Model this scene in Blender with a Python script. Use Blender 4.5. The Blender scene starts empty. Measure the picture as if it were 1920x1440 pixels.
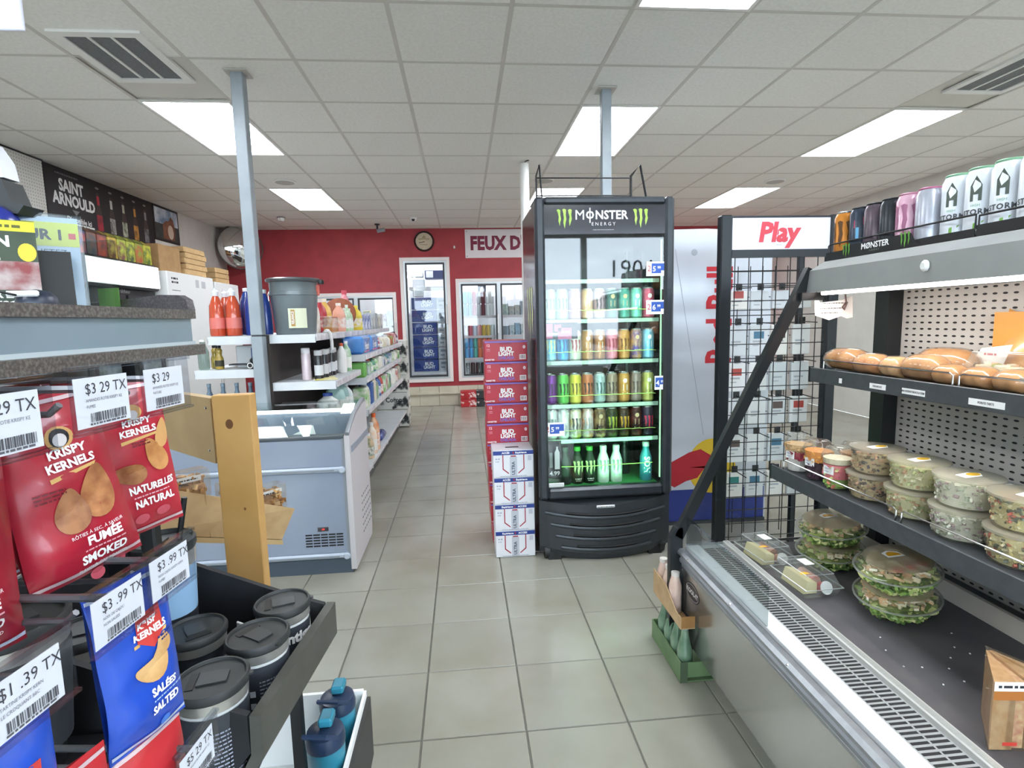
import bpy, math, random
from mathutils import Matrix, Vector
V = Vector
RN = random.Random(11)
sc = bpy.context.scene
col = sc.collection

# ---------------------------------------------------------------- camera
F, YAW, PITCH, ROLL, EYE = 1010.3, .0876, .1175, -.024, 1.4194
cy, sy, cp, sp, cr, sr = math.cos(YAW), math.sin(YAW), math.cos(PITCH), math.sin(PITCH), math.cos(ROLL), math.sin(ROLL)
fw = V((sy * cp, cy * cp, -sp)); rt = V((cy, -sy, 0)); up = rt.cross(fw)
r2 = rt * cr + up * sr; u2 = -rt * sr + up * cr
cam = bpy.data.cameras.new('camera'); cam.sensor_width = 36; cam.lens = F / 1920 * 36
cam.clip_start = .03; cam.clip_end = 60
camo = bpy.data.objects.new('camera', cam); col.objects.link(camo)
M = Matrix.Identity(4)
for i in range(3):
    M[i][0], M[i][1], M[i][2] = r2[i], u2[i], -fw[i]
M[2][3] = EYE
camo.matrix_world = M
sc.camera = camo
# ---------------------------------------------------------------- world, exposure
wd = bpy.data.worlds.new('daylight'); sc.world = wd; wd.use_nodes = True
bg = wd.node_tree.nodes['Background']; bg.inputs[0].default_value = (.80, .90, 1, 1); bg.inputs[1].default_value = 5.5
vs = sc.view_settings; vs.view_transform = 'Standard'; vs.look = 'None'; vs.gamma = 1; vs.use_curve_mapping = False
vs.exposure = 0.9
sc.cycles.use_denoising = True
sc.cycles.max_bounces = 8; sc.cycles.diffuse_bounces = 6; sc.cycles.glossy_bounces = 3; sc.cycles.transparent_max_bounces = 14; sc.cycles.caustics_reflective = False; sc.cycles.caustics_refractive = False; sc.cycles.use_adaptive_sampling = True; sc.cycles.adaptive_threshold = .12; sc.cycles.adaptive_min_samples = 16; sc.cycles.sample_clamp_indirect = 6
LAMP = 10.5      # emission of the ceiling panels

# ---------------------------------------------------------------- helpers
def lin(h):
    h = h.lstrip('#')
    o = []
    for i in (0, 2, 4):
        c = int(h[i:i + 2], 16) / 255
        o.append(c / 12.92 if c <= .04045 else ((c + .055) / 1.055) ** 2.4)
    return (*o, 1)
MATS = {}
def mat(hx, rough=.5, metal=0., n2=None, ns=20., bump=0., emit=0., coat=0., co='Object', rnd=0., thr=None, spec=None):
    key = ('m', hx, rough, metal, n2, ns, bump, emit, coat, co, rnd, thr, spec)
    if key in MATS: return MATS[key]
    m = bpy.data.materials.new('mat_' + hx); m.use_nodes = True
    nt = m.node_tree; b = nt.nodes['Principled BSDF']
    c = lin(hx); b.inputs['Base Color'].default_value = c
    b.inputs['Roughness'].default_value = rough; b.inputs['Metallic'].default_value = metal
    if coat: b.inputs['Coat Weight'].default_value = coat; b.inputs['Coat Roughness'].default_value = .08
    if spec is not None: b.inputs['Specular IOR Level'].default_value = spec
    m.diffuse_color = c
    if n2 or bump:
        tc = nt.nodes.new('ShaderNodeTexCoord'); no = nt.nodes.new('ShaderNodeTexNoise')
        no.inputs['Scale'].default_value = ns; no.inputs['Detail'].default_value = 5
        if co == 'World':
            ge = nt.nodes.new('ShaderNodeNewGeometry'); nt.links.new(ge.outputs['Position'], no.inputs['Vector'])
        else: nt.links.new(tc.outputs[co], no.inputs['Vector'])
        if n2:
            r = nt.nodes.new('ShaderNodeValToRGB')
            a, bb = thr or (.35, .65)
            r.color_ramp.elements[0].position = a; r.color_ramp.elements[1].position = bb
            r.color_ramp.elements[0].color = c; r.color_ramp.elements[1].color = lin(n2)
            nt.links.new(no.outputs['Fac'], r.inputs['Fac']); out = r.outputs['Color']
            if rnd:
                oi = nt.nodes.new('ShaderNodeObjectInfo'); hs = nt.nodes.new('ShaderNodeHueSaturation')
                mp = nt.nodes.new('ShaderNodeMapRange'); mp.inputs['To Min'].default_value = 1 - rnd; mp.inputs['To Max'].default_value = 1 + rnd
                nt.links.new(oi.outputs['Random'], mp.inputs['Value']); nt.links.new(mp.outputs[0], hs.inputs['Value'])
                nt.links.new(out, hs.inputs['Color']); out = hs.outputs['Color']
            nt.links.new(out, b.inputs['Base Color'])
        if bump:
            bm = nt.nodes.new('ShaderNodeBump'); bm.inputs['Strength'].default_value = bump; bm.inputs['Distance'].default_value = .004
            nt.links.new(no.outputs['Fac'], bm.inputs['Height']); nt.links.new(bm.outputs[0], b.inputs['Normal'])
    if emit:
        b.inputs['Emission Color'].default_value = c; b.inputs['Emission Strength'].default_value = emit
    MATS[key] = m
    return m
def glass(tint='ffffff', ior=1.45, rough=.02, gl='ffffff', haze=None, hz=.3):
    """thin clear sheet: tinted see-through with a Schlick sheen; haze adds a frosted share"""
    key = ('g', tint, ior, rough, gl, haze, hz)
    if key in MATS: return MATS[key]
    m = bpy.data.materials.new('glass_' + tint); m.use_nodes = True; nt = m.node_tree
    for n in list(nt.nodes):
        if n.type != 'OUTPUT_MATERIAL': nt.nodes.remove(n)
    o = [n for n in nt.nodes if n.type == 'OUTPUT_MATERIAL'][0]
    t = nt.nodes.new('ShaderNodeBsdfTransparent'); t.inputs[0].default_value = lin(tint)
    g = nt.nodes.new('ShaderNodeBsdfGlossy'); g.inputs['Roughness'].default_value = rough; g.inputs[0].default_value = lin(gl)
    lw = nt.nodes.new('ShaderNodeLayerWeight'); lw.inputs[0].default_value = .5
    f0 = ((ior - 1) / (ior + 1)) ** 2
    pw = nt.nodes.new('ShaderNodeMath'); pw.operation = 'POWER'; pw.inputs[1].default_value = 4; nt.links.new(lw.outputs['Facing'], pw.inputs[0])
    ma = nt.nodes.new('ShaderNodeMath'); ma.operation = 'MULTIPLY_ADD'; ma.inputs[1].default_value = .6; ma.inputs[2].default_value = f0; nt.links.new(pw.outputs[0], ma.inputs[0])
    x = nt.nodes.new('ShaderNodeMixShader'); base = t.outputs[0]
    if haze:
        d = nt.nodes.new('ShaderNodeBsdfDiffuse'); d.inputs[0].default_value = lin(haze); tl = nt.nodes.new('ShaderNodeBsdfTranslucent'); tl.inputs[0].default_value = lin(haze)
        x1 = nt.nodes.new('ShaderNodeMixShader'); x1.inputs[0].default_value = .5; nt.links.new(d.outputs[0], x1.inputs[1]); nt.links.new(tl.outputs[0], x1.inputs[2])
        x2 = nt.nodes.new('ShaderNodeMixShader'); x2.inputs[0].default_value = hz; nt.links.new(base, x2.inputs[1]); nt.links.new(x1.outputs[0], x2.inputs[2]); base = x2.outputs[0]
    nt.links.new(ma.outputs[0], x.inputs[0]); nt.links.new(base, x.inputs[1]); nt.links.new(g.outputs[0], x.inputs[2])
    nt.links.new(x.outputs[0], o.inputs[0]); m.diffuse_color = lin(tint)[:3] + (.2,)
    MATS[key] = m
    return m
def dots(base, hole, pu, pv, ru, rv, au=1, av=2, stagger=0, rough=.6):
    """a panel with rows of small holes: world position along axes au/av, pitch pu/pv, half sizes ru/rv"""
    m = bpy.data.materials.new('perforated_' + base); m.use_nodes = True; nt = m.node_tree; b = nt.nodes['Principled BSDF']
    ge = nt.nodes.new('ShaderNodeNewGeometry'); sx = nt.nodes.new('ShaderNodeSeparateXYZ'); nt.links.new(ge.outputs['Position'], sx.inputs[0])
    def mth(op, a, c=None):
        n = nt.nodes.new('ShaderNodeMath'); n.operation = op
        for k, x in enumerate((a, c)):
            if x is None: continue
            if isinstance(x, (int, float)): n.inputs[k].default_value = x
            else: nt.links.new(x, n.inputs[k])
        return n.outputs[0]
    e = []
    for ax, p, r in ((au, pu, ru), (av, pv, rv)):
        q = mth('FRACT', mth('DIVIDE', sx.outputs[ax], p)); d = mth('MULTIPLY', mth('SUBTRACT', q, .5), p / r); e.append(mth('MULTIPLY', d, d))
    lt = mth('LESS_THAN', mth('ADD', e[0], e[1]), 1.0)
    mx = nt.nodes.new('ShaderNodeMix'); mx.data_type = 'RGBA'; nt.links.new(lt, mx.inputs['Factor'])
    mx.inputs['A'].default_value = lin(base); mx.inputs['B'].default_value = lin(hole)
    nt.links.new(mx.outputs['Result'], b.inputs['Base Color']); b.inputs['Roughness'].default_value = rough
    return m

OFF = {}
class MB:
    def __init__(s): s.v = []; s.f = []; s.m = []
    def poly(s, pts, mi=0):
        n = len(s.v); s.v += [tuple(p) for p in pts]; s.f.append(tuple(range(n, n + len(pts)))); s.m.append(mi); return s
    def box(s, x0, x1, y0, y1, z0, z1, mi=0, c=0):
        if x0 > x1: x0, x1 = x1, x0
        if y0 > y1: y0, y1 = y1, y0
        if z0 > z1: z0, z1 = z1, z0
        n = len(s.v)
        if c <= 0:
            s.v += [(x, y, z) for z in (z0, z1) for y in (y0, y1) for x in (x0, x1)]
            for f in ((0, 2, 3, 1), (4, 5, 7, 6), (0, 1, 5, 4), (2, 6, 7, 3), (0, 4, 6, 2), (1, 3, 7, 5)):
                s.f.append(tuple(n + i for i in f)); s.m.append(mi)
            return s
        c = min(c, (x1 - x0) / 2.1, (y1 - y0) / 2.1, (z1 - z0) / 2.1)
        b = ((x0, x1), (y0, y1), (z0, z1)); idx = {}
        for sx in (0, 1):
            for sy_ in (0, 1):
                for sz in (0, 1):
                    sg = (sx, sy_, sz)
                    for ax in range(3):
                        p = [b[k][sg[k]] + (0 if k == ax else (c if sg[k] == 0 else -c)) for k in range(3)]
                        idx[(sg, ax)] = len(s.v); s.v.append(tuple(p))
        def add(l):
            s.f.append(tuple(l)); s.m.append(mi)
        for ax in range(3):
            o = [k for k in range(3) if k != ax]
            for e in (0, 1):
                l = []
                for p, q in ((0, 0), (1, 0), (1, 1), (0, 1)):
                    sg = [0, 0, 0]; sg[ax] = e; sg[o[0]] = p; sg[o[1]] = q; l.append(idx[(tuple(sg), ax)])
                flip = (e == 0) ^ (ax == 1)
                add(l[::-1] if flip else l)
        for ax in range(3):
            o = [k for k in range(3) if k != ax]
            for p in (0, 1):
                for q in (0, 1):
                    g = [0, 0, 0]; g[o[0]] = p; g[o[1]] = q; h = list(g); g[ax] = 0; h[ax] = 1
                    l = [idx[(tuple(g), o[0])], idx[(tuple(h), o[0])], idx[(tuple(h), o[1])], idx[(tuple(g), o[1])]]
                    add(l)
        for k in [(a, b_, d) for a in (0, 1) for b_ in (0, 1) for d in (0, 1)]:
            add([idx[(k, 0)], idx[(k, 1)], idx[(k, 2)]])
        return s
    def prism(s, poly, a, b, ax='y', mi=0):
        def P(p, t): return {'x': (t, p[0], p[1]), 'y': (p[0], t, p[1]), 'z': (p[0], p[1], t)}[ax]
        n = len(s.v); k = len(poly)
        s.v += [P(p, a) for p in poly] + [P(p, b) for p in poly]
        s.f.append(tuple(range(n, n + k))[::-1]); s.f.append(tuple(range(n + k, n + 2 * k))); s.m += [mi, mi]
        for i in range(k):
            j = (i + 1) % k; s.f.append((n + i, n + j, n + k + j, n + k + i)); s.m.append(mi)
        return s
    def lathe(s, prof, n=20, cx=0, cy=0, cz=0, mi=0, sx=1, sy=1, capb=True, capt=True, mis=None):
        base = len(s.v)
        for r, z in prof:
            for i in range(n):
                a = 2 * math.pi * i / n; s.v.append((cx + r * sx * math.cos(a), cy + r * sy * math.sin(a), cz + z))
        for k in range(len(prof) - 1):
            for i in range(n):
                j = (i + 1) % n
                s.f.append((base + k * n + i, base + k * n + j, base + (k + 1) * n + j, base + (k + 1) * n + i)); s.m.append(mis[k] if mis else mi)
        if capb: s.f.append(tuple(range(base, base + n))[::-1]); s.m.append(mis[0] if mis else mi)
        if capt: q = base + (len(prof) - 1) * n; s.f.append(tuple(range(q, q + n))); s.m.append(mis[-1] if mis else mi)
        return s
    def tube(s, pts, r=.003, n=6, mi=0, closed=False):
        pts = [V(p) for p in pts]; k = len(pts); base = len(s.v); prev = None
        for i, p in enumerate(pts):
            a = pts[(i - 1) % k] if (closed or i > 0) else p; b = pts[(i + 1) % k] if (closed or i < k - 1) else p
            d = (b - a); d = d.normalized() if d.length > 1e-9 else V((0, 0, 1))
            if prev is None:
                q = V((0, 0, 1)) if abs(d.z) < .9 else V((1, 0, 0)); u = d.cross(q).normalized()
            else:
                u = prev - d * prev.dot(d); u = u.normalized() if u.length > 1e-6 else d.orthogonal().normalized()
            prev = u; w = d.cross(u)
            for j in range(n):
                t = 2 * math.pi * j / n; s.v.append(tuple(p + u * (r * math.cos(t)) + w * (r * math.sin(t))))
        for i in range(k if closed else k - 1):
            i2 = (i + 1) % k
            for j in range(n):
                j2 = (j + 1) % n; s.f.append((base + i * n + j, base + i * n + j2, base + i2 * n + j2, base + i2 * n + j)); s.m.append(mi)
        if not closed:
            s.f.append(tuple(range(base, base + n))[::-1]); s.f.append(tuple(range(base + (k - 1) * n, base + k * n))); s.m += [mi, mi]
        return s
    def xf(s, m):
        s.v = [tuple(m @ V(p)) for p in s.v]; return s
    def mesh(s, name, mats=None, smooth=None):
        me = bpy.data.meshes.new(name); me.from_pydata(s.v, [], s.f)
        for m in (mats if isinstance(mats, (list, tuple)) else [mats]):
            me.materials.append(m)
        me.polygons.foreach_set('material_index', s.m)
        if smooth is not None:
            me.polygons.foreach_set('use_smooth', [True] * len(s.f)); me.set_sharp_from_angle(angle=math.radians(smooth))
        me.update(); return me
    def build(s, name, mats, parent=None, smooth=None, world=True):
        if parent is not None and world and parent in OFF:
            o = OFF[parent]; s.v = [(p[0] - o[0], p[1] - o[1], p[2] - o[2]) for p in s.v]
        return put(name, s.mesh(name, mats, smooth), None, parent)
def put(name, me, m=None, parent=None, loc=(0, 0, 0), rot=(0, 0, 0), scale=(1, 1, 1)):
    o = bpy.data.objects.new(name, me); col.objects.link(o); o.location = loc; o.rotation_euler = rot; o.scale = scale
    if m is not None:
        o.material_slots[0].link = 'OBJECT'; o.material_slots[0].material = m
    if parent is not None:
        o.parent = parent
        if parent in OFF: OFF[o] = OFF[parent]
    return o
def tag(o, label, cat, group=None):
    o['label'] = label; o['category'] = cat
    if group: o['group'] = group
    return o
def thing(name, label, cat, loc=(0, 0, 0), group=None, rz=0, world=True):
    o = bpy.data.objects.new(name, None); o.empty_display_size = .05; col.objects.link(o)
    o.location = loc; o.rotation_euler = (0, 0, rz)
    if world: OFF[o] = tuple(loc)
    return tag(o, label, cat, group)
def struct(o):
    o['kind'] = 'structure'; return o
def stuff(o):
    o['kind'] = 'stuff'; return o
# decal placement: functions (x, y, h) -> point
AX = {'-y': ((1, 0, 0), (0, 0, 1)), '+x': ((0, 1, 0), (0, 0, 1)), '-x': ((0, -1, 0), (0, 0, 1)), '+z': ((1, 0, 0), (0, 1, 0)), '+y': ((-1, 0, 0), (0, 0, 1)), '-z': ((1, 0, 0), (0, -1, 0))}
def plane(o, face='-y', xs=1., rot=0., xd=None, yd=None, sh=0.):
    if xd is None: xd, yd = AX[face]
    xd = V(xd); yd = V(yd)
    if rot: xd, yd = xd * math.cos(rot) + yd * math.sin(rot), -xd * math.sin(rot) + yd * math.cos(rot)
    nn = xd.cross(yd).normalized(); o = V(o)
    return lambda x, y, h=0: o + xd * ((x + sh * y) * xs) + yd * y + nn * h
def cylp(cx, cy, z0, r, phi, rot=0., xs=1.):
    c, s_ = math.cos(rot), math.sin(rot)
    def f(x, y, h=0):
        x *= xs
        x, y = x * c - y * s_, x * s_ + y * c
        a = phi + x / r; return V((cx + (r + h) * math.cos(a), cy + (r + h) * math.sin(a), z0 + y))
    return f
TXT = []
def text(s, size, m, parent, place, align='CENTER', off=0., name='lettering', h=.0006, sp=1.):
    TXT.append((s, size, m, parent, place, align, off, name, h, sp))
def decal(name, pts, m, parent, place, h=.0005, fan=True):
    b = MB(); P = [place(x, y, h) for x, y in pts]
    if fan:
        cx = sum(p[0] for p in pts) / len(pts); cy_ = sum(p[1] for p in pts) / len(pts); c = place(cx, cy_, h)
        for i in range(len(P)): b.poly([c, P[i], P[(i + 1) % len(P)]])
    else: b.poly(P)
    return b.build(name, m, parent)
def decals(name, polys, m, parent, place, h=.0005):
    b = MB()
    for pts in polys: b.poly([place(x, y, h) for x, y in pts])
    return b.build(name, m, parent)
def rect(x0, y0, x1, y1): return [(x0, y0), (x1, y0), (x1, y1), (x0, y1)]
def ell(cx, cy, a, b, n=20, rot=0.):
    return [(cx + a * math.cos(t) * math.cos(rot) - b * math.sin(t) * math.sin(rot), cy + a * math.cos(t) * math.sin(rot) + b * math.sin(t) * math.cos(rot)) for t in [2 * math.pi * i / n for i in range(n)]]
def barcode(w, h, m, parent, place, n=16, seed=1):
    r = random.Random(seed); x = -w / 2; L = []
    while x < w / 2:
        d = w / n * r.choice((.3, .5, .9)); L.append(rect(x, -h / 2, min(x + d, w / 2), h / 2)); x += d + w / n * r.choice((.3, .6))
    return decals('barcode', L, m, parent, place, .0007)
def lines(rows, m, parent, place, seed=1, name='small_print'):
    """rows: (x0, x1, y, height): lines of print too small to read, as runs of short dashes"""
    r = random.Random(seed); L = []
    for x0, x1, y, hh in rows:
        x = x0
        while x < x1:
            d = hh * r.choice((1.2, 2.2, 3.)); L.append(rect(x, y, min(x + d, x1), y + hh)); x += d + hh * .6
    return decals(name, L, m, parent, place, .0007)
CLAW = [[(-.40, .46), (-.30, .5), (-.20, .44), (-.21, .2), (-.17, 0), (-.22, -.2), (-.24, -.36), (-.31, -.1), (-.29, .1), (-.33, .3)],
        [(-.10, .48), (0, .52), (.10, .47), (.08, .2), (.11, 0), (.06, -.25), (.02, -.5), (-.05, -.2), (-.02, .05), (-.05, .3)],
        [(.20, .45), (.30, .5), (.40, .46), (.37, .2), (.40, 0), (.34, -.2), (.28, -.36), (.25, -.1), (.28, .1), (.23, .3)]]
def claw(size, m, parent, place, h=.0006):
    return decals('claw_emblem', [[(x * size, y * size) for x, y in p] for p in CLAW], m, parent, place, h)
def flush_text():
    jobs = []; cache = {}
    for s, size, m, par, place, al, off, name, h, sp_ in TXT:
        k = (s, size, al, off, sp_)
        if k not in cache:
            c = bpy.data.curves.new('t', 'FONT'); c.body = s; c.size = size; c.align_x = al; c.align_y = 'CENTER'; c.offset = off
            c.resolution_u = 2; c.space_character = sp_; c.fill_mode = 'FRONT'
            o = bpy.data.objects.new('t', c); col.objects.link(o); cache[k] = o
    dg = bpy.context.evaluated_depsgraph_get(); dg.update(); geo = {}
    for k, o in cache.items():
        me = o.evaluated_get(dg).to_mesh(); geo[k] = ([v.co.copy() for v in me.vertices], [tuple(p.vertices) for p in me.polygons])
    for o in cache.values():
        c = o.data; bpy.data.objects.remove(o); bpy.data.curves.remove(c)
    for s, size, m, par, place, al, off, name, h, sp_ in TXT:
        v, f = geo[(s, size, al, off, sp_)]
        b = MB(); b.v = [tuple(place(p.x, p.y, h)) for p in v]; b.f = f; b.m = [0] * len(f); b.build(name, m, par)
ORD = ['first', 'second', 'third', 'fourth', 'fifth', 'sixth', 'seventh', 'eighth', 'ninth', 'tenth', 'eleventh', 'twelfth']

# common materials
WHITE = mat('e9e9e6', .5); PAPER = mat('f2f2f0', .6); INK = mat('222226', .6); BLACK = mat('161719', .45); DARK = mat('2a2d32', .4, n2='24262b', ns=40)
STEEL = mat('b4b7b8', .28, 1., n2='a2a5a6', ns=60); CHROME = mat('d8d8d6', .12, 1.); RED = mat('b51d2b', .5); GREYM = mat('8b9095', .4)
CLEAR = glass('f6f8f8', 1.35, .03); SILVER = mat('c9ccd0', .25, .9)
# ================================================================ the room
XL, XR, YF, YB, CZ = -3.75, 5.42, -3.2, 9.22, 2.957
T, TX, TY = .3614, -.189, 3.1572
floor = struct(MB().box(XL, XR, YF, YB + .1, -.05, -.006).build('floor', mat('77756d', .8, n2='6a685f', ns=30)))
tm = mat('9b9a8f', .22, n2='8d897b', ns=2.2, co='World', rnd=.035, thr=(.38, .72), coat=.25)
tile = MB()
g = .0022; h2 = T / 2 - g
tile.poly([(-h2 + .002, -h2 + .002, 0), (h2 - .002, -h2 + .002, 0), (h2 - .002, h2 - .002, 0), (-h2 + .002, h2 - .002, 0)])
for a, b in (((-1, -1), (1, -1)), ((1, -1), (1, 1)), ((1, 1), (-1, 1)), ((-1, 1), (-1, -1))):
    i = h2 - .002
    tile.poly([(a[0] * h2, a[1] * h2, -.005), (b[0] * h2, b[1] * h2, -.005), (b[0] * i, b[1] * i, 0), (a[0] * i, a[1] * i, 0)])
tme = tile.mesh('tile', tm)
rest = MB()
for i in range(-11, 17):
    for j in range(-19, 18):
        x0, x1 = max(XL, TX + i * T), min(XR, TX + (i + 1) * T); y0, y1 = max(YF, TY + j * T), min(YB, TY + (j + 1) * T)
        if x1 - x0 < .02 or y1 - y0 < .02: continue
        if -4 <= i <= 4 and j >= -7:
            o = put('tile', tme, None, floor, ((x0 + x1) / 2, (y0 + y1) / 2, 0), (0, 0, 0), ((x1 - x0) / T, (y1 - y0) / T, 1))
        else: rest.poly([(x0 + g, y0 + g, -.0005), (x1 - g, y0 + g, -.0005), (x1 - g, y1 - g, -.0005), (x0 + g, y1 - g, -.0005)])
stuff(rest.build('tile_field', tm, floor))

# ceiling: 2 ft lay-in panels on a T-bar grid
G, CX, CY = .6096, -2.1452, 4.0506
ceil = struct(MB().box(XL, XR, YF, YB + .1, CZ + .012, CZ + .05).build('ceiling', mat('d6d3cc', .9)))
pm = mat('efeeea', .95, n2='e7e6e1', ns=55, bump=.05, rnd=.02); bm_ = mat('cfccc6', .7)
ptop = G / 2 - .004
pme = MB().box(-ptop, ptop, -ptop, ptop, .002, .010).mesh('panel', pm)
LIGHTS = [(0, 0), (0, 4), (5, 0), (5, 4), (9, 0), (9, 4), (0, -4), (5, -4), (9, -4), (0, -8), (5, -8), (9, -8)]
used = {(i, j + k) for i, j in LIGHTS for k in (0, 1)} | {(0, -1), (9, -1)}
prest = MB()
for i in range(-3, 13):
    for j in range(-12, 9):
        x0, x1 = max(XL, CX + i * G), min(XR, CX + (i + 1) * G); y0, y1 = max(YF, CY + j * G), min(YB, CY + (j + 1) * G)
        if x1 - x0 < .03 or y1 - y0 < .03 or (i, j) in used: continue
        if j >= -3: put('panel', pme, None, ceil, ((x0 + x1) / 2, (y0 + y1) / 2, CZ), (0, 0, 0), ((x1 - x0) / G, (y1 - y0) / G, 1))
        else: prest.box(x0 + .004, x1 - .004, y0 + .004, y1 - .004, CZ + .002, CZ + .010)
stuff(prest.build('panel_field', pm, ceil))
for i in range(-2, 13):
    x = CX + i * G
    if XL < x < XR: MB().box(x - .012, x + .012, YF, YB, CZ, CZ + .0018).build('grid_bar', bm_, ceil)
for j in range(-11, 9):
    y = CY + j * G
    if YF < y < YB: MB().box(XL, XR, y - .012, y + .012, CZ + .0003, CZ + .0016).build('grid_bar', bm_, ceil)
em = mat('f3f8ff', .6, emit=LAMP)
lname = {(0, 0): 'above the grey post over the freezer', (0, 4): 'above the cleaning-product shelves at the red wall', (5, 0): 'behind the post above the drinks fridge',
         (5, 4): 'at the back over the top of the drinks fridge', (9, 0): 'above the cold food case by the white side wall', (9, 4): 'at the back above the accessory rack',
         (5, -4): 'cut off by the top of the picture'}
for i, j in LIGHTS:
    x0, y0 = CX + i * G, CY + j * G
    t = thing('ceiling_light', 'lit ceiling panel light ' + lname.get((i, j), 'over the shop front, ' + {(0, -4): 'above the checkout counter', (9, -4): 'above the near food case end', (0, -8): 'beyond the counter by the window', (5, -8): 'over the entrance aisle by the window', (9, -8): 'by the window corner opposite the counter'}.get((i, j), '')), 'ceiling light', (x0 + G / 2, y0 + G, CZ), 'panel lights in the ceiling grid')
    e = MB(); a, b = x0 + .004, x0 + G - .004; c, d = y0 + .004, y0 + 2 * G - .004
    e.box(a, b, c, c + .02, CZ - .004, CZ + .01).box(a, b, d - .02, d, CZ - .004, CZ + .01).box(a, a + .02, c + .02, d - .02, CZ - .004, CZ + .01).box(b - .02, b, c + .02, d - .02, CZ - .004, CZ + .01)
    e.build('frame', WHITE, t)
    MB().box(a + .02, b - .02, c + .02, d - .02, CZ - .001, CZ + .008).build('diffuser', em, t)
# ceiling vents
for x0, y0, lab in ((-2.03, 3.2, 'white three-bay ceiling air vent near the grey post over the freezer'), (3.49, 3.2, 'white three-bay ceiling air vent above the cold food case')):
    t = thing('ceiling_vent', lab, 'air vent', (x0 + .18, y0 + .25, CZ), 'ceiling vents')
    w, d = .36, .5
    f = MB(); f.box(x0 - .05, x0, y0 - .05, y0 + d + .05, CZ - .012, CZ + .004).box(x0 + w, x0 + w + .05, y0 - .05, y0 + d + .05, CZ - .012, CZ + .004)
    f.box(x0, x0 + w, y0 - .05, y0, CZ - .012, CZ + .004).box(x0, x0 + w, y0 + d, y0 + d + .05, CZ - .012, CZ + .004)
    f.build('frame', WHITE, t)
    MB().box(x0, x0 + w, y0, y0 + d, CZ - .004, CZ - .001).build('grille', mat('6f7176', .6, n2='646669', ns=80), t)
    for k in (1, 2): MB().box(x0 + w * k / 3 - .008, x0 + w * k / 3 + .008, y0, y0 + d, CZ - .010, CZ - .0041).build('divider', WHITE, t)
for x, y, lab in ((-1.856, 6.2, 'round white ceiling speaker in front of the panel light by the red wall'), (3.675, 6.2, 'round white ceiling speaker by the accessory rack light'), (.95, 6.15, 'round white ceiling speaker above the drinks fridge rack')):
    t = thing('ceiling_speaker', lab, 'speaker', (x, y, CZ), 'ceiling speakers')
    MB().lathe([(.115, 0), (.115, -.006), (.10, -.012)], 24, x, y, CZ).build('rim', WHITE, t, 40)
    MB().lathe([(.098, -.0121), (.06, -.015), (.0, -.016)], 24, x, y, CZ).build('grille', mat('b9b7b2', .7), t, 40)
t = thing('dome_camera', 'white ceiling security camera with a black lens above the wall clock', 'camera', (-.674, 8.264, CZ))
MB().lathe([(.055, 0), (.055, -.02), (.045, -.05), (.0, -.065)], 20, -.674, 8.264, CZ).build('housing', WHITE, t, 40)
MB().lathe([(.022, 0), (.022, .012), (.0, .013)], 14).xf(Matrix.Translation((-.674, 8.222, CZ - .04)) @ Matrix.Rotation(math.radians(70), 4, 'X')).build('lens', BLACK, t, 40)
t = thing('wall_camera', 'small grey bracket security camera hanging near the red wall', 'camera', (-1.276, 8.762, CZ))
MB().lathe([(.04, 0), (.04, -.015), (.015, -.02), (.015, -.09), (.0, -.09)], 12, -1.276, 8.762, CZ).build('bracket', DARK, t, 40)
MB().lathe([(.028, -.06), (.03, .06)], 12).xf(Matrix.Translation((-1.22, 8.74, CZ - .1)) @ Matrix.Rotation(math.radians(80), 4, 'Y')).build('barrel', GREYM, t, 40)
t = thing('motion_sensor', 'small white motion sensor on the ceiling beside the convex mirror', 'sensor', (-2.537, 8.192, CZ))
MB().lathe([(.05, 0), (.05, -.02), (.035, -.05), (.0, -.06)], 16, -2.537, 8.192, CZ).build('dome', WHITE, t, 40)
MB().lathe([(.058, 0), (.058, -.008)], 16, -2.537, 8.192, CZ).build('collar', GREYM, t, 40)

# walls
wm = mat('d9d7d1', .8, n2='d2d0ca', ns=6, co='World'); redw = mat('a8363d', .62, n2='9c3138', ns=5, co='World', bump=.03)
struct(MB().box(XL - .1, XL, YF, YB + .1, 0, CZ + .05).build('wall_left', wm))
struct(MB().box(XR, XR + .1, YF, YB + .1, 0, CZ + .05).build('wall_right', wm))
OPEN = [(-2.42, -1.10, .42, 1.92), (-1.0, -.20, .42, 2.48), (-.09, 2.25, .42, 2.12)]
b = MB(); xs = [XL]
for x0, x1, z0, z1 in OPEN:
    b.box(xs[-1], x0, YB, YB + .1, 0, CZ + .06); b.box(x0, x1, YB, YB + .1, 0, z0); b.box(x0, x1, YB, YB + .1, z1, CZ + .06); xs.append(x1)
b.box(xs[-1], XR, YB, YB + .1, 0, CZ + .06)
struct(b.build('wall_back', redw))
bb = struct(MB().box(XL, XR, YB - .012, YB - .0005, 0, .335).build('baseboard_back', mat('8d887b', .8)))
kt = mat('d3cdbb', .35, n2='c6bfab', ns=4, co='World', rnd=.03)
for k in range(28):
    x = XL + .01 + k * .33
    if not -1.4 < x < 1.2: continue
    MB().box(x, x + .325, YB - .022, YB - .0121, .002, .21, 0, .003).build('tile', kt, bb); MB().box(x, x + .325, YB - .022, YB - .0121, .215, .33, 0, .003).build('tile', kt, bb)
MB().box(-1.2, -.1, YB - .06, YB - .0221, .2, .225).build('ledge', kt, bb)
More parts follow.
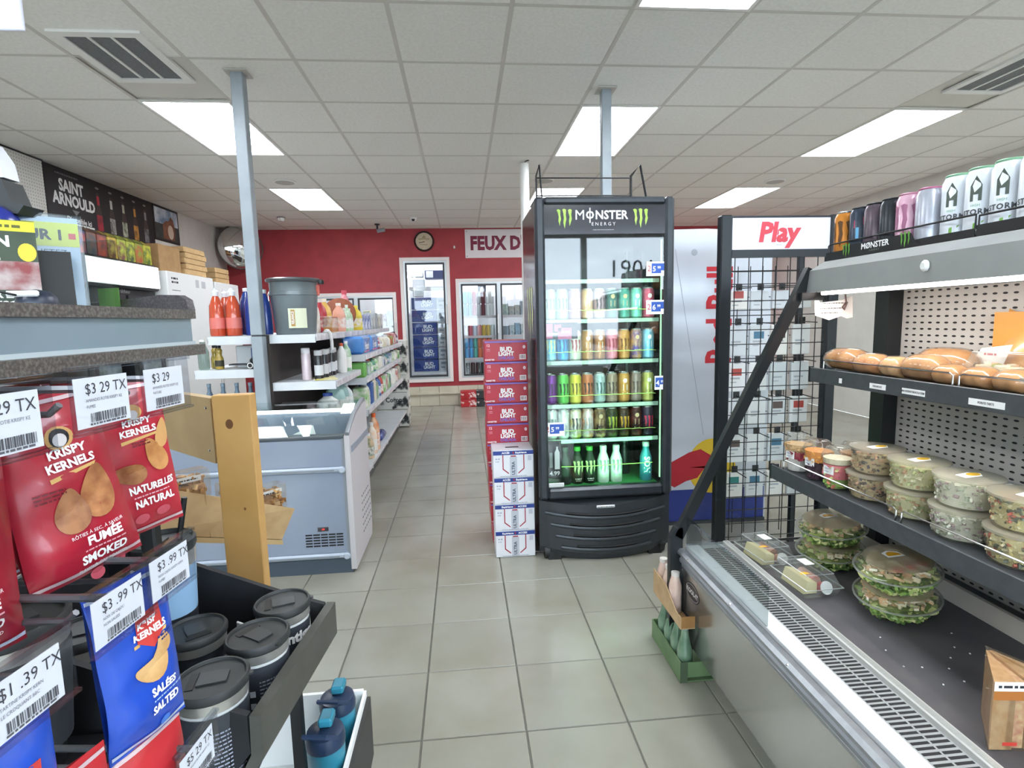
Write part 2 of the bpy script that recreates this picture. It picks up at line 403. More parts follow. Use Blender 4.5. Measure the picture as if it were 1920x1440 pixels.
# shop front behind the camera: framed windows with daylight
b = MB(); b.box(XL, XR, YF - .1, YF, 0, .55).box(XL, XR, YF - .1, YF, 2.84, CZ + .05)
b.box(XL, XL + .3, YF - .1, YF, .55, 2.84).box(XR - .3, XR, YF - .1, YF, .55, 2.84)
struct(b.build('wall_front', wm))
mull = [XL + .3, -2.0, -.55, .9, 2.1, 3.7, XR - .3]
for k in range(6):
    x0, x1 = mull[k], mull[k + 1]
    f = MB(); z0, z1 = .55, 2.84
    f.box(x0, x0 + .05, YF - .09, YF - .01, z0, z1).box(x1 - .05, x1, YF - .09, YF - .01, z0, z1).box(x0 + .05, x1 - .05, YF - .09, YF - .01, z0, z0 + .05).box(x0 + .05, x1 - .05, YF - .09, YF - .01, z1 - .05, z1)
    w = struct(f.build('window_%d' % (k + 1), mat('d8dadc', .4)))
    MB().poly([(x0 + .05, YF - .05, z0 + .05), (x1 - .05, YF - .05, z0 + .05), (x1 - .05, YF - .05, z1 - .05), (x0 + .05, YF - .05, z1 - .05)]).build('pane', glass('eef4f6'), w)
    if k == 4: text('1906', .42, mat('3a3d48', .6), w, plane((2.95, YF - .055, 2.25), '-y'), h=.001)
MB().box(-30, 40, -40, YF - .1, -.4, -.06).build('street', mat('8a8c8e', .9, n2='7d7f80', ns=3)); struct(bpy.data.objects['street'])

# ---------------------------------------------------------------- walk-in cooler behind the red wall
ck = mat('cfd3d4', .5)
b = MB(); b.box(-2.9, 2.6, 10.25, 10.3, 0, 2.6).box(-2.9, 2.6, YB + .1, 10.25, .30, .34).box(-2.9, 2.6, YB + .1, 10.25, 2.6, 2.64)
b.box(-2.94, -2.9, YB + .1, 10.3, 0, 2.64).box(2.6, 2.64, YB + .1, 10.3, 0, 2.64)
struct(b.build('wall_cooler', ck))
fr_w = mat('e6dcd8', .45); gask = mat('33363a', .5); alu = mat('b9bcbe', .35, .6)
def cooler_door(x0, x1, z0, z1, label, split=None):
    t = thing('cooler_door', label, 'cooler door', ((x0 + x1) / 2, YB, z0)); y0 = YB - .03
    def ring(nm, a, b_, c, d, w, ya, yb, m):
        r = MB(); r.box(a, b_, ya, yb, c, c + w).box(a, b_, ya, yb, d - w, d).box(a, a + w, ya, yb, c + w, d - w).box(b_ - w, b_, ya, yb, c + w, d - w)
        return r.build(nm, m, t)
    ring('casing', x0 - .01, x1 + .01, z0 - .01, z1 + .01, .055, y0, YB + .03, fr_w)
    cells = [(x0 + .046, x1 - .046)] if split is None else [(x0 + .046, split), (split, min(x1, split + .70)), (split + .70, x1 - .046)]
    for a, c in cells:
        if c - a < .2: continue
        ring('door_frame', a, c, z0 + .046, z1 - .046, .03, y0 + .005, YB + .02, alu)
        ring('gasket', a + .03, c - .03, z0 + .076, z1 - .076, .028, y0 + .012, YB + .02, gask)
        MB().poly([(a + .058, y0 + .02, z0 + .1), (c - .058, y0 + .02, z0 + .1), (c - .058, y0 + .02, z1 - .1), (a + .058, y0 + .02, z1 - .1)]).build('pane', glass('e4eef2', 1.8), t)
        zc = (z0 + z1) / 2 + .1
        MB().box(c - .035, c - .01, y0 - .035, y0 + .004, zc - .16, zc + .16, 0, .006).build('handle', mat('d9d9d9', .3), t)
    return t
cooler_door(*OPEN[0], 'low cooler door in the red wall behind the cleaning products', -1.75)
cooler_door(*OPEN[1], 'tall narrow glass cooler door holding stacked blue beer cases')
cooler_door(*OPEN[2], 'double glass cooler door showing rows of cans beside the red cases', .62)
def area(name, loc, rot, sx, sy_, power, color=(1, 1, 1)):
    l = bpy.data.lights.new(name, 'AREA'); l.shape = 'RECTANGLE'; l.size = sx; l.size_y = sy_; l.energy = power; l.color = color
    o = bpy.data.objects.new(name, l); col.objects.link(o); o.location = loc; o.rotation_euler = rot; return o
t = thing('cooler_light', 'lit strip lamp on the ceiling inside the walk-in cooler', 'lamp', (0, 9.42, 2.58))
MB().box(-2.4, 2.2, 9.38, 9.46, 2.55, 2.598).build('tube', mat('f4faff', .5, emit=9), t)
area('cooler_lamp', (-.1, 9.42, 2.54), (math.radians(35), 0, 0), 4.2, .1, 26, (.9, .96, 1))
lit = mat('f2f3ee', .5)
def case(name, label, x0, x1, y0, y1, z0, z1, m, group=None, cat='beer case', cham=.004):
    t = thing(name, label, cat, ((x0 + x1) / 2, (y0 + y1) / 2, z0), group)
    MB().box(x0, x1, y0, y1, z0, z1, 0, cham).build('carton', m, t)
    return t
bl = mat('1f3d8c', .4, n2='1a3580', ns=12); gy = mat('c3c6cc', .5, n2='b4b8c0', ns=30)
for k in range(6):
    z = .58 + k * .212
    t = case('beer_case', 'blue beer case behind the tall cooler door, %s up its stack' % ORD[k], -.86, -.445, 9.36, 9.6, z, z + .2, bl, 'blue beer cases in the cooler')
    p = plane((-.60, 9.36, z + .1)); text('BUD', .075, PAPER, t, plane((-.60, 9.36, z + .13)), off=.002); text('LIGHT', .07, PAPER, t, plane((-.60, 9.36, z + .07)), off=.002)
    t = case('beer_case', 'grey beer case beside the blue cooler stack, %s up' % ORD[k], -.435, -.27, 9.36, 9.6, z, z + .2, gy, 'grey beer cases in the cooler')
    decals('print', [rect(-.05, .02, .05, .06), rect(-.05, -.05, .02, -.02)], mat('7f8794', .6), t, plane((-.35, 9.36, z + .1)))
case('beer_case', 'white case lying on top of the blue cooler stack', -.83, -.66, 9.36, 9.6, 1.86, 1.96, WHITE)
t = case('beer_case', 'dark blue case on the highest shelf inside the tall cooler door', -.62, -.27, 9.45, 9.7, 2.16, 2.3, mat('2b3567', .5)); decals('print', [rect(-.15, -.05, -.03, .06)], PAPER, t, plane((-.45, 9.45, 2.23)))
for k, (x, z, c) in enumerate(((-.86, 2.2, 'd9dbdc'), (-.84, 2.02, 'c8cbce'))): case('carton', ('pale' if k else 'white') + ' carton tucked high inside the tall cooler door', x, x + .2, 9.5, 9.7, z, z + .14, mat(c, .6))
t = thing('cooler_shelf', 'white wire shelf high inside the tall cooler door', 'shelf', (-.6, 9.6, 2.0)); MB().box(-.9, -.22, 9.42, 9.9, 1.985, 2.0).build('deck', WHITE, t); MB().box(-.9, -.22, 9.41, 9.42, 1.97, 2.02).build('lip', WHITE, t)
t = thing('cooler_shelf', 'white floor pallet under the blue cooler stack', 'shelf', (-.6, 9.6, .34)); MB().box(-.92, -.22, 9.3401, 9.9, .345, .50).build('deck', WHITE, t); MB().box(-.9, -.24, 9.335, 9.3401, .42, .5).build('lip', alu, t)

CANP = [(.0, 0), (.024, 0), (.033, .012), (.033, .134), (.027, .152), (.0275, .157), (.024, .157), (.024, .154), (0, .154)]
can_body = MB().lathe([(.022, 0), (.024, .001), (.033, .012), (.033, .138), (.0272, .152)], 18, capt=False).mesh('can_body', WHITE, 35)
can_lid = MB().lathe([(.0272, .152), (.0285, .156), (.0262, .158), (.0245, .1535), (.0, .1535)], 18, capb=False, capt=False).mesh('can_lid', SILVER, 35)
can_tab = MB().box(-.008, .008, -.012, .006, .1537, .1553).mesh('can_tab', SILVER)
can_lo = MB().lathe([(.024, 0), (.033, .012), (.033, .138), (.0272, .153), (.0272, .156)], 10).mesh('can_low', WHITE, 35)
def can(label, m, loc, group, s=(1, 1, 1), lid=None, low=False, rz=0., name='drink_can', cat='drink can'):
    o = put(name, can_lo if low else can_body, m, None, loc, (0, 0, rz), s); tag(o, label, cat, group)
    if not low:
        put('lid', can_lid, lid, o)
        put('pull_tab', can_tab, lid, o)
    return o
# rows of cans behind the double cooler door
rows = [(1.50, 'top', ['7fc4cf', '86bfcd', 'c25563', 'd8d2d4', '6d2630', 'e7e3df', 'e2dcd9'], 1.35, 2),
        (1.16, 'second', ['e4d9d4', 'd6707a', 'cfd8e4', 'd98a87', 'd9b04a', 'dcb65a', 'd6d9d4'], 1.25, 1),
        (.78, 'third', ['4aa8e0', '4fb0e6', '5ab6a6', 'e2764e', 'e57c52', 'e0704a', 'd8d8d8'], 1.15, 2)]
for z, nm, cs, s, st in rows:
    t = thing('cooler_shelf', 'wire shelf inside the double cooler door, %s row of cans' % nm, 'shelf', (.6, 9.6, z))
    MB().box(-.02, 2.2, 9.33, 9.8, z - .02, z - .002).build('deck', alu, t); MB().box(-.02, 2.2, 9.322, 9.33, z - .03, z + .015).build('price_strip', mat('d7c7c6', .5), t)
    for k, c in enumerate(cs):
        for q in range(st):
            can('%s can, %s in the %s row behind the double cooler door%s' % ({'4': 'blue', '5': 'teal', '7': 'aqua', '8': 'aqua', 'c': 'red', 'd': 'pale', '6': 'maroon', 'e': 'cream'}[c[0]], ORD[k], nm, ', upper layer' if q else ''),
                mat(c, .35, .2), (.05 + k * .077, 9.39, z + q * .157 * s), 'cans in the double cooler door', (1.12, 1.12, s), low=True)
for k in range(4):
    can('dark bottle-shaped can on the bottom deck of the double cooler door, %s along' % ORD[k], mat(('2d2f2e', '3b3d3a')[k % 2], .4), (.06 + k * .09, 9.42, .5), 'dark cans on the cooler deck', (1.2, 1.2, 1.3), low=True)
t = thing('cooler_shelf', 'dark bottom deck of the double cooler door', 'shelf', (.6, 9.6, .5)); MB().box(-.02, 2.2, 9.335, 9.8, .345, .498).build('deck', mat('6d7072', .5), t); MB().box(-.02, 2.2, 9.328, 9.335, .46, .51).build('lip', alu, t)
cs2 = ['cfd3d2', '8fb2c6', 'b7bfa6', 'd8d8d4', '9aa0a8', 'c8b8a0']
for r_, z in enumerate((.5, .78, 1.16, 1.5)):
    for k in range(6):
        c = RN.choice(cs2); hh = RN.uniform(.16, .25)
        case('drink_carton', 'pale drinks carton, %s along, %s row of the far cooler half' % (ORD[k], ORD[r_]), .70 + k * .1, .79 + k * .1, 9.37, 9.5, z, z + hh, mat(c, .5, n2='8d949a', ns=25), 'drinks in the far cooler half', 'carton')
t = case('beer_case', 'dark banner box hung high in the double cooler door', .28, .42, 9.45, 9.55, 1.85, 2.05, mat('3a4050', .5)); decals('print', [ell(0, 0, .04, .06, 12)], PAPER, t, plane((.35, 9.45, 1.95)))
# low cooler door contents
for k in range(9):
    c = ['d8c23e', 'e6e2d8', 'b9342f', 'd9d9d4', '6f8a4a', 'e8c94c', 'c9ced2', 'a33a34', 'ddd6c2'][k]
    case('carton', 'assorted grocery carton, %s along inside the low cooler door' % ORD[k], -2.32 + k * .13, -2.21 + k * .13, 9.36, 9.5, 1.36, 1.36 + .18 + .05 * (k % 3), mat(c, .5, n2='eeeeea', ns=14), 'groceries in the low cooler door', 'carton')
t = thing('cooler_shelf', 'wire shelf inside the low cooler door', 'shelf', (-1.75, 9.5, 1.36)); MB().box(-2.38, -1.14, 9.33, 9.7, 1.335, 1.358).build('deck', alu, t); MB().box(-2.38, -1.14, 9.322, 9.33, 1.32, 1.37).build('price_strip', WHITE, t)

# things on the red wall
t = thing('wall_clock', 'round dark-rimmed clock on the red wall above the tall cooler door', 'clock', (-.592, YB, 2.75))
Rx = Matrix.Rotation(math.radians(90), 4, 'X')
MB().lathe([(.165, 0), (.165, .03), (.15, .045), (.138, .035), (.138, .02)], 32, capt=False).xf(Matrix.Translation((-.592, YB - .0005, 2.75)) @ Rx).build('rim', mat('2e1d1a', .5), t, 40)
MB().lathe([(.14, .0), (.14, .02)], 32).xf(Matrix.Translation((-.592, YB - .0005, 2.75)) @ Rx).build('face', mat('cbbba2', .6, n2='bfae94', ns=30), t, 40)
p = plane((-.592, YB - .021, 2.75)); decals('hand', [[(.01, -.012), (-.085, -.028), (-.085, -.018), (.01, -.002)]], INK, t, p, .001); decals('crest', [[(-.04, .05), (.04, .05), (0, .1)], rect(-.09, .03, .09, .045), rect(-.06, -.06, .06, -.05)], mat('9b8765', .6), t, p, .001)
t = thing('wall_sign', 'white banner lettered in dark red on the red wall, cut off by the fridge', 'sign', (.9, YB, 2.5))
MB().box(.081, 2.0, YB - .012, YB - .0005, 2.47, 2.935).build('board', mat('ddd4d6', .6), t)
text("FEUX D'ARTIFICE", .30, mat('7c1f3e', .6), t, plane((.165, YB - .012, 2.70), xs=.80), 'LEFT', off=.015, sp=1.04)
for x, z in ((.11, 2.5), (.11, 2.905)): MB().lathe([(.01, 0), (.006, .004)], 10).xf(Matrix.Translation((x, YB - .012, z)) @ Rx).build('screw', GREYM, t)
t = thing('wall_hook', 'tiny white hook on the red wall beside the clock', 'hook', (-.10, YB, 2.66)); MB().box(-.115, -.085, YB - .012, YB - .0005, 2.63, 2.675, 0, .006).build('plate', WHITE, t); MB().tube([(-.1, YB - .012, 2.64), (-.1, YB - .03, 2.635), (-.1, YB - .03, 2.65)], .004).build('peg', WHITE, t)
# convex mirror in the corner
t = thing('convex_mirror', 'large round convex security mirror in the red wall corner', 'mirror', (-3.48, 8.95, 2.66))
mm = Matrix.Translation((-3.44, 9.0, 2.66)) @ Matrix.Rotation(math.radians(38), 4, 'Z') @ Rx
MB().lathe([(.33, 0), (.325, .02), (.30, .055), (.24, .09), (.15, .118), (.06, .13), (.0, .132)], 40, capt=False).xf(mm).build('dome', mat('e8ecec', .03, 1.), t, 60)
MB().lathe([(.34, -.012), (.345, .0), (.335, .012), (.325, .012)], 40, capt=False).xf(mm).build('rim', mat('55504c', .5), t, 40)
MB().box(-3.6, -3.5, 9.02, YB - .0005, 2.6, 2.7).build('bracket', DARK, t)

# posts
pmt = mat('98a1a7', .42, .15, n2='8f989e', ns=8)
def post(x, y, w, z0, label, seam=None):
    t = thing('steel_post', label, 'post', (x, y, z0)); z1 = CZ - .0005
    if seam:
        MB().box(x - w, x + w, y - w, y + w, z0, seam - .004, 0, .004).build('shaft', pmt, t); MB().box(x - w, x + w, y - w, y + w, seam + .004, z1, 0, .004).build('upper_shaft', pmt, t)
        MB().box(x - w + .004, x + w - .004, y - w + .004, y + w - .004, seam - .004, seam + .004).build('seam', BLACK, t)
    else: MB().box(x - w, x + w, y - w, y + w, z0, z1, 0, .004).build('shaft', pmt, t)
    MB().box(x - w - .03, x + w + .03, y - w - .03, y + w + .03, z1 - .006, z1).build('cap_plate', mat('c6c4bd', .6), t)
post(-1.315, 3.62, .036, 0, 'square grey steel post standing in front of the cleaning-product shelves', 1.36)
post(1.018, 3.79, .033, 2.09, 'square grey steel post rising behind the drinks fridge')
t = thing('pipe_column', 'white round pipe column behind the drinks fridge with cut wires on top', 'column', (.65, 5.45, 0))
MB().lathe([(.045, 0), (.045, CZ - .02)], 20, .65, 5.45).build('pipe', mat('dededa', .5), t, 40)
MB().tube([(.65, 5.42, CZ - .02), (.66, 5.40, CZ - .008), (.69, 5.4, CZ - .001)], .006).build('wire', BLACK, t)
# ================================================================ side wall with posters and upright cooler
pegm = dots('dcdad5', 'a9a7a2', .028, .028, .006, .006, 1, 2)
t = thing('pegboard', 'white perforated pegboard high on the wall beside the beer poster', 'pegboard', (-3.74, 4.2, 1.9))
MB().box(XL + .0005, -3.735, 3.0, 5.42, 1.9, 2.95).build('panel', pegm, t); MB().box(-3.735, -3.725, 3.0, 5.42, 2.945, 2.957).build('trim', DARK, t)
t = thing('beer_poster', 'long black poster of beer bottles lettered in white on the side wall', 'poster', (-3.73, 6.3, 2.38))
x = -3.735
MB().box(XL + .0005, x, 5.43, 7.16, 2.38, 2.95).build('board', mat('1b1b1d', .5, n2='242326', ns=3), t)
text('SAINT', .15, PAPER, t, plane((x, 5.77, 2.79), '+x', .8), off=.006); text('ARNOULD', .15, PAPER, t, plane((x, 5.80, 2.66), '+x', .8), off=.006)
text('Disponible ici', .07, PAPER, t, plane((x, 5.84, 2.49), '+x', .9), off=.002); decals('badge', [[(-.05, .02), (.05, .02), (0, -.03)]], mat('8d8d8d', .5), t, plane((x, 5.8, 2.565), '+x'))
lines([(-.15, .15, 0, .012)], mat('77777a', .6), t, plane((x, 5.72, 2.89), '+x'))
decals('strip', [rect(-.3, -.04, .3, .04)], PAPER, t, plane((x, 5.75, 2.42), '+x')); text('LARGE CHOIX', .08, INK, t, plane((x, 5.75, 2.42), '+x', .85), h=.001)
for k, (c, d) in enumerate((('b5303c', '7d2430'), ('c9c9c5', '55504c'), ('b8bda6', '4e5248'), ('c98d3e', '6a4c2a'), ('8f8f92', '3d3d40'))):
    yy = 6.15 + k * .21; p = plane((x, yy, 2.41), '+x')
    decal('bottle_print', [(-.045, 0), (.045, 0), (.045, .22), (.02, .31), (.02, .42), (-.02, .42), (-.02, .31), (-.045, .22)], mat('3c302c', .4), t, p, .0006)
    decal('bottle_label', rect(-.045, .04, .045, .2), mat(d, .5, n2=c, ns=14), t, p, .001); decal('bottle_neck', rect(-.02, .30, .02, .39), mat(c, .5), t, p, .001); decal('bottle_cap', ell(0, .47, .03, .012, 10), mat('8a8a8a', .4), t, p, .001)
t = thing('animal_poster', 'small framed poster of a brown animal under a cloudy sky', 'poster', (-3.73, 7.45, 2.55))
MB().box(XL + .0005, x, 7.17, 7.76, 2.52, 2.95).build('board', mat('1d1d1f', .5), t)
p = plane((x, 7.465, 2.735), '+x'); decal('sky_print', rect(-.27, 0, .27, .19), mat('6f86a3', .6, n2='dfe6ec', ns=6), t, p, .0006); decal('ground_print', rect(-.27, -.19, .27, 0), mat('2f3336', .6, n2='454a44', ns=8), t, p, .0006)
decal('animal_print', [(-.1, -.18), (.16, -.18), (.2, -.05), (.16, .08), (.1, .12), (.06, .06), (-.02, .05), (-.1, .0)], mat('8a5b44', .6, n2='6c4433', ns=10), t, p, .001); decal('muzzle_print', ell(.08, -.08, .07, .09, 14), mat('cdb9a6', .6), t, p, .0013)
# upright cooler with a lit header
t = thing('upright_cooler', 'black upright drinks cooler with a glowing white header by the side wall', 'cooler', (-3.4, 5.5, 0))
X0, X1, Y0, Y1 = -3.72, -3.1, 4.82, 5.96
MB().box(X0, X1 - .06, Y0, Y1, 0, 2.05, 0, .01).build('cabinet', BLACK, t)
MB().box(X1 - .06, X1, Y0 + .01, Y1 - .01, 1.80, 2.06, 0, .02).build('header_frame', mat('2c2e32', .4), t)
MB().box(X1, X1 + .012, Y0 + .03, Y1 - .03, 1.825, 2.04, 0, .006).build('header_lamp', mat('f2f4f6', .5, emit=.75), t)
for a, b_ in ((Y0 + .02, 5.37), (5.41, Y1 - .02)):
    d = MB(); d.box(X1 - .059, X1 - .01, a, b_, .2, .28).box(X1 - .059, X1 - .01, a, b_, 1.66, 1.74).box(X1 - .059, X1 - .01, a, a + .05, .28, 1.66).box(X1 - .059, X1 - .01, b_ - .05, b_, .28, 1.66)
    o = d.build('door', mat('26282b', .4), t)
    MB().box(X1 - .058, X1 - .03, a + .051, b_ - .051, .281, 1.659).build('pane', mat('aab4b6', .12, n2='5a6a60', ns=5, co='World'), o)
text('Fraîcheur', .05, mat('8a8a88', .5), t, plane((X1 - .0095, 5.35, 1.77), '+x'))
for k in range(8):
    c = [('2b3a66', 'b5482f'), ('6e4433', '2a3a44'), ('5e3a30', 'b0452f'), ('c0a83a', '5a3020'), ('a9b83c', '6a3a3a'), ('b8c040', '3a4a2a'), ('7f9a34', 'b05030'), ('c8bf3a', '4f6a2a')][k]
    y = 4.86 + k * .137
    o = tag(MB().box(-.1, .1, -.062, .062, 0, .185, 0, .004).build('beer_pack', mat(c[0], .4, n2=c[1], ns=17)), 'colourful beer pack on the upright cooler, %s from the magazines' % ORD[k], 'beer pack', 'beer packs on the upright cooler')
    o.location = (-3.22, y, 2.061)
    MB().prism([(-.1, .185), (.1, .185), (.02, .235), (-.02, .235)], -.058, .058, 'y').build('handle', mat('3a3026', .5, n2=c[0], ns=20), o)
cb = mat('a9855a', .75, n2='9c794f', ns=15); cbl = mat('c9a878', .75, n2='bd9b6b', ns=15)
def carton(label, x0, x1, y0, y1, z0, z1, m=cb, rz=0., group='cardboard boxes stacked by the side wall'):
    cx, cy_ = (x0 + x1) / 2, (y0 + y1) / 2
    o = tag(MB().box(x0 - cx, x1 - cx, y0 - cy_, y1 - cy_, 0, z1 - z0, 0, .004).build('cardboard_box', m), label, 'cardboard box', group); o.location = (cx, cy_, z0); o.rotation_euler = (0, 0, rz)
    MB().box(x0 - cx, x1 - cx, -.02, .02, z1 - z0, z1 - z0 + .0015).build('tape', mat('b79a6a', .4), o); return o
carton('brown cardboard box beside the beer packs, under the flattened boxes', -3.68, -3.12, 6.02, 6.45, 2.02, 2.30)
for k in range(5): carton('flat pale cardboard box, %s up the pile on the white cabinet' % ORD[k], -3.66, -3.1, 6.5 + .03 * (k % 2), 7.0 + .04 * (k % 2), 2.03 + k * .062, 2.088 + k * .062, cbl)
for k in range(3): carton('flat light cardboard box, %s up the small pile near the red wall' % ORD[k], -3.66, -3.12, 7.3, 7.7, 1.99 + k * .065, 2.05 + k * .065, cbl)
t = thing('white_cabinet', 'plain white cabinet beside the upright cooler with stickers on its side', 'cabinet', (-3.4, 6.5, 0))
MB().box(-3.72, -3.05, 6.0, 7.05, 0, 2.02, 0, .008).build('body', mat('e3e4e2', .45), t); p = plane((-3.05, 6.5, 1.94), '+x'); lines([(-.42, -.28, 0, .02), (-.42, -.28, -.04, .02), (-.42, -.25, -.12, .008)], INK, t, p); decals('label', [rect(.1, -.06, .18, .03), rect(.24, -.06, .34, .02)], mat('b9bbbd', .5), t, p)
t = thing('white_cabinet', 'shorter white cabinet with a warning sticker near the red wall', 'cabinet', (-3.4, 7.5, 0))
MB().box(-3.72, -3.05, 7.1, 7.8, 0, 1.985, 0, .008).build('body', mat('dfe0de', .45), t); p = plane((-3.05, 7.38, 1.62), '+x'); decals('sticker', [rect(-.06, -.1, .08, .16)], PAPER, t, p); decals('print', [[(-.03, -.08), (.05, -.06), (.06, .04), (.02, .13), (-.02, .1)]], INK, t, p, .001)

# ================================================================ gondola shelving
shm = mat('d5d8db', .45, .0, n2='ccd0d3', ns=9); pnl = mat('4c4542', .7, n2='443d3a', ns=6)
gon = thing('gondola_shelving', 'double-sided white shelving unit full of cleaning products behind the freezer', 'shelving', (-1.29, 5.5, 0))
GX = -1.29
MB().box(GX - .02, GX + .02, 3.68, 7.3, .02, 1.36).build('back_panel', pnl, gon)
def shelf(x0, x1, y0, y1, z, lip=.045, tagm=None):
    s_ = 1 if x1 > x0 else -1
    MB().box(x0, x1, y0 + .002, y1 - .002, z - .02, z).box(x1 - s_ * .003, x1, y0 + .002, y1 - .002, z - lip, z - .02).box(x0, x1, y0 + .002, y0 + .005, z - .055, z - .02).build('shelf', shm, gon)
    for yy in (y0 + .006, y1 - .012): MB().prism([(x0, z - .0205), (x1 - s_ * .02, z - .0205), (x0, z - .05)], yy, yy + .005).build('bracket', shm, gon)
    MB().box(x1, x1 + s_ * .004, y0 + .02, y1 - .02, z - lip + .002, z - .004).build('price_rail', mat('b9b3bd', .35, n2='e4e2e2', ns=12), gon)
BAY = [(3.68, 4.57), (4.57, 5.49), (5.49, 6.4), (6.4, 7.28)]
for k, (a, b_) in enumerate(BAY):
    shelf(GX + .02, -.975, a, b_, 1.36)
    for z in ((1.045, .74) if k == 0 else (1.165, .97, .70)): shelf(GX + .02, -.86 if k == 0 else -.82, a, b_, z)
    shelf(GX + .02, -.80, a, b_, .25, .03)
    if k < 2:
        shelf(GX - .02, -1.66, a, b_, 1.36); shelf(GX - .02, -1.76, a, b_, 1.14)
        shelf(GX - .02, -1.78, a, b_, .80)
    MB().box(GX + .02, -.90, a, b_, .02, .218).build('kick_plate', mat('4a4a49', .6), gon)
MB().box(GX - .5, -.80, 3.676, 3.68, .02, .22).build('end_plate', shm, gon)

# bottle and jar helper: profile lathe with optional cap
def bottle(label, m, loc, prof, capm=None, cap=None, group=None, n=16, sx=1., sy=1., name='bottle', cat='bottle', band=None, rz=0.):
    o = put(name, MB().lathe(prof, n, sx=sx, sy=sy).mesh(name, m, 40), None, None, loc, (0, 0, rz)); tag(o, label, cat, group)
    if cap: put('cap', MB().lathe(cap, 12).mesh('cap', capm, 40), None, o)
    if band: put('paper_label', MB().lathe([(r + .0008, z) for r, z in band[1]], n, sx=sx, sy=sy, capb=False, capt=False).mesh('paper_label', band[0], 40), None, o)
    return o
SOAP = [(.0, 0), (.054, .002), (.058, .02), (.056, .12), (.05, .20), (.028, .25), (.02, .262)]
or_ = mat('c8502e', .15, n2='b8432a', ns=6, coat=.6)
for k, (xx, yy) in enumerate(((-1.61, 3.735), (-1.555, 3.83), (-1.505, 3.735), (-1.62, 3.90), (-1.41, 3.80), (-1.365, 3.90))):
    if k < 4:
        bottle('orange-red dish soap bottle with a white cap, %s from the white cabinet' % ORD[k], or_, (xx, yy, 1.361), SOAP, mat('dfe2e6', .4), [(.02, .263), (.021, .29), (.01, .302), (.01, .315)], 'dish soap bottles', sx=.85, sy=.7, band=(mat('d9736a', .4), [(.0575, .05), (.0565, .12)]))
    else: bottle('tall blue cleaner bottle with a white cap, %s the grey post' % ('just behind' if k == 5 else 'next to'), mat('24408f', .2, coat=.5), (xx, yy, 1.361), [(r * 1.0, z * 1.08) for r, z in SOAP], mat('e6e8ea', .4), [(.021, .284), (.022, .31), (.0, .312)], 'blue cleaner bottles', sx=.9, sy=.7)
bottle('tall blue cleaner bottle behind the orange soap bottles', mat('24408f', .2, coat=.5), (-1.50, 3.96, 1.361), [(r, z * 1.15) for r, z in SOAP], mat('e6e8ea', .4), [(.021, .302), (.022, .325), (.0, .328)], 'blue cleaner bottles', sx=.9, sy=.7)
oil = [(0, 0), (.026, .002), (.027, .01), (.027, .07), (.018, .095), (.02, .11), (.022, .125), (.014, .14)]
bottle('small golden oil bottle with a black cap below the orange soap', mat('a98f3f', .15, coat=.5), (-1.63, 3.76, 1.141), oil, BLACK, [(.016, .141), (.016, .158), (.0, .159)], 'golden oil bottles', band=(mat('3a3626', .5), [(.0272, .02), (.0272, .06)]))
bottle('small golden oil bottle behind its twin below the orange soap', mat('a98f3f', .15, coat=.5), (-1.69, 3.84, 1.141), oil, BLACK, [(.016, .141), (.016, .158), (.0, .159)], 'golden oil bottles')
bottle('clear pale plastic bottle beside the golden oil bottles', glass('cfdcd8', 1.4), (-1.72, 3.74, 1.141), [(0, 0), (.032, .002), (.034, .02), (.034, .12), (.02, .16), (.016, .185)], WHITE, [(.017, .186), (.017, .20), (0, .2)], None)
t = case('tool_box', 'white and blue packaged tool box below the blue bottles', -1.56, -1.34, 3.86, 4.0, 1.141, 1.29, mat('dfe1e3', .5), None, 'box'); decals('print', [rect(-.01, -.06, .1, .06)], mat('2a4f9c', .5), t, plane((-1.45, 3.86, 1.215))); decals('flash', [rect(0, -.05, .05, -.02)], mat('c23a34', .5), t, plane((-1.45, 3.86, 1.215)), .001)
t = thing('toy_trailer', 'small dark trailer with two white-rimmed wheels under the blue bottles', 'toy', (-1.42, 3.77, 1.141))
MB().box(-1.56, -1.335, 3.73, 3.80, 1.165, 1.175).box(-1.43, -1.335, 3.73, 3.80, 1.175, 1.215, 0, .015).build('bed', DARK, t)
for xx in (-1.415, -1.365):
    w = MB().lathe([(.0225, 0), (.0225, .018)], 18).xf(Matrix.Translation((xx, 3.725, 1.1636)) @ Rx).build('wheel', BLACK, t, 40)
    MB().lathe([(.019, .0), (.019, .02), (.014, .02), (.014, .008), (.0, .008)], 18, capt=False).xf(Matrix.Translation((xx, 3.7245, 1.1636)) @ Rx).build('rim', PAPER, w, 40)
for k in range(4): bottle('grey-blue narrow bottle in shade on the low shelf, %s along' % ORD[k], mat('6f8496', .3), (-1.73 + k * .09, 3.80, .801), [(0, 0), (.026, .002), (.028, .02), (.028, .14), (.012, .19), (.012, .22)], mat('8ea0b0', .4), [(.014, .221), (.014, .24), (0, .24)], 'grey bottles on the low shelf')

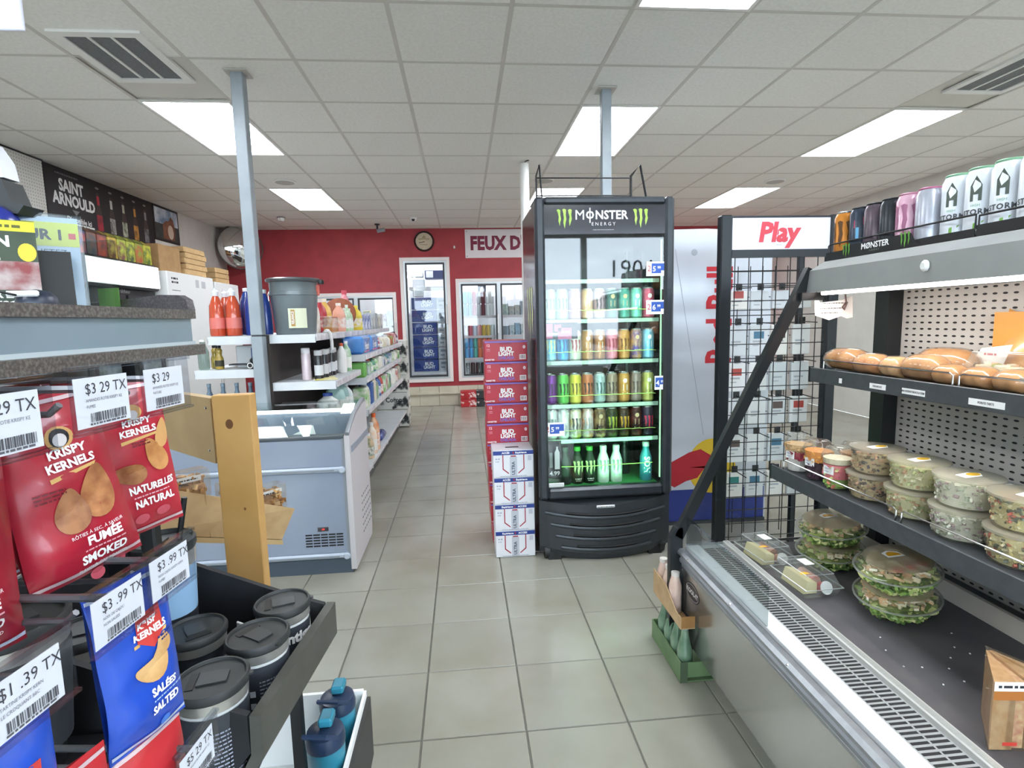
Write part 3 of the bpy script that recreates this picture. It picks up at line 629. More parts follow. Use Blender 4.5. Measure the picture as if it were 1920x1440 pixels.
# bucket
t = thing('grey_bucket', 'grey plastic bucket with a dark lid and yellow paper label on the shelf', 'bucket', (-1.14, 3.84, 1.361)); bx, by, bz = -1.14, 3.84, 1.361
gb = mat('6e777b', .3, n2='687175', ns=6, coat=.2)
MB().lathe([(.0, 0), (.125, .0), (.13, .008), (.152, .26), (.158, .262), (.158, .285), (.153, .287), (.155, .345), (.158, .35)], 36, bx, by, bz, capt=False).build('pail', gb, t, 35)
MB().lathe([(.15, .346), (.170, .348), (.176, .358), (.176, .366), (.166, .374), (.15, .37), (0, .37)], 36, bx, by, bz, capt=False).build('lid', mat('4a4e50', .3, coat=.4), t, 35)
MB().tube([(bx - .155, by - .03, bz + .29), (bx - .15, by - .06, bz + .27), (bx - .13, by - .115, bz + .225)], .003).build('wire_handle', CHROME, t)
MB().box(bx + .165, bx + .2, by - .02, by + .02, bz + .335, bz + .365, 0, .006).build('latch', BLACK, t)
MB().box(bx + .145, bx + .168, by - .015, by + .015, bz + .26, bz + .33, 0, .004).build('tab', mat('d86a5c', .5), t)
pp = cylp(bx, by, bz + .11, .1455, -math.pi / 2 + .38)
b = MB()
for k in range(5): b.poly([pp(-.058 + k * .0232, -.068, .003), pp(-.058 + (k + 1) * .0232, -.068, .003), pp(-.058 + (k + 1) * .0232, .062, .003), pp(-.058 + k * .0232, .062, .003)])
b.build('paper_label', mat('d9dcc0', .6), t)
decals('label_band', [rect(-.042, -.055, -.018, .052)], mat('b58a3a', .5), t, pp, .0045); text('RELIANCE', .022, PAPER, t, cylp(bx, by, bz + .11, .1455, -math.pi / 2 + .38 - .03 / .1455, math.pi / 2, .85), h=.0055, off=.0006)
lines([(-.005, .04, .0, .006), (.0, .035, -.02, .004)], mat('8a8f7c', .6), t, pp)

# products on the gondola, aisle side
def jug(label, c, loc, w, d, h, capc='e9e9e7', group=None, n2=None, name='jug'):
    o = tag(MB().lathe([(0, 0), (.46, .0), (.5, .04), (.5, .55), (.42, .72), (.2, .86), (.17, .9)], 14).xf(Matrix.Diagonal((w, d, h, 1))).build(name, mat(c, .35, n2=n2, ns=18)), label, 'bottle', group); o.location = loc
    o.data.polygons.foreach_set('use_smooth', [True] * len(o.data.polygons)); o.data.set_sharp_from_angle(angle=.8)
    put('cap', MB().lathe([(.2, .9), (.2, 1.0), (.0, 1.0)], 10).xf(Matrix.Diagonal((w, d, h, 1))).mesh('cap', mat(capc, .4), 40), None, o)
    put('paper_label', MB().lathe([(.505, .12), (.505, .48)], 14, capb=False, capt=False).xf(Matrix.Diagonal((w, d, h, 1))).mesh('paper_label', mat('e6e2dc', .5, n2=c, ns=30), 40), None, o)
    return o
for k, (x, y, c, hh) in enumerate(((-1.10, 4.07, 'd9d2c6', .27), (-1.11, 4.16, 'cbc4b8', .26), (-1.12, 4.26, 'e2ddd4', .25))): jug('slim beige bottle, %s behind the grey bucket' % ORD[k], c, (x, y, 1.361), .07, .07, hh, 'efeeea', 'slim beige bottles')
jug('dark red detergent bottle with a pale cap behind the bucket', 'b8323e', (-1.12, 4.40, 1.361), .11, .09, .26, 'ead9d4')
jug('yellow detergent jug with a cream cap beside the red bottle', 'e0b45a', (-1.13, 4.58, 1.361), .12, .1, .27, 'efe4cf')
jug('peach detergent jug with a pale cap after the yellow one', 'dca08a', (-1.05, 4.74, 1.361), .11, .1, .24, 'f0e6dd')
t = thing('plastic_tub', 'clear plastic tub with an orange base at the shelf edge', 'tub', (-1.015, 4.3, 1.361)); MB().box(-1.055, -.985, 4.2, 4.42, 1.3615, 1.48, 0, .008).build('box', glass('efeae6', 1.4), t); MB().box(-1.05, -.99, 4.205, 4.415, 1.363, 1.40).build('filling', mat('dfa060', .5), t)
t = thing('brown_disc', 'brown round straw disc standing among the detergents', 'disc', (-1.09, 5.05, 1.361)); MB().lathe([(.15, 0), (.15, .02), (.13, .026)], 28).xf(Matrix.Translation((-1.13, 5.13, 1.512)) @ Matrix.Rotation(math.radians(75), 4, 'X')).build('plate', mat('8a4a2c', .7, n2='7c4026', ns=30), t, 40); MB().box(-1.19, -1.07, 5.14, 5.16, 1.3612, 1.38).build('stand', mat('6c3820', .7), t)
jug('glossy red patterned bottle rising above the brown disc', 'b73a48', (-1.12, 5.33, 1.361), .12, .12, .38, 'c24a58', None, 'e0a0a6')
jug('bright yellow bottle behind the brown disc', 'd9c23c', (-1.05, 5.46, 1.361), .13, .12, .24, 'e6d552')
for k in range(3): jug('white spray bottle with green print, %s along the shelf edge' % ORD[k], 'e4e9e2', (-1.02, 4.83 + k * .088, 1.361), .07, .09, .20 + .03 * (k == 1), 'd9ded6', 'white spray bottles', '9cc48f')
for k in range(3): case('paper_box', 'blue and white paper box, %s along the upper shelf' % ORD[k], -1.12, -1.0, 5.56 + k * .17, 5.70 + k * .17, 1.361, 1.52, mat('2f4a9a', .5, n2='dfe4ee', ns=14), 'blue boxes on the upper shelf', 'box')
for k in range(4): case('grocery_box', '%s grocery carton at the end of the upper shelf, %s along' % (('pale', 'grey', 'cream', 'white')[k], ORD[k]), -1.15, -1.0, 6.15 + k * .2, 6.32 + k * .2, 1.361, 1.5 + .04 * (k % 2), mat(('d4d6d0', 'a9adb0', 'd8d0bc', 'e6e6e2')[k], .5, n2='8f949a', ns=20), 'cartons at the end of the upper shelf', 'box')
t = thing('white_glove', 'limp white rubber glove hanging over the upper shelf edge', 'glove', (-.985, 4.02, 1.362)); gv = mat('e6e6e4', .5)
MB().tube([(-.975, 3.96, 1.376), (-.972, 3.98, 1.378), (-.969, 4.0, 1.378), (-.960, 4.02, 1.36), (-.954, 4.03, 1.30), (-.955, 4.035, 1.24)], .012, 8).build('hand', gv, t, 60)
for q in range(3): MB().tube([(-.99, 4.03 + q * .015, 1.372), (-1.0, 4.0 + q * .02, 1.37), (-1.0, 3.99 + q * .025, 1.368)], .006, 6).build('finger', gv, t, 60)
# second shelf, near bay
def aero(label, c, loc, capc, h=.2, r=.03, bandc=None, group=None):
    return bottle(label, mat(c, .3, .1, coat=.3), loc, [(0, 0), (r, .001), (r, h * .78), (r * .9, h * .83)], mat(capc, .4), [(r * .95, h * .831), (r * .95, h * .98), (r * .8, h)], group, 18, name='spray_can', cat='spray can', band=(mat(bandc or c, .5), [(r, h * .15), (r, h * .5)]) if bandc else None)
aero('pale pink air freshener can beside the dark shelf panel', 'cdbfc4', (-1.08, 3.80, 1.046), 'd9d6da', .22, .031)
aero('dark speckled can between the pink can and black sprays', '3a3638', (-1.05, 3.93, 1.046), '45383c', .2, .03)
for k in range(5): aero('black spray can with a grey cap and white label, %s in the row' % ORD[k], '232427', (-1.0 + .012 * (k % 2), 3.81 + .105 * k, 1.046), 'b9babc', .2, .029, 'd0d2d4', 'black spray cans on the second shelf')
jug('white bottle with an orange cap after the black sprays', 'e2e0dc', (-.95, 4.30, 1.046), .075, .075, .23, 'd0603a')
jug('white green-printed bottle at the end of the near bay', 'dfe4dc', (-.94, 4.42, 1.046), .08, .08, .24, 'e6e6e6', None, '7fae7c')
for k in range(3): 
    t = thing('yellow_packet', 'flat yellow packet lying at the second shelf front, %s one' % ORD[k], 'packet', (-.92 - .03 * k, 3.77 + k * .08, 1.046), 'yellow packets on the second shelf', rz=.3 * k, world=False)
    MB().box(-.09, .05, -.03, .03, .0005, .008, 0, .003).build('sachet', mat('cfc04a', .3, n2='e3dcb4', ns=16), t, world=False); MB().box(-.1, -.09, -.03, .03, .0005, .003).build('seal', mat('e3dfc8', .4), t, world=False)
# farther bays
for k in range(2):
    t = case('tissue_pack', 'blue plastic-wrapped tissue pack, %s of the pair below the upper shelf' % ORD[k], -1.02, -.84, 4.62 + k * .42, 5.0 + k * .42, 1.166, 1.315, mat('2c62ac', .25, n2='4a8ad0', ns=7, coat=.4), 'blue tissue packs', 'tissue pack', .02)
    text('Hush', .09, PAPER, t, plane((-.84, 4.8 + k * .42, 1.23), '+x'), off=.002, h=.001); decals('print', [rect(-.12, -.04, .1, -.03)], mat('d86a8a', .5), t, plane((-.84, 4.8 + k * .42, 1.22), '+x'))
colr = ['d9dcd6', '6fae55', 'e8e4dc', '3f5f9a', 'c9cdd0', '57a04e', 'dcd6c4', '8a8f94', '2c3a72', 'e2e2de', 'b5483f', 'c9bfa4']
nm = {1.165: 'second', .97: 'third', .70: 'fourth', .25: 'lowest'}
def assorted(z, y0, y1, xf_, hmin, hmax, seed, lab):
    r = random.Random(seed); y = y0; k = 0
    while y < y1 - .06 and k < 12:
        w = r.uniform(.09, .17); c = r.choice(colr); h = r.uniform(hmin, hmax)
        if r.random() < .5: case('household_pack', '%s household pack, %s along the %s' % (r.choice(('printed', 'wrapped', 'boxed', 'plain')), ORD[k], lab), xf_ - .13, xf_ - .012, y, min(y + w - .012, y1), z + .001, z + h, mat(c, .45, n2=r.choice(colr), ns=15), 'household goods on the far bays', 'household pack', .012)
        else: jug('squat household bottle, %s along the %s' % (ORD[k], lab), c, (xf_ - .07, y + w / 2, z + .001), min(.1, w - .012), w - .014, h, r.choice(('e9e9e7', '2f3238', 'c23a34', 'dfe4ee')), 'household goods on the far bays', r.choice(colr))
        y += w; k += 1
assorted(1.165, 5.5, 7.25, -.82, .1, .15, 3, 'second shelf by the red wall')
assorted(.97, 4.6, 5.9, -.82, .1, .135, 4, 'third shelf above the freezer end'); assorted(.97, 5.92, 7.25, -.82, .1, .135, 5, 'third shelf by the red wall')
assorted(.70, 4.6, 5.9, -.82, .14, .22, 6, 'fourth shelf behind the freezer'); assorted(.70, 5.92, 7.25, -.82, .14, .22, 7, 'fourth shelf by the red wall')
for k, (y, c, l) in enumerate(((4.72, '4a6a3a', 'dark green bottle'), (4.9, 'e2e0da', 'white jug'), (5.05, 'd9783a', 'orange detergent bottle'))): jug(l + ' on the lowest shelf next to the freezer', c, (-.86, y, .251), .1, .12, .22 + .06 * k, 'd65f2c' if k == 2 else 'e6e6e6', None, 'e8c8a8')
t = thing('blue_bottle_lying', 'dark blue bottle lying across the low shelf end', 'bottle', (-.86, 5.6, .80)); 
MB().lathe([(0, 0), (.04, .01), (.045, .04), (.045, .2), (.02, .25), (.018, .28)], 14).xf(Matrix.Translation((-.87, 5.36, .297)) @ Matrix.Rotation(math.radians(-90), 4, 'X')).build('flask', mat('1f2f86', .2, coat=.4), t, 40)
MB().lathe([(.02, .281), (.02, .31), (0, .31)], 14).xf(Matrix.Translation((-.87, 5.36, .297)) @ Matrix.Rotation(math.radians(-90), 4, 'X')).build('cap', WHITE, t, 40)
for k, (y, c, w, h, l) in enumerate(((3.88, 'cfd0cb', .17, .2, 'frosted white jug'), (4.10, '9fc0bb', .15, .26, 'pale teal water jug'), (4.28, '8fb0ac', .13, .25, 'second pale teal water jug'), (4.45, 'c9d4d4', .12, .2, 'small clear jug'))): jug(l + ' below the second shelf behind the freezer', c, (-.97, y, .741), w, w * .8, h, '2f4a9a' if k == 0 else 'dfe6e6')
# cases at the far end of the gondola
for k in range(5):
    t = case('beer_case', 'black and white beer case at the far shelf end, %s from the floor' % ORD[k], -1.2, -.78, 7.34, 7.66, .02 + k * .235, .25 + k * .235, mat('dcdcd6', .5, n2='26282b', ns=5, thr=(.55, .6)), 'black and white beer cases')
    text('Corona', .09, INK, t, plane((-.95, 7.34, .15 + k * .235), xs=.9), off=.002); text('Corona', .08, INK, t, plane((-.78, 7.5, .15 + k * .235), '+x', .9), off=.002)
for k in range(4): 
    r_, q = divmod(k, 2)
    t = case('drink_case', '%s drinks case on the floor under the double cooler door, %s one' % (('red and white', 'dark')[q], ('lower', 'upper')[r_]), (-.08, .19)[q], (.18, .42)[q], YB - .3, YB - .075, .001 + r_ * .135, .13 + r_ * .135, mat(('b3262c', '2f3032')[q], .45, n2='ead8d4', ns=9, thr=(.56, .62)), 'drinks cases under the cooler')

# ================================================================ ice cream freezer
fz = thing('chest_freezer', 'white chest freezer with curved glass top and black vent slots', 'freezer', (-1.35, 3.33, 0))
FX0, FX1, FY0, FY1 = -2.05, -.655, 3.03, 3.56
wf = mat('909aab', .35, n2='8893a6', ns=3, coat=.3); wside = mat('c6c3c6', .4); gtrim = mat('8f959b', .35, .3)
MB().box(FX0, FX1 - .03, FY0 + .012, FY1, .02, .55).build('body', wf, fz)
w = MB(); w.box(FX0, FX1 - .03, FY0 + .012, FY0 + .05, .55, .79).box(FX0, FX1 - .03, FY1 - .04, FY1, .55, .88).box(FX0, FX0 + .04, FY0 + .05, FY1 - .04, .55, .8).build('tub_wall', wf, fz)
MB().box(FX0, FX1 - .03, FY0, FY0 + .0115, .625, .785, 0, .004).build('upper_front_panel', wf, fz)
MB().box(FX0, FX1 - .03, FY0, FY0 + .0115, .12, .595, 0, .004).build('lower_front_panel', wf, fz)
for z in (.61, .105):
    MB().box(FX0, FX1 - .05, FY0 - .012, FY0 + .011, z - .014, z + .016, 0, .008).build('bumper_rail', mat('aab5c4', .35), fz); MB().box(FX0, FX1 - .09, FY0 - .0135, FY0 - .012, z - .004, z + .003).build('bumper_groove', gtrim, fz)
    MB().lathe([(.019, 0), (.019, .024), (.013, .029)], 16).xf(Matrix.Translation((FX1 - .05, FY0 + .012, z)) @ Rx).build('bumper_end', mat('b4bfcd', .35), fz, 40)
MB().box(FX0, FX1 - .02, FY0 + .003, FY0 + .0117, .0, .085).build('kick_plate', mat('46525e', .5), fz)
MB().box(FX1 - .045, FX1 - .03, FY0 - .002, FY0 + .0118, .085, .80).build('corner_trim', gtrim, fz)
MB().box(FX0, FX1 - .03, FY0 - .004, FY0 + .05, .786, .806, 0, .004).build('front_rim', mat('4f565c', .4), fz)
prof = [(FY0, .02), (FY1, .02), (FY1 + .02, .1), (FY1 + .02, .90), (FY1 - .02, .925), (FY1 - .12, .918), (FY0 + .22, .885), (FY0 + .10, .845), (FY0, .80)]
MB().prism(prof, FX1 - .03, FX1, 'x').build('end_panel', wside, fz)
arc = [V((0, FY0 + .0, .806)), V((0, FY0 + .10, .852)), V((0, FY0 + .22, .892)), V((0, FY1 - .12, .925)), V((0, FY1 - .02, .933))]
MB().tube([(FX1 - .012, p.y, p.z + .004) for p in arc] + [(FX1 - .012, FY1 + .012, .915)], .013, 8).build('end_trim', gtrim, fz, 50)
MB().box(FX1, FX1 + .006, FY0 + .03, FY1 + .01, .70, .735).build('side_strip', wf, fz)
for r_ in range(6):
    for q in range(6):
        if q < r_ - 4: continue
        z = .14 + r_ * .045; y = FY1 - .02 - q * .05 - .012 * 0
        MB().box(FX1, FX1 + .0012, y - .016, y + .012, z, z + .009).build('side_vent_slot', mat('6d7075', .6), fz)
b = MB()
for k in range(4): b.poly([(FX0 + .05, arc[k].y, arc[k].z), (FX1 - .03, arc[k].y, arc[k].z), (FX1 - .03, arc[k + 1].y, arc[k + 1].z), (FX0 + .05, arc[k + 1].y, arc[k + 1].z)])
b.build('glass_lid', glass('dfe8e6', 1.45), fz, 50)
MB().box(FX0 + .05, FX1 - .04, FY0 + .055, FY1 - .045, .551, .56).build('tub_floor', mat('c9cfd0', .5), fz)
MB().box(FX0 + .06, FX1 - .06, FY1 - .065, FY1 - .045, .865, .885).build('lamp_tube', mat('f6faf4', .5, emit=2.6), fz)
MB().box(FX0 + .05, FX1 - .04, FY0 + .052, FY0 + .09, .76, .784).build('inner_ledge', mat('b9bfc0', .45), fz)
for k, (x0, x1) in enumerate(((-1.16, -1.02), (-.99, -.86))): MB().poly([(x0, FY0 + .1, .80), (x1, FY0 + .09, .80), (x0 + .09, FY0 + .19, .835)]).build('reflective_sticker', PAPER, fz)
for q in range(5):
    for r_ in range(5): MB().box(-.93 + q * .043, -.893 + q * .043, FY0 - .0015, FY0 + .001, .165 + r_ * .0165, .173 + r_ * .0165).build('vent_slot', BLACK, fz)
MB().box(-.86, -.80, FY0 - .004, FY0 + .001, .255, .28, 0, .003).build('thermostat', mat('3b3d40', .4), fz); text('-20', .014, mat('e0362c', .5, emit=1.5), fz, plane((-.83, FY0 - .004, .2675)))
for k in range(6):
    c = ['e9e4da', 'c94b5c', 'dfe6ea', '6a9ac8', 'e8d7a0', 'b98a5a'][k]
    case('ice_cream_tub', 'ice cream carton under the freezer glass, %s from the aisle end' % ORD[k], -.88 - k * .19, -.72 - k * .19, 3.16, 3.42, .5605, .66, mat(c, .5, n2='eeeeec', ns=9), 'ice cream cartons in the freezer', 'ice cream')
# ================================================================ drinks fridge
fg = thing('drinks_fridge', 'tall black glass-door drinks fridge glowing green inside', 'fridge', (.805, 3.3, 0))
A, B_, FY, BY, TOP = .41, 1.20, 3.0, 3.68, 2.085
gr = mat('33383e', .32, .25, n2='2e3338', ns=20); inner = mat('20262a', .35)
side = mat('4a4448', .14, .5, n2='433e42', ns=4)
MB().box(A + .008, A + .03, FY + .065, BY, .03, TOP - .01, 0, .004).build('side_panel', side, fg)
MB().box(B_ - .03, B_ - .008, FY + .065, BY, .03, TOP - .01, 0, .004).build('side_panel', side, fg)
MB().box(A + .03, B_ - .03, BY - .03, BY, .03, TOP - .01).build('back_panel', inner, fg)
MB().box(A + .03, B_ - .03, FY + .065, BY - .03, TOP - .05, TOP - .01).build('top_panel', gr, fg)
MB().box(A + .03, B_ - .03, FY + .065, BY - .03, .05, .42).build('machine_housing', inner, fg)
def bevelbar(nm, x0, x1, z0, z1): return MB().box(x0, x1, FY, FY + .06, z0, z1, 0, .014).build(nm, gr, fg)
bevelbar('door_frame', A, A + .055, .375, TOP); bevelbar('door_frame', B_ - .055, B_, .375, TOP); bevelbar('door_frame', A + .05, B_ - .05, TOP - .045, TOP); bevelbar('door_frame', A + .05, B_ - .05, .375, .44)
gx0, gx1, gz0, gz1 = A + .05, B_ - .05, .435, TOP - .04
MB().poly([(gx0, FY + .02, gz0), (gx1, FY + .02, gz0), (gx1, FY + .02, 1.885), (gx0, FY + .02, 1.885)]).build('glass_pane', glass('e8f2ee', 1.85), fg)
MB().box(gx0, gx1, FY + .012, FY + .03, 1.885, gz1).build('header', mat('26262b', .15, n2='303038', ns=3, coat=.5), fg)
hp = plane((.795, FY + .012, 1.975))
text('M', .075, PAPER, fg, plane((.662, FY + .012, 1.985)), off=0.); text('O', .058, PAPER, fg, plane((.719, FY + .012, 1.985)), off=.0015); text('NSTER', .065, PAPER, fg, plane((.748, FY + .012, 1.985), xs=.95), 'LEFT', off=.0015, sp=1.02)
decals('slash', [rect(.716, 1.945, .722, 2.025)], PAPER, fg, lambda x, y, h=0: V((x, FY + .012 - h, y)))
text('ENERGY', .026, mat('c9c9cc', .5), fg, plane((.795, FY + .012, 1.938)), sp=1.6); lines([(-.06, .06, 0, .004)], mat('8a8a90', .5), fg, plane((.795, FY + .012, 1.905)))
lime = mat('a8c85a', .45, n2='8fb63e', ns=30)
for x in (.575, 1.005): claw(.105, lime, fg, plane((x, FY + .012, 1.967)))
for k, (x, z) in enumerate(((.0, .0),)): claw(.34, mat('b6c77a', .4, n2='d4dbb0', ns=8), fg, plane((A + .0079, 3.35, 1.45), xd=(0, -1, 0), yd=(0, 0, 1)), .001)
SH = [1.636, 1.41, 1.171, .915, .706]
shg = glass('d8f4e4', 1.4)
for z in SH:
    MB().box(A + .06, B_ - .06, FY + .09, BY - .06, z - .008, z).build('shelf', glass('e2efe8', 1.3), fg)
    MB().box(A + .06, B_ - .06, FY + .08, FY + .0895, z - .016, z + .006).build('shelf_edge', mat('b9cfc2', .3, n2='9fc6ac', ns=60), fg)
    if z > 1.6: continue
    pts = []
    for i in range(33):
        u = i / 32; pts.append((A + .075 + u * (B_ - A - .15), FY + .086 - .004 * abs(math.sin(u * 9 * math.pi)), z + .055 + .004 * abs(math.sin(u * 9 * math.pi))))
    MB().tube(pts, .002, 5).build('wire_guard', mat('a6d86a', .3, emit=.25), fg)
MB().box(A + .06, B_ - .06, FY + .09, BY - .06, .42, .43).build('shelf', mat('3f8a52', .4), fg)
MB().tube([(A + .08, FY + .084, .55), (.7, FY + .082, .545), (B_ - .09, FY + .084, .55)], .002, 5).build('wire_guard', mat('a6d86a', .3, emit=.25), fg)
for x in (A + .04, B_ - .052): MB().box(x, x + .012, FY + .07, FY + .082, .46, 1.86).build('light_strip', mat('c8f5d4', .4, emit=.5), fg)
for x in (A + .07, B_ - .09): MB().box(x, x + .015, BY - .055, BY - .04, .46, 1.86).build('shelf_standard', mat('9aa59f', .4), fg)
area('fridge_lamp', (.805, FY + .075, 1.55), (math.radians(90), 0, 0), .6, .5, .55, (.8, 1, .88))
area('fridge_lamp_low', (.805, FY + .075, .60), (math.radians(90), 0, 0), .6, .25, .8, (.35, 1, .5))
area('fridge_lamp_mid', (.805, FY + .075, 1.05), (math.radians(90), 0, 0), .6, .5, .5, (.75, 1, .85))
# bowed plastic grille below the door
b = MB(); N = 16; ZS = [.05, .09, .30, .345, .365]
def bow(u): return FY + .045 - .06 * (1 - (2 * u - 1) ** 2)
def gz(u, z): return z - (.05 * (1 - (2 * u - 1) ** 2) if z < .1 else .03 * (1 - (2 * u - 1) ** 2) if z > .3 else .04 * (1 - (2 * u - 1) ** 2))
for i in range(N):
    u0, u1 = i / N, (i + 1) / N; xx0, xx1 = A + u0 * (B_ - A), A + u1 * (B_ - A)
    for k in range(len(ZS) - 1):
        d0 = .0 if k else .015
        b.poly([(xx0, bow(u0) + d0, gz(u0, ZS[k])), (xx1, bow(u1) + d0, gz(u1, ZS[k])), (xx1, bow(u1), gz(u1, ZS[k + 1])), (xx0, bow(u0), gz(u0, ZS[k + 1]))])
    b.poly([(xx0, bow(u0), gz(u0, ZS[-1])), (xx1, bow(u1), gz(u1, ZS[-1])), (xx1, FY + .064, .366), (xx0, FY + .064, .366)])
b.build('base_grille', mat('2d3135', .42, n2='292d31', ns=50), fg, 30)
for k in range(4):
    z = .30 - k * .065; half = .36 - k * .03; s_ = MB(); sl = []
    for i in range(13):
        x = -half + 2 * half * i / 12; u = (.805 + x - A) / (B_ - A); sl.append((.805 + x, bow(u) - .004, z - .04 * (1 - (2 * u - 1) ** 2)))
    MB().tube(sl, .010, 6).build('vent_slat', mat('3d4247', .35, .2), fg, 60)
    s2 = [(p[0], p[1] + .002, p[2] + .017) for p in sl[2:-2]]
    MB().tube(s2, .0075, 5).build('vent_gap', mat('0b0c0d', .7), fg)
u = .5; MB().box(.74, .85, bow(.5) - .004, bow(.5) + .01, .318, .335, 0, .004).build('maker_badge', mat('d0d3d4', .3), fg); lines([(-.045, .045, 0, .006)], mat('8b8f92', .5), fg, plane((.795, bow(.5) - .004, .323)))
for x in (A + .05, B_ - .13): MB().box(x, x + .08, FY + .03, FY + .05, .0, .05).build('foot', BLACK, fg)
for x in (A + .03, B_ - .06): MB().lathe([(.045, 0), (.045, .03)], 16).xf(Matrix.Translation((x, FY + .07, .045)) @ Matrix.Rotation(math.radians(90), 4, 'Y')).build('caster', BLACK, fg, 40)
MB().box(gx0 + .005, gx0 + .095, FY + .006, FY + .0119, .45, .475, 0, .004).build('serial_sticker', mat('cdd2cf', .4), fg)
# wire rack on top
wr = thing('top_rack', 'black wire can rack with pointed ends on top of the drinks fridge', 'rack', (.7, 3.2, TOP))
z0 = TOP + .001
for x, dx, r_ in ((.43, .02, .005), (.965, .058, .008)): MB().tube([(x, 3.06, z0 + .006), (x, 3.06, z0 + .12), (x + dx, 3.075, z0 + .185), (x + dx * 1.75, 3.09, z0 + .006)], r_, 4).build('end_frame', BLACK, wr)
for z, x1 in ((z0 + .11, .965), (z0 + .015, .965)): MB().tube([(.43, 3.06, z), (x1, 3.06, z)], .004, 6).build('rail', BLACK, wr)
MB().box(.42, 1.08, 3.05, 3.3, z0, z0 + .003).build('base_sheet', DARK, wr)
# promotion cards on the glass
blu = mat('2f58b0', .5)
for k, (x, z, two, w, l) in enumerate(((1.10, 1.69, '2', .115, 'highest, beside the window reflection'), (1.10, 1.475, '2', .115, 'second from the top'), (1.125, 1.04, '', .06, 'narrow one at mid height'), (.505, .79, '2', .115, 'on the beer-case side'))):
    t = thing('price_card', 'blue and white price card on the fridge glass, ' + l, 'price card', (x, FY + .016, z), 'price cards on the fridge glass')
    MB().box(x - w / 2, x + w / 2, FY + .0165, FY + .0185, z - .04, z + .04).build('card', PAPER, t)
    p = plane((x, FY + .0165, z)); decals('blue_panel', [rect(-w / 2 + (.03 if two else .005), -.025, w / 2 - .003, .03)], blu, t, p)
    if two: text('2', .045, mat('c23040', .5), t, plane((x - w / 2 + .016, FY + .0165, z)))
    text('5' if k in (0, 3) else '6' if k == 1 else '4', .04, PAPER, t, plane((x - .012 if two else x - .012, FY + .0165, z - .002)), h=.001, off=.001); text('99', .02, PAPER, t, plane((x + .016, FY + .0165, z + .006)), h=.001, off=.0006); decals('white_corner', [rect(w / 2 - .03, -.025, w / 2 - .003, -.01)], PAPER, t, p, .001)
t = thing('promo_card', 'pink and black drink promotion card stuck low under the second shelf', 'price card', (.52, FY + .03, 1.33)); MB().box(.465, .655, FY + .065, FY + .068, 1.305, 1.40).build('card', mat('1d1a1e', .5), t)
p = plane((.56, FY + .065, 1.35)); decals('pink_panel', [rect(-.09, -.04, -.05, .045), rect(-.02, -.045, .06, .02), rect(-.04, .0, .0, .04)], mat('d86a90', .5), t, p); lines([(-.08, -.02, -.02, .012), (.0, .05, -.01, .012)], PAPER, t, p)

cw = {'l': lime}
def fcan(row, z, k, n, x, c, c2, emb, desc, s=(1, 1, 1), lid=None):
    o = can('%s drink can, %s from the beer cases on the %s fridge shelf' % (desc, ORD[k], row), mat(c, .3, .45, n2=c2, ns=22), (x, FY + .135, z + .001), 'cans in the drinks fridge', s, lid)
    if emb: claw(.07, mat(emb, .4), o, cylp(0, 0, .075, .0332, -math.pi / 2), .0004)
    else: decals('emblem', [rect(-.014, -.03, .014, -.02), rect(-.012, -.01, .012, .02), ell(0, .04, .012, .012, 8)], mat('c9b48a' if c[0] in '234' else 'ece6dc', .4), o, cylp(0, 0, .075, .0332, -math.pi / 2), .0004)
R5 = [('a8d8bc', 'bfe6d0', '5a6a62', 'mint'), ('9fd6c2', 'b4e2d2', '4f6f66', 'pale green'), ('a06a80', 'b98aa0', 'e6dbe0', 'mauve'), ('d8b08a', 'e4c8a8', None, 'peach'), ('a88a92', 'b8a0a6', '5a4a50', 'dusky pink'), ('2f5f56', '3a7064', None, 'dark green'), ('3f8f80', '58a896', None, 'teal'), ('6fc2aa', '8ad6be', None, 'aqua'), ('c8506a', 'd8708a', None, 'rose')]
R4 = [('58b8e0', 'a8e0e8', 'e8e2a8', 'light blue'), ('2f8fd0', '4aa6dc', '1f5f98', 'bright blue'), ('d8dcc8', 'bfc8b0', '9a3038', 'white and red'), ('a87a4a', 'c09060', None, 'tan'), ('b07a48', '98683e', None, 'brown'), ('c86a78', 'd88490', '9a4050', 'pink'), ('b8864a', 'cf9c58', '7a4f26', 'amber'), ('4a3f86', 'd8a868', None, 'purple and gold'), ('6fb6d8', '9ad0e8', None, 'sky blue')]
R3 = [('7a2f96', '5a2478', '3a1850', 'purple'), ('4fae4a', '68c060', '1d3f1c', 'green'), ('c8bf3c', 'd8d060', '6a6420', 'yellow'), ('a8623a', 'b8744a', '3a2014', 'copper'), ('8fa8a6', 'a6bcba', '4f6a68', 'grey-green'), ('8a7a68', '9a8a78', '4a4038', 'taupe'), ('c0924a', 'b08240', None, 'ochre'), ('8f8078', '7f7068', '5a4f48', 'grey-brown'), ('a3a05a', 'c9c670', None, 'olive')]
R2 = [('d8dedc', 'c4ccca', '8fa0a0', 'white'), ('cfd6d6', 'dfe4e4', None, 'silver-white'), ('dfe2dc', 'c9b45a', '55585a', 'white and gold'), ('d8dada', 'cf8a5a', 'b9bcbc', 'white and orange'), ('2a2420', 'b89a6a', None, 'black and gold'), ('24261f', '4a5a2a', 'a8b83a', 'black and lime'), ('26221c', '5a4020', 'd0a030', 'black and yellow'), ('241e1e', '6a2a24', None, 'black and red'), ('22202a', '3a2a4a', 'c83050', 'black and crimson')]
for row, z, L in (('second', 1.41, R5), ('third', 1.171, R4), ('fourth', .915, R3), ('fifth', .706, R2)):
    for k, (c, c2, e, d) in enumerate(L):
        s = (1.10, 1.10, 1.16)
        fcan(row, z, k, 9, .505 + k * .0735 + (0), c, c2, e, d, s, SILVER)
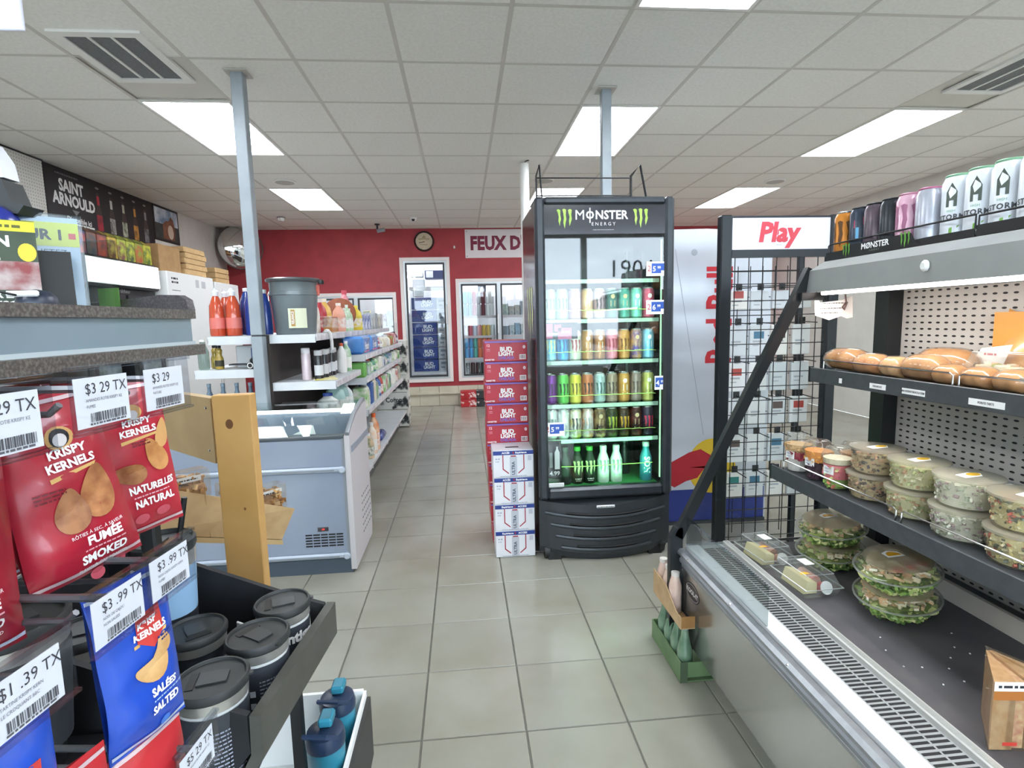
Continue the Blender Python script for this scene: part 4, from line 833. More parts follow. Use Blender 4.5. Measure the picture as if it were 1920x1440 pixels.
# bottom row
FLASK = [(0, 0), (.034, .001), (.0365, .01), (.0365, .135), (.027, .165), (.020, .185), (.020, .20)]
def flask(label, c, x, capc, emb, c2=None, h=1.):
    o = bottle(label, mat(c, .3, .35, n2=c2, ns=14), (x, FY + .135, .4305), [(r, z * h) for r, z in FLASK], mat(capc, .35, .2), [(.021, .20 * h), (.021, .222 * h), (.018, .226 * h)], 'bottles on the fridge floor', 18, name='drink_bottle', cat='bottle')
    if emb: claw(.085, mat(emb, .4), o, cylp(0, 0, .10, .0367, -math.pi / 2), .0004); lines([(-.02, .02, .03, .006), (-.016, .016, .02, .004)], mat('d8d8d0', .5), o, cylp(0, 0, 0, .0367, -math.pi / 2))
    return o
flask('dark resealable bottle behind the price card at the fridge bottom', '1f2426', .585, '2f3a38', None)
flask('black bottle with a green cap, nearer the beer cases, fridge bottom', '1c221c', .66, '3f8a3a', 'b8c88a')
flask('black bottle with a green cap, nearer the white bottles, fridge bottom', '1c221c', .735, '3f8a3a', 'b8c88a')
flask('white bottle with grey claw print beside the black bottles', 'dfe6e2', .82, 'd8dcda', '8a9694')
flask('white bottle with grey claw print beside the empty gap', 'dfe6e2', .90, 'd8dcda', '8a9694')
o = flask('tall teal blue bottle at the hinge end of the fridge bottom', '2f7f9a', 1.085, 'c9d2d4', None, '4a9ab0', 1.05); text('NOS', .05, PAPER, o, cylp(0, 0, .10, .0367, -math.pi / 2, math.pi / 2), off=.002)
flask('dark bottle standing deep in the gap of the fridge bottom', '23282a', 1.0, '4a5054', None).location.y = FY + .3
t = thing('promo_card', 'black 4.99 promotion card in the bottom fridge corner', 'price card', (.52, FY + .024, .56)); MB().box(.465, .545, FY + .032, FY + .035, .50, .72).build('card', mat('141516', .4), t)
p = plane((.505, FY + .032, .6)); decal('bottle_print', [(.0, -.05), (.03, -.05), (.03, .05), (.02, .07), (.02, .085), (.01, .085), (.01, .07), (.0, .05)], PAPER, t, p); text('4.99', .035, PAPER, t, plane((.505, FY + .032, .525)), off=.001); decal('can_print', [(-.03, -.04), (-.012, -.04), (-.012, .05), (-.03, .05)], mat('9aa09c', .5), t, p)

# ================================================================ beer case stacks beside the fridge
rc = mat('b41f33', .38, n2='ab1c30', ns=6); lav = mat('7a62b4', .4)
for k in range(10):
    z = .001 + k * .1296; dx = (.02, .012, .008, .006, .0, .0, .004, -.004, .002, 0)[k]; x0, x1, y0, y1 = .127 + dx, .392, 3.325, 3.60
    t = thing('beer_case', 'red twelve-can beer case in the tall stack, %s' % ('lowest of ten' if k == 0 else 'topmost of ten' if k == 9 else '%s from the floor' % ORD[k]), 'beer case', ((x0 + x1) / 2, y0, z), 'red beer cases beside the fridge')
    MB().box(x0, x1, y0, y1, z, z + .128, 0, .003).build('carton', rc, t); MB().box(x0 + .001, x1 - .001, y0 - .0012, y0 + .0, z + .117, z + .127).build('edge_band', lav, t)
    cx = (x0 + x1) / 2
    decals('carry_handle', [[(cx + .04 * math.cos(a) - .005, z + .106 + .014 * math.sin(a)) for a in [math.pi * i / 10 for i in range(11)]]], mat('8d1a34', .5), t, lambda x, y, h=0: V((x, y0 - h, y)))
    text('BUD', .038, PAPER, t, plane((cx, y0, z + .075)), off=.0016); text('LIGHT', .034, PAPER, t, plane((cx, y0, z + .047)), off=.0016); text('CHELADA', .026, mat('6a68c0', .5), t, plane((cx, y0, z + .022), xs=.85), off=.0008)
    text('12', .022, mat('e8b0b8', .5), t, plane((x0 + .022, y0, z + .1)), off=.001); lines([(.012, .035, .075, .004), (.014, .034, .066, .003)], mat('e0a0aa', .5), t, plane((x0, y0, z))); text('CANETTES', .012, PAPER, t, plane((x0 + .03, y0, z + .012)), off=.0005)
    decal('badge', ell(x1 - .02, z + .088, .009, .011, 14), mat('e4c8cc', .5), t, lambda x, y, h=0: V((x, y0 - h, y))); decals('barcode_field', [rect(x1 - .05, z + .012, x1 - .01, z + .042)], PAPER, t, lambda x, y, h=0: V((x, y0 - h, y))); barcode(.034, .022, mat('7a2030', .5), t, plane((x1 - .03, y0, z + .027)), 10, k)
wc = mat('dfe0e4', .4, n2='d6d8de', ns=6); navy = mat('1f3a86', .45); crim = mat('9e2438', .5)
for k in range(4):
    z = .001 + k * .1645; x0, x1, y0, y1 = .152 - .003 * (k == 3), .39, 3.10, 3.315
    t = thing('beer_case', 'white ultra beer case in front of the red stack, %s' % ('lowest' if k == 0 else 'topmost' if k == 3 else '%s from the floor' % ORD[k]), 'beer case', ((x0 + x1) / 2, y0, z), 'white beer cases beside the fridge')
    MB().box(x0, x1, y0, y1, z, z + .163, 0, .003).build('carton', wc, t); MB().box(x0 + .001, x1 - .001, y0 - .0012, y0, z + .137, z + .161).build('edge_band', navy, t)
    cx = (x0 + x1) / 2; W = lambda x, y, h=0: V((x, y0 - h, y))
    text('ACCÈS' if k > 1 else 'Expérience', .015, PAPER, t, plane((cx - .045, y0 - .0012, z + .149)), off=.0006); text('Expérience' if k > 1 else 'ACCESS', .015, PAPER, t, plane((cx + .045, y0 - .0012, z + .149)), off=.0006); decals('mark', [rect(cx - .004, z + .142, cx + .004, z + .156)], crim, t, W, .002)
    for s_ in (-1, 1): decals('ribbon', [[(cx + s_ * .028, z + .02), (cx + s_ * .065, z + .05), (cx + s_ * .065, z + .137), (cx + s_ * .059, z + .137), (cx + s_ * .059, z + .054), (cx + s_ * .028, z + .028)]], crim, t, W)
    decals('can_print', [rect(cx - .022, z + .004, cx + .022, z + .125)], mat('b9bdc6', .4), t, W); decals('can_top', [rect(cx - .016, z + .125, cx + .016, z + .132)], crim, t, W)
    text('ULTRA', .026, mat('5a6070', .5), t, plane((cx, y0, z + .055), rot=math.pi / 2), h=.001, off=.001)
    decals('qr_field', [rect(x1 - .035, z + .10, x1 - .012, z + .13)], mat('b9bcc8', .5), t, W); lines([(x0 + .015 - cx, x0 + .04 - cx, .11, .008), (x0 + .015 - cx, x0 + .035 - cx, .095, .005), (-.08, .08, .006, .004)], mat('9aa2b4', .5), t, plane((cx, y0, z)))
    if k == 3: decals('carry_slot', [rect(cx - .04, 3.17, cx + .04, 3.20)], BLACK, t, lambda x, y, h=0: V((x, y, z + .163 + h)))

# ================================================================ energy drink display cooler behind
rb = thing('display_cooler', 'silver-grey curved display cooler with red lettering and bull emblem', 'cooler', (1.62, 3.8, 0))
sv = mat('c4c8cf', .28, .25, n2='b8bcc4', ns=2)
MB().prism([(1.215, 0), (2.05, 0), (2.05, 1.93), (1.9, 1.965), (1.6, 1.98), (1.3, 1.975), (1.215, 1.96)], 3.46, 4.0, 'y').build('cabinet', sv, rb)
W = lambda x, y, h=0: V((x, 3.46 - h, y))
decals('seam', [[(1.385, 1.85), (1.389, 1.85), (1.60, .62), (1.596, .62)]], mat('8f949c', .5), rb, W)
text('Red Bull', .24, RED, rb, plane((1.70, 3.46, 1.42), rot=math.pi / 2, xs=.80), off=.008, h=.001)
decal('bull_emblem', [(1.30, .12 + .2), (1.34, .42), (1.42, .46), (1.50, .50), (1.58, .52), (1.66, .47), (1.70, .38), (1.62, .40), (1.56, .32), (1.48, .30), (1.40, .26)], mat('b3202e', .4), rb, W, .0016)
decal('yellow_disc', ell(1.66, .40, .17, .19, 28), mat('d9b62e', .4), rb, W, .001); decal('blue_field', rect(1.22, .02, 2.04, .24), mat('20307a', .4), rb, W, .0008); decal('emblem_ring', ell(1.515, 1.83, .022, .022, 16), mat('9aa0a8', .5), rb, W, .001)
MB().box(1.22, 2.04, 3.44, 3.4595, 0, .02).build('plinth', DARK, rb)

# ================================================================ accessory grid rack
pr = thing('grid_rack', 'black wire grid accessory rack topped by a white Play sign', 'rack', (1.64, 2.8, 0))
PY = 2.75
pb = mat('1d2126', .35, .3)
for x in (1.338, 1.935):
    MB().box(x, x + .062, PY - .02, PY + .03, 0, 1.93, 0, .006).build('post', pb, pr)
MB().box(1.40, 1.935, PY - .012, PY + .012, 1.755, 1.915).build('sign_board', mat('d0cfe0', .5), pr)
text('Play', .135, mat('c23a48', .5), pr, plane((1.655, PY - .012, 1.838), sh=.15), off=.006, h=.001); decals('play_mark', [[(1.652, 1.826), (1.652, 1.850), (1.672, 1.838)]], PAPER, pr, lambda x, y, h=0: V((x, PY - .012 - h, y)), .002); text('mobile', .012, mat('8a8a98', .5), pr, plane((1.655, PY - .012, 1.778)))
MB().box(1.40, 1.935, PY - .015, PY + .015, 1.715, 1.7545).build('sign_rail', pb, pr); MB().box(1.40, 1.935, PY - .02, PY + .02, .02, .08).build('base_rail', pb, pr); MB().box(1.40, 1.935, PY - .012, PY + .012, 1.916, 1.925).build('sign_rail', pb, pr)
for px, zt in ((PY, 1.715), (PY + .32, 1.70)):
    for k in range(7): x = 1.425 + k * .0762 + (.11 if px > PY else 0); MB().tube([(x, px, .085), (x, px, zt)], .0026, 5).build('wire', BLACK, pr)
    for k in range(21): z = .12 + k * .0762 + (.03 if px > PY else 0); MB().tube([(1.395 + (.11 if px > PY else 0), px + .004, z), (1.94 + (.05 if px > PY else 0), px + .004, z)], .0026, 5).build('wire', BLACK, pr)
for x in (1.98,): MB().box(x, x + .03, PY + .305, PY + .335, 0, 1.75).build('rear_post', pb, pr)
k = 0
for r_, (z, h) in enumerate(((1.55, .1), (1.36, .17), (1.15, .16), (.95, .15), (.74, .16), (.52, .15))):
    for q in range(4):
        x = 1.47 + q * .125; c = RN.choice(('e3e3e2', 'd6d8da', 'e8e4de', 'cfd3d6'))
        t = thing('accessory_pack', '%s hanging accessory pack behind the wire grid, %s row, %s from the fridge' % (RN.choice(('white', 'pale')), ORD[r_], ORD[q]), 'accessory pack', (x + .05, PY + .15, z - h), 'packs on the grid rack')
        MB().box(x, x + .105, PY + .14, PY + .16, z - h, z, 0, .003).build('card', mat(c, .4), t)
        p = plane((x + .052, PY + .14, z - h / 2)); decals('print', [rect(-.035, -.01, .02, .0), rect(-.035, -.03, .0, -.024)], mat('a8abb0', .5), t, p)
        if RN.random() < .35: decals('window', [rect(-.03, .01, .03, .05)], mat(RN.choice(('b5483f', '3f6f8a', '5a4a44', '2f7f7a')), .4), t, p)
        MB().box(x + .035, x + .07, PY + .135, PY + .139, z + .003, z + .04).build('hook_clip', BLACK, t); MB().tube([(x + .052, PY + .006, z + .01), (x + .052, PY + .139, z + .015)], .003, 5).build('hook', BLACK, t)
# ================================================================ open refrigerated food case
fc = thing('food_case', 'open stainless refrigerated food case with slanted glass end and two shelves', 'display case', (1.3, 1.2, 0))
YN, YE = .15, 2.08            # near and far end
ss = mat('b0b1ad', .2, .85, n2='a8a9a5', ns=3, co='World'); sg = mat('9da1a4', .35, .7, n2='92969a', ns=30); dg_ = mat('4d5154', .45, .2, n2='45494c', ns=30); blk = mat('191b1d', .4)
MB().box(.87, 1.74, YN, YE - .02, .11, .40).build('base_cabinet', mat('7f807c', .4), fc)
MB().box(.866, .8695, YN, YE - .03, .105, .395).build('front_panel', ss, fc)
MB().box(.96, 1.70, YN, YE - .08, 0, .11).build('toe_kick', blk, fc)
MB().box(.862, .875, YN, YE - .03, .396, .412, 0, .003).build('panel_trim', sg, fc)
MB().box(.852, .882, YN, YE - .03, .416, .440, 0, .006).build('lower_bumper', mat('82878b', .4, .4), fc)
MB().box(.846, .884, YN, YE - .02, .444, .474, 0, .010).build('upper_bumper', sg, fc)
MB().box(.884, .94, YN, YE - .02, .44, .480, 0, .002).build('white_ledge', mat('d6d8da', .35), fc)
gp = MB(); gp.box(.94, 1.042, YN, YE - .02, .44, .476)
gp.build('air_grille', mat('b3b6b6', .4, .5), fc)
slot = MB().box(-.021, .021, -.0036, .0036, 0, .0006).mesh('grille_slot', mat('17191a', .6))
off = OFF[fc]; k = 0; y = YE - .06
slots = MB()
while y > .55:
    for q, xc in enumerate((.967, 1.015)):
        if k < 150: put('grille_slot', slot, None, fc, (xc - off[0], y - off[1], .4762 - off[2]), (0, 0, .0))
        else: slots.box(xc - .021, xc + .021, y - .0036, y + .0036, .4762, .4768)
    k += 1; y -= .0148
slots.box(.946, .988, .40, .41, .4762, .4768); stuff(slots.build('grille_slot_field', mat('17191a', .6), fc))
MB().box(1.042, 1.068, YN, YE - .02, .44, .492, 0, .003).build('bed_lip', mat('c3c1bc', .35, .3), fc)
MB().box(1.068, 1.56, YN, YE - .02, .44, .468).build('bed_mat', mat('4a484b', .75, n2='575456', ns=7, co='World', bump=.08), fc)
MB().box(1.56, 1.575, YN, YE - .02, .44, .53).build('bed_riser', mat('b9b2a8', .45), fc)
MB().box(1.575, 1.72, YN, YE - .02, .40, .47).build('rear_duct', dg_, fc)
dm = dots('b9b4ad', '1b1a1a', .034, .0235, .0085, .0036, 1, 2)
MB().box(1.715, 1.735, YN, YE - .10, .47, 1.50).build('perforated_back', dm, fc)
MB().box(1.735, 1.76, YN, YE, .02, 1.62).build('rear_panel', mat('8a8d8e', .5), fc)
MB().box(1.655, 1.735, YE - .10, YE - .03, .47, 1.50).build('rear_upright', blk, fc)
# far end frame: slanted post, pillar and glass
MB().prism([(.815, .09), (.868, .09), (.868, .40), (.868, .56), (.838, .56), (.815, .52)], YE - .03, YE, 'y').build('end_pillar', mat('202326', .35, .2), fc)
MB().prism([(.835, .53), (.868, .51), (1.40, 1.585), (1.365, 1.60)], YE - .03, YE, 'y').build('slanted_post', mat('1d2023', .3, .3), fc)
MB().prism([(1.37, 1.57), (1.74, 1.62), (1.74, 1.58), (1.39, 1.545)], YE - .03, YE, 'y').build('top_frame', mat('1d2023', .3, .3), fc)
b = MB(); b.poly([(.87, YE - .012, .49), (1.72, YE - .012, .49), (1.72, YE - .012, 1.57), (1.385, YE - .012, 1.56)])
b.build('end_glass', glass('e6e9e6', 1.25), fc)
MB().box(.885, 1.70, YE - .022, YE - .018, .476, .486).build('end_rail', STEEL, fc)
gl = MB(); gl.box(1.046, 1.052, .4, YE - .03, .492, .50).build('guard_foot', CLEAR, fc)
gg = MB(); gg.box(.882, .888, YE - .62, YE - .032, .4805, .60); gg.build('front_guard', glass('dfe4e4', 1.35), fc)
MB().box(.881, .889, YE - .62, YE - .032, .60, .606).build('guard_edge', glass('cfd6d6', 1.6), fc)
# shelves
def cshelf(xf_, z, nm):
    MB().box(xf_ + .004, 1.70, YN, YE - .045, z - .028, z - .01).build('shelf', mat('33363a', .5), fc)
    MB().box(xf_ - .004, xf_ + .003, YN, YE - .04, z - .055, z + .002, 0, .002).build('shelf_front', dg_, fc)
    MB().box(xf_ - .004, xf_ + .01, YE - .04, YE - .032, z - .058, z + .005).build('shelf_end_cap', blk, fc)
    for a, c in ((1.42, 1.98), (.80, 1.40), (.2, .78)):
        MB().tube([(xf_ + .012, a, z - .01), (xf_ + .012, a, z + .03), (xf_ + .012, a + .01, z + .035), (xf_ + .012, c - .01, z + .035), (xf_ + .012, c, z + .03), (xf_ + .012, c, z - .01)], .0025, 6).build('wire_rail', CHROME, fc)
cshelf(1.235, .81, 'lower'); cshelf(1.385, 1.203, 'upper')
for yy, w, s_ in ((1.86, .014, ''), (1.68, .07, 'PAIN MOULÉ'), (1.535, .085, 'MINI CROISSANT BRUN À LA CRÈME'), (1.30, .10, 'POINTE TARTE')):
    t_ = MB().box(1.3795, 1.381, yy - w / 2, yy + w / 2, 1.160, 1.178).build('shelf_label', PAPER, fc)
    if s_: text(s_, .0085, INK, fc, plane((1.3795, yy, 1.169), '-x', .62 if len(s_) > 14 else .8), off=.0002)
# canopy
MB().prism([(1.36, 1.500), (1.37, 1.585), (1.43, 1.62), (1.735, 1.62), (1.735, 1.55), (1.45, 1.515)], YN, YE - .031, 'y').build('canopy', mat('8e918f', .4, .35, n2='888b89', ns=10), fc)
MB().box(1.385, 1.40, YN + .02, YE - .08, 1.488, 1.503, 0, .003).build('lamp_strip', mat('fff2ec', .5, emit=5.), fc)
MB().box(1.40, 1.46, YN + .02, YE - .06, 1.497, 1.5085).build('lamp_reflector', mat('8a8078', .3, .5), fc)
MB().box(1.33, 1.42, YE - .05, YE - .031, 1.47, 1.50).build('lamp_bracket', blk, fc)
area('case_lamp', (1.40, 1.1, 1.484), (0, math.radians(-18), 0), .03, 1.8, 3.4, (1, .94, .9))
MB().lathe([(.013, 0), (.013, .006), (.008, .012)], 16, sx=1.3).xf(Matrix.Translation((1.3635, 1.50, 1.55)) @ Matrix.Rotation(math.radians(-90), 4, 'Y')).build('white_knob', WHITE, fc, 40)
# maker's badge
kp = plane((.866, YE - .135, .335), '-x'); decal('badge', ell(0, 0, .062, .036, 30), mat('0f1012', .3), fc, kp, .001); text('KOOL-IT', .026, mat('d8d8d8', .3), fc, plane((.866, YE - .135, .335), '-x'), off=.001, h=.002)
decals('badge_ring', [[(.058 * math.cos(a), .032 * math.sin(a)) for a in (t0, t0 + .2)] + [(.055 * math.cos(a), .029 * math.sin(a)) for a in (t0 + .2, t0)] for t0 in [i * .2 for i in range(32)]], mat('b9b9b9', .3, .5), fc, kp, .0015)
for yy in (1.96, 1.62, 1.30): MB().lathe([(.005, 0), (.003, .002)], 8).xf(Matrix.Translation((.8495, yy, .466)) @ Matrix.Rotation(math.radians(-60), 4, 'Y')).build('rivet', CHROME, fc)
for k in range(16):
    r = random.Random(k); MB().box(0, .004, 0, .003, 0, .002).xf(Matrix.Translation((r.uniform(1.12, 1.42), r.uniform(.9, 1.4), .4682)) @ Matrix.Rotation(r.uniform(0, 3), 4, 'Z')).build('crumb', PAPER, fc)
# torn note hanging on the glass end
t = thing('torn_note', 'torn handwritten paper note clipped under the case canopy', 'note', (1.45, YE - .06, 1.40))
b = MB(); P_ = [(1.385, 1.475), (1.40, 1.478), (1.41, 1.46), (1.50, 1.468), (1.545, 1.485), (1.55, 1.40), (1.525, 1.395), (1.50, 1.405), (1.45, 1.39), (1.42, 1.40), (1.39, 1.41)]
b.prism(P_, YE - .045, YE - .0445, 'y'); b.build('paper', mat('e4dad2', .8, n2='d9cec6', ns=30), t); lines([(-.05, .05, .02, .004), (-.055, .045, 0, .004), (-.05, .02, -.018, .004)], mat('6a6668', .6), t, plane((1.465, YE - .045, 1.435)))
MB().tube([(1.51, YE - .05, 1.49), (1.515, YE - .05, 1.46), (1.50, YE - .05, 1.44), (1.508, YE - .05, 1.43), (1.52, YE - .05, 1.46)], .003, 6).build('clip', mat('5a4038', .5), t)

# ---- food ----
def bits(b, n, f, size, mis, seed):
    r = random.Random(seed)
    for _ in range(n):
        p = f(r); s = size * r.uniform(.6, 1.4); m = Matrix.Translation(p) @ Matrix.Rotation(r.uniform(0, 6.3), 4, 'Z') @ Matrix.Rotation(r.uniform(0, 6.3), 4, 'X')
        q = MB().box(-s, s, -s * r.uniform(.4, .9), s * .7, -s * .35, s * .35); q.xf(m); k = len(b.v); b.v += q.v; b.f += [tuple(i + k for i in fc_) for fc_ in q.f]; mi = r.choice(mis); b.m += [mi] * len(q.f)
PAL = {'grain': ['c9b690', 'b09a76', '7a6a58', 'd0a488', '5a5458'], 'veg': ['d2d0a8', 'bcc088', 'dedabc', 'a0ac74', 'c4a080'], 'potato': ['dedecf', 'c6cbb6', 'aeb5a0', 'd8d8ca', 'b09aa0'], 'pasta': ['d3c898', 'c0b27a', 'bf6a58', 'ddd4ac', '6a7060'],
       'green': ['7f9a4a', '5c7a36', 'a9b86a', '45602c', 'c9c98a'], 'mix': ['e2d6b8', 'd6c49c', 'dcb48c', 'e8e0c8', 'a8b470'], 'beef': ['8a4a34', '6a3626', 'a86a4a', '54302a', 'b98a6a']}
def pal(k): return [mat(c, .45, coat=.15) for c in PAL[k]]
tubg = glass('f4f3ee', 1.3, .06, haze='d8d4c6', hz=.18)
def tub(label, x, y, z, kind, seed, r=.072, h=.078, sticker=True):
    t = thing('salad_tub', label, 'salad tub', (x, y, z), 'round salad tubs on the middle shelf', world=False)
    MB().lathe([(r * .86, .001), (r * .88, .004), (r * .98, h * .9), (r * 1.02, h * .92)], 26, capt=False).build('cup', tubg, t, 35, False)
    MB().lathe([(r * 1.03, h * .90), (r * 1.06, h * .92), (r * 1.06, h * .99), (r * .98, h), (0, h)], 26, capb=False, capt=False).build('lid', glass('efeee6', 1.4, .1, haze='cfcabb', hz=.55), t, 35, False)
    b = MB(); b.lathe([(r * .80, .004), (r * .84, h * .5), (r * .88, h * .82)], 18)
    def f(q): a = q.uniform(0, 6.283); zz = q.uniform(.06, .84); return V((r * (.80 + .1 * zz) * math.cos(a), r * (.80 + .1 * zz) * math.sin(a), zz * h + .004))
    bits(b, 260, f, .0058, [0, 1, 2, 3, 4], seed); bits(b, 70, lambda q: V((q.uniform(-1, 1) * r * .6, q.uniform(-1, 1) * r * .6, h * .83)), .006, [0, 1, 2, 3, 4], seed + 1)
    stuff(b.build('salad', pal(kind), t, None, False))
    if sticker:
        decal('sticker', [(-.040, -.016), (.018, -.020), (.040, .0), (.018, .018), (-.036, .014)], PAPER, t, plane((.0, -.005, h + .0003), '+z', rot=.2)); decal('sticker_sun', ell(.012, 0, .022, .013, 16), mat('d9a81f', .5), t, plane((.0, -.005, h + .0003), '+z', rot=.2), .001)
    return t
TUB = [(1.355, 1.645, 'grain', 'brown grain'), (1.355, 1.478, 'veg', 'yellow-green vegetable'), (1.35, 1.311, 'potato', 'white potato'), (1.345, 1.144, 'pasta', 'mixed pasta')]
zs = .80
for k, (x, y, kd, nm_) in enumerate(TUB):
    tub('%s salad tub, bottom of its pair on the middle shelf' % nm_, x, y, zs, kd, 10 + k, .076, .085, False)
    tub('%s salad tub, on top of its pair, yellow sticker on lid' % nm_, x + .012, y + .006, zs + .086, kd, 30 + k, .076, .085)
tub('cut-off salad tub at the picture edge of the middle shelf', 1.345, .977, zs, 'grain', 50, .076, .085)
cupg = glass('f6f5f2', 1.3, .04, haze='d8d6d0', hz=.10)
def cup(label, x, y, layers, z=zs, r0=.038, r1=.049, h=.108):
    t = thing('snack_cup', label, 'snack cup', (x, y, z), 'clear snack cups on the middle shelf', world=False)
    rr = lambda q: r0 + (r1 - r0) * q
    MB().lathe([(r0, .001), (r1, h), (r1 + .004, h + .002)], 22, capt=False).build('cup', cupg, t, 35, False)
    MB().lathe([(r1 + .005, h), (r1 + .005, h + .006), (r1 * .95, h + .022), (r1 * .72, h + .038), (r1 * .62, h + .040), (0, h + .040)], 22, capb=False, capt=False).build('dome_lid', cupg, t, 35, False)
    for a, c, col_, n2 in layers:
        b = MB(); b.lathe([(rr(a) * .95, a * h + .003), (rr(c) * .95, c * h + .002)], 16)
        if n2: bits(b, 40, lambda q: (lambda ang, zz: V((rr(zz) * .86 * math.cos(ang), rr(zz) * .86 * math.sin(ang), zz * h)))(q.uniform(0, 6.28), q.uniform(a, c)), .007, [0, 1], int(a * 50))
        stuff(b.build('filling', [mat(col_, .45), mat(n2 or col_, .45)], t, None, False))
    decals('sticker', [rect(-.02, -.015, .02, .015)], PAPER, t, cylp(0, 0, h * .62, rr(.62) + .001, math.radians(195)), .001); lines([(-.014, .01, .004, .003), (-.014, .004, -.006, .003)], mat('8a90b0', .5), t, cylp(0, 0, h * .62, rr(.62) + .002, math.radians(195)))
cup('yogurt parfait cup with granola beside the glass end', 1.31, 1.985, [(0, .45, 'e9e7e4', None), (.45, .72, 'a8283e', '7a1a2e'), (.74, .98, 'c9a878', 'a8814e')])
cup('fruit cup with orange cheese and dark grapes next to the parfait', 1.315, 1.872, [(0, .55, '4a2f3e', '6a4a5e'), (.6, .98, 'e0923a', 'e8a850')])
cup('vegetable stick cup with green and pink sticks', 1.312, 1.762, [(0, .3, '8fb05a', 'd8846a'), (.3, .78, 'd8737a', 'c9d08a'), (.8, .98, 'd6cdb0', None)])
cup('snack cup with orange filling behind the vegetable sticks', 1.415, 1.815, [(0, .5, 'd98a4a', 'e8b070'), (.6, .98, 'e0a060', 'd07a3a')])
def clam(label, x, y, z, w, d, h, fill, seed, rz=0., sticker=True, group='clear clamshell boxes'):
    t = thing('clamshell_box', label, 'food box', (x, y, z), group, rz, world=False)
    b = MB(); hw, hd = w / 2, d / 2; i = .86
    def frus(z0, z1, a, c):
        for p, q in (((-1, -1), (1, -1)), ((1, -1), (1, 1)), ((1, 1), (-1, 1)), ((-1, 1), (-1, -1))):
            b.poly([(p[0] * hw * a, p[1] * hd * a, z0), (q[0] * hw * a, q[1] * hd * a, z0), (q[0] * hw * c, q[1] * hd * c, z1), (p[0] * hw * c, p[1] * hd * c, z1)])
    frus(.001, h * .45, i, 1); b.poly([(-hw * i, -hd * i, .001), (hw * i, -hd * i, .001), (hw * i, hd * i, .001), (-hw * i, hd * i, .001)]); b.build('tray', glass('f4f5f4', 1.5, .05, haze='dfe4e2', hz=.14), t, None, False)
    b = MB(); frus(h * .46, h * .48, 1.05, 1.05); frus(h * .48, h * .94, .98, .80); frus(h * .94, h, .80, .74); b.poly([(-hw * .74, -hd * .74, h), (hw * .74, -hd * .74, h), (hw * .74, hd * .74, h), (-hw * .74, hd * .74, h)]); b.build('lid', glass('f4f5f4', 1.6, .05, haze='dfe4e2', hz=.12), t, None, False)
    MB().tube([(hw * 1.04, hd * 1.04, h * .47), (-hw * 1.04, hd * 1.04, h * .47), (-hw * 1.04, -hd * 1.04, h * .47), (hw * 1.04, -hd * 1.04, h * .47)], .0025, 5, closed=True).build('rim', glass('f0f2f0', 1.6, .1, haze='e8ecea', hz=.5), t, None, False)
    MB().tube([(hw * .77, hd * .77, h), (-hw * .77, hd * .77, h), (-hw * .77, -hd * .77, h), (hw * .77, -hd * .77, h)], .0016, 5, closed=True).build('lid_crease', glass('f0f2f0', 1.6, .1, haze='e8ecea', hz=.5), t, None, False)
    if fill:
        b = MB(); b.box(-hw * .8, hw * .8, -hd * .8, hd * .8, .004, h * .42, 0, .006); bits(b, 60, lambda q: V((q.uniform(-1, 1) * hw * .7, q.uniform(-1, 1) * hd * .7, h * q.uniform(.35, .6))), .014, [0, 1, 2, 3, 4], seed); stuff(b.build('food', pal(fill), t, None, False))
    if sticker: decals('sticker', [rect(-w * .28, -d * .1, w * .28, d * .12)], PAPER, t, plane((0, 0, h), '+z'))
    return t
clam('clear box of pale food behind the snack cups by the black upright', 1.57, 1.86, zs, .17, .17, .10, 'beef', 1); clam('clear box of pale dip behind the grain salad tubs', 1.56, 1.62, zs, .17, .17, .09, 'mix', 2)
clam('clear box with a dark inner tray behind the potato salad', 1.56, 1.40, zs, .18, .18, .10, 'beef', 3); clam('clear box of orange food behind the pasta salad', 1.55, 1.19, zs, .18, .18, .10, 'mix', 4)
# top shelf: breads in bags
bag_g = glass('f3ece4', 1.6, .12, haze='e6d8c8', hz=.15)
def loaf(label, x, y, z, lx, ly, h, c, c2, rz=0., cat='bread'):
    t = thing('bagged_bread', label, cat, (x, y, z), 'breads on the upper shelf', rz, world=False)
    b = MB(); n, m_ = 14, 10; base = 0
    for i in range(n + 1):
        u = -1 + 2 * i / n; rr_ = max(.05, (1 - abs(u) ** 3.2)) ** .5
        for j in range(m_):
            a = 2 * math.pi * j / m_; zz = math.sin(a); b.v.append((lx / 2 * rr_ * math.cos(a) * (1 + .04 * math.sin(u * 9)), ly / 2 * u, h * (.5 + .5 * zz * (rr_ if zz > 0 else .96)) + .002))
    for i in range(n):
        for j in range(m_): b.f.append((i * m_ + j, i * m_ + (j + 1) % m_, (i + 1) * m_ + (j + 1) % m_, (i + 1) * m_ + j)); b.m.append(0)
    b.build('loaf', mat(c, .55, n2=c2, ns=18, bump=.5), t, 60, False)
    w = MB(); w.v = [(x_ * 1.06, y_ * 1.05, z_ * 1.05) for x_, y_, z_ in b.v]; w.f = list(b.f); w.m = list(b.m); w.build('plastic_wrap', bag_g, t, 60, False)
    return t
zt = 1.194
loaf('long golden bagged loaf at the glass end of the upper shelf', 1.475, 1.955, zt, .13, .17, .085, 'c49a62', 'a87844'); loaf('orange-filled bagged sandwich roll on the upper shelf', 1.455, 1.80, zt, .10, .13, .075, 'cf9f6c', 'c98a50'); loaf('pale bagged bun beside the orange roll', 1.45, 1.69, zt, .09, .085, .072, 'd9b98a', 'c9a06a')
loaf('bagged sandwich with dark filling on the upper shelf', 1.455, 1.575, zt, .1, .14, .085, 'c69c68', 'a87a4c'); loaf('large bagged croissant behind the sandwich row', 1.57, 1.62, zt, .11, .2, .1, 'c99a62', 'b08048')
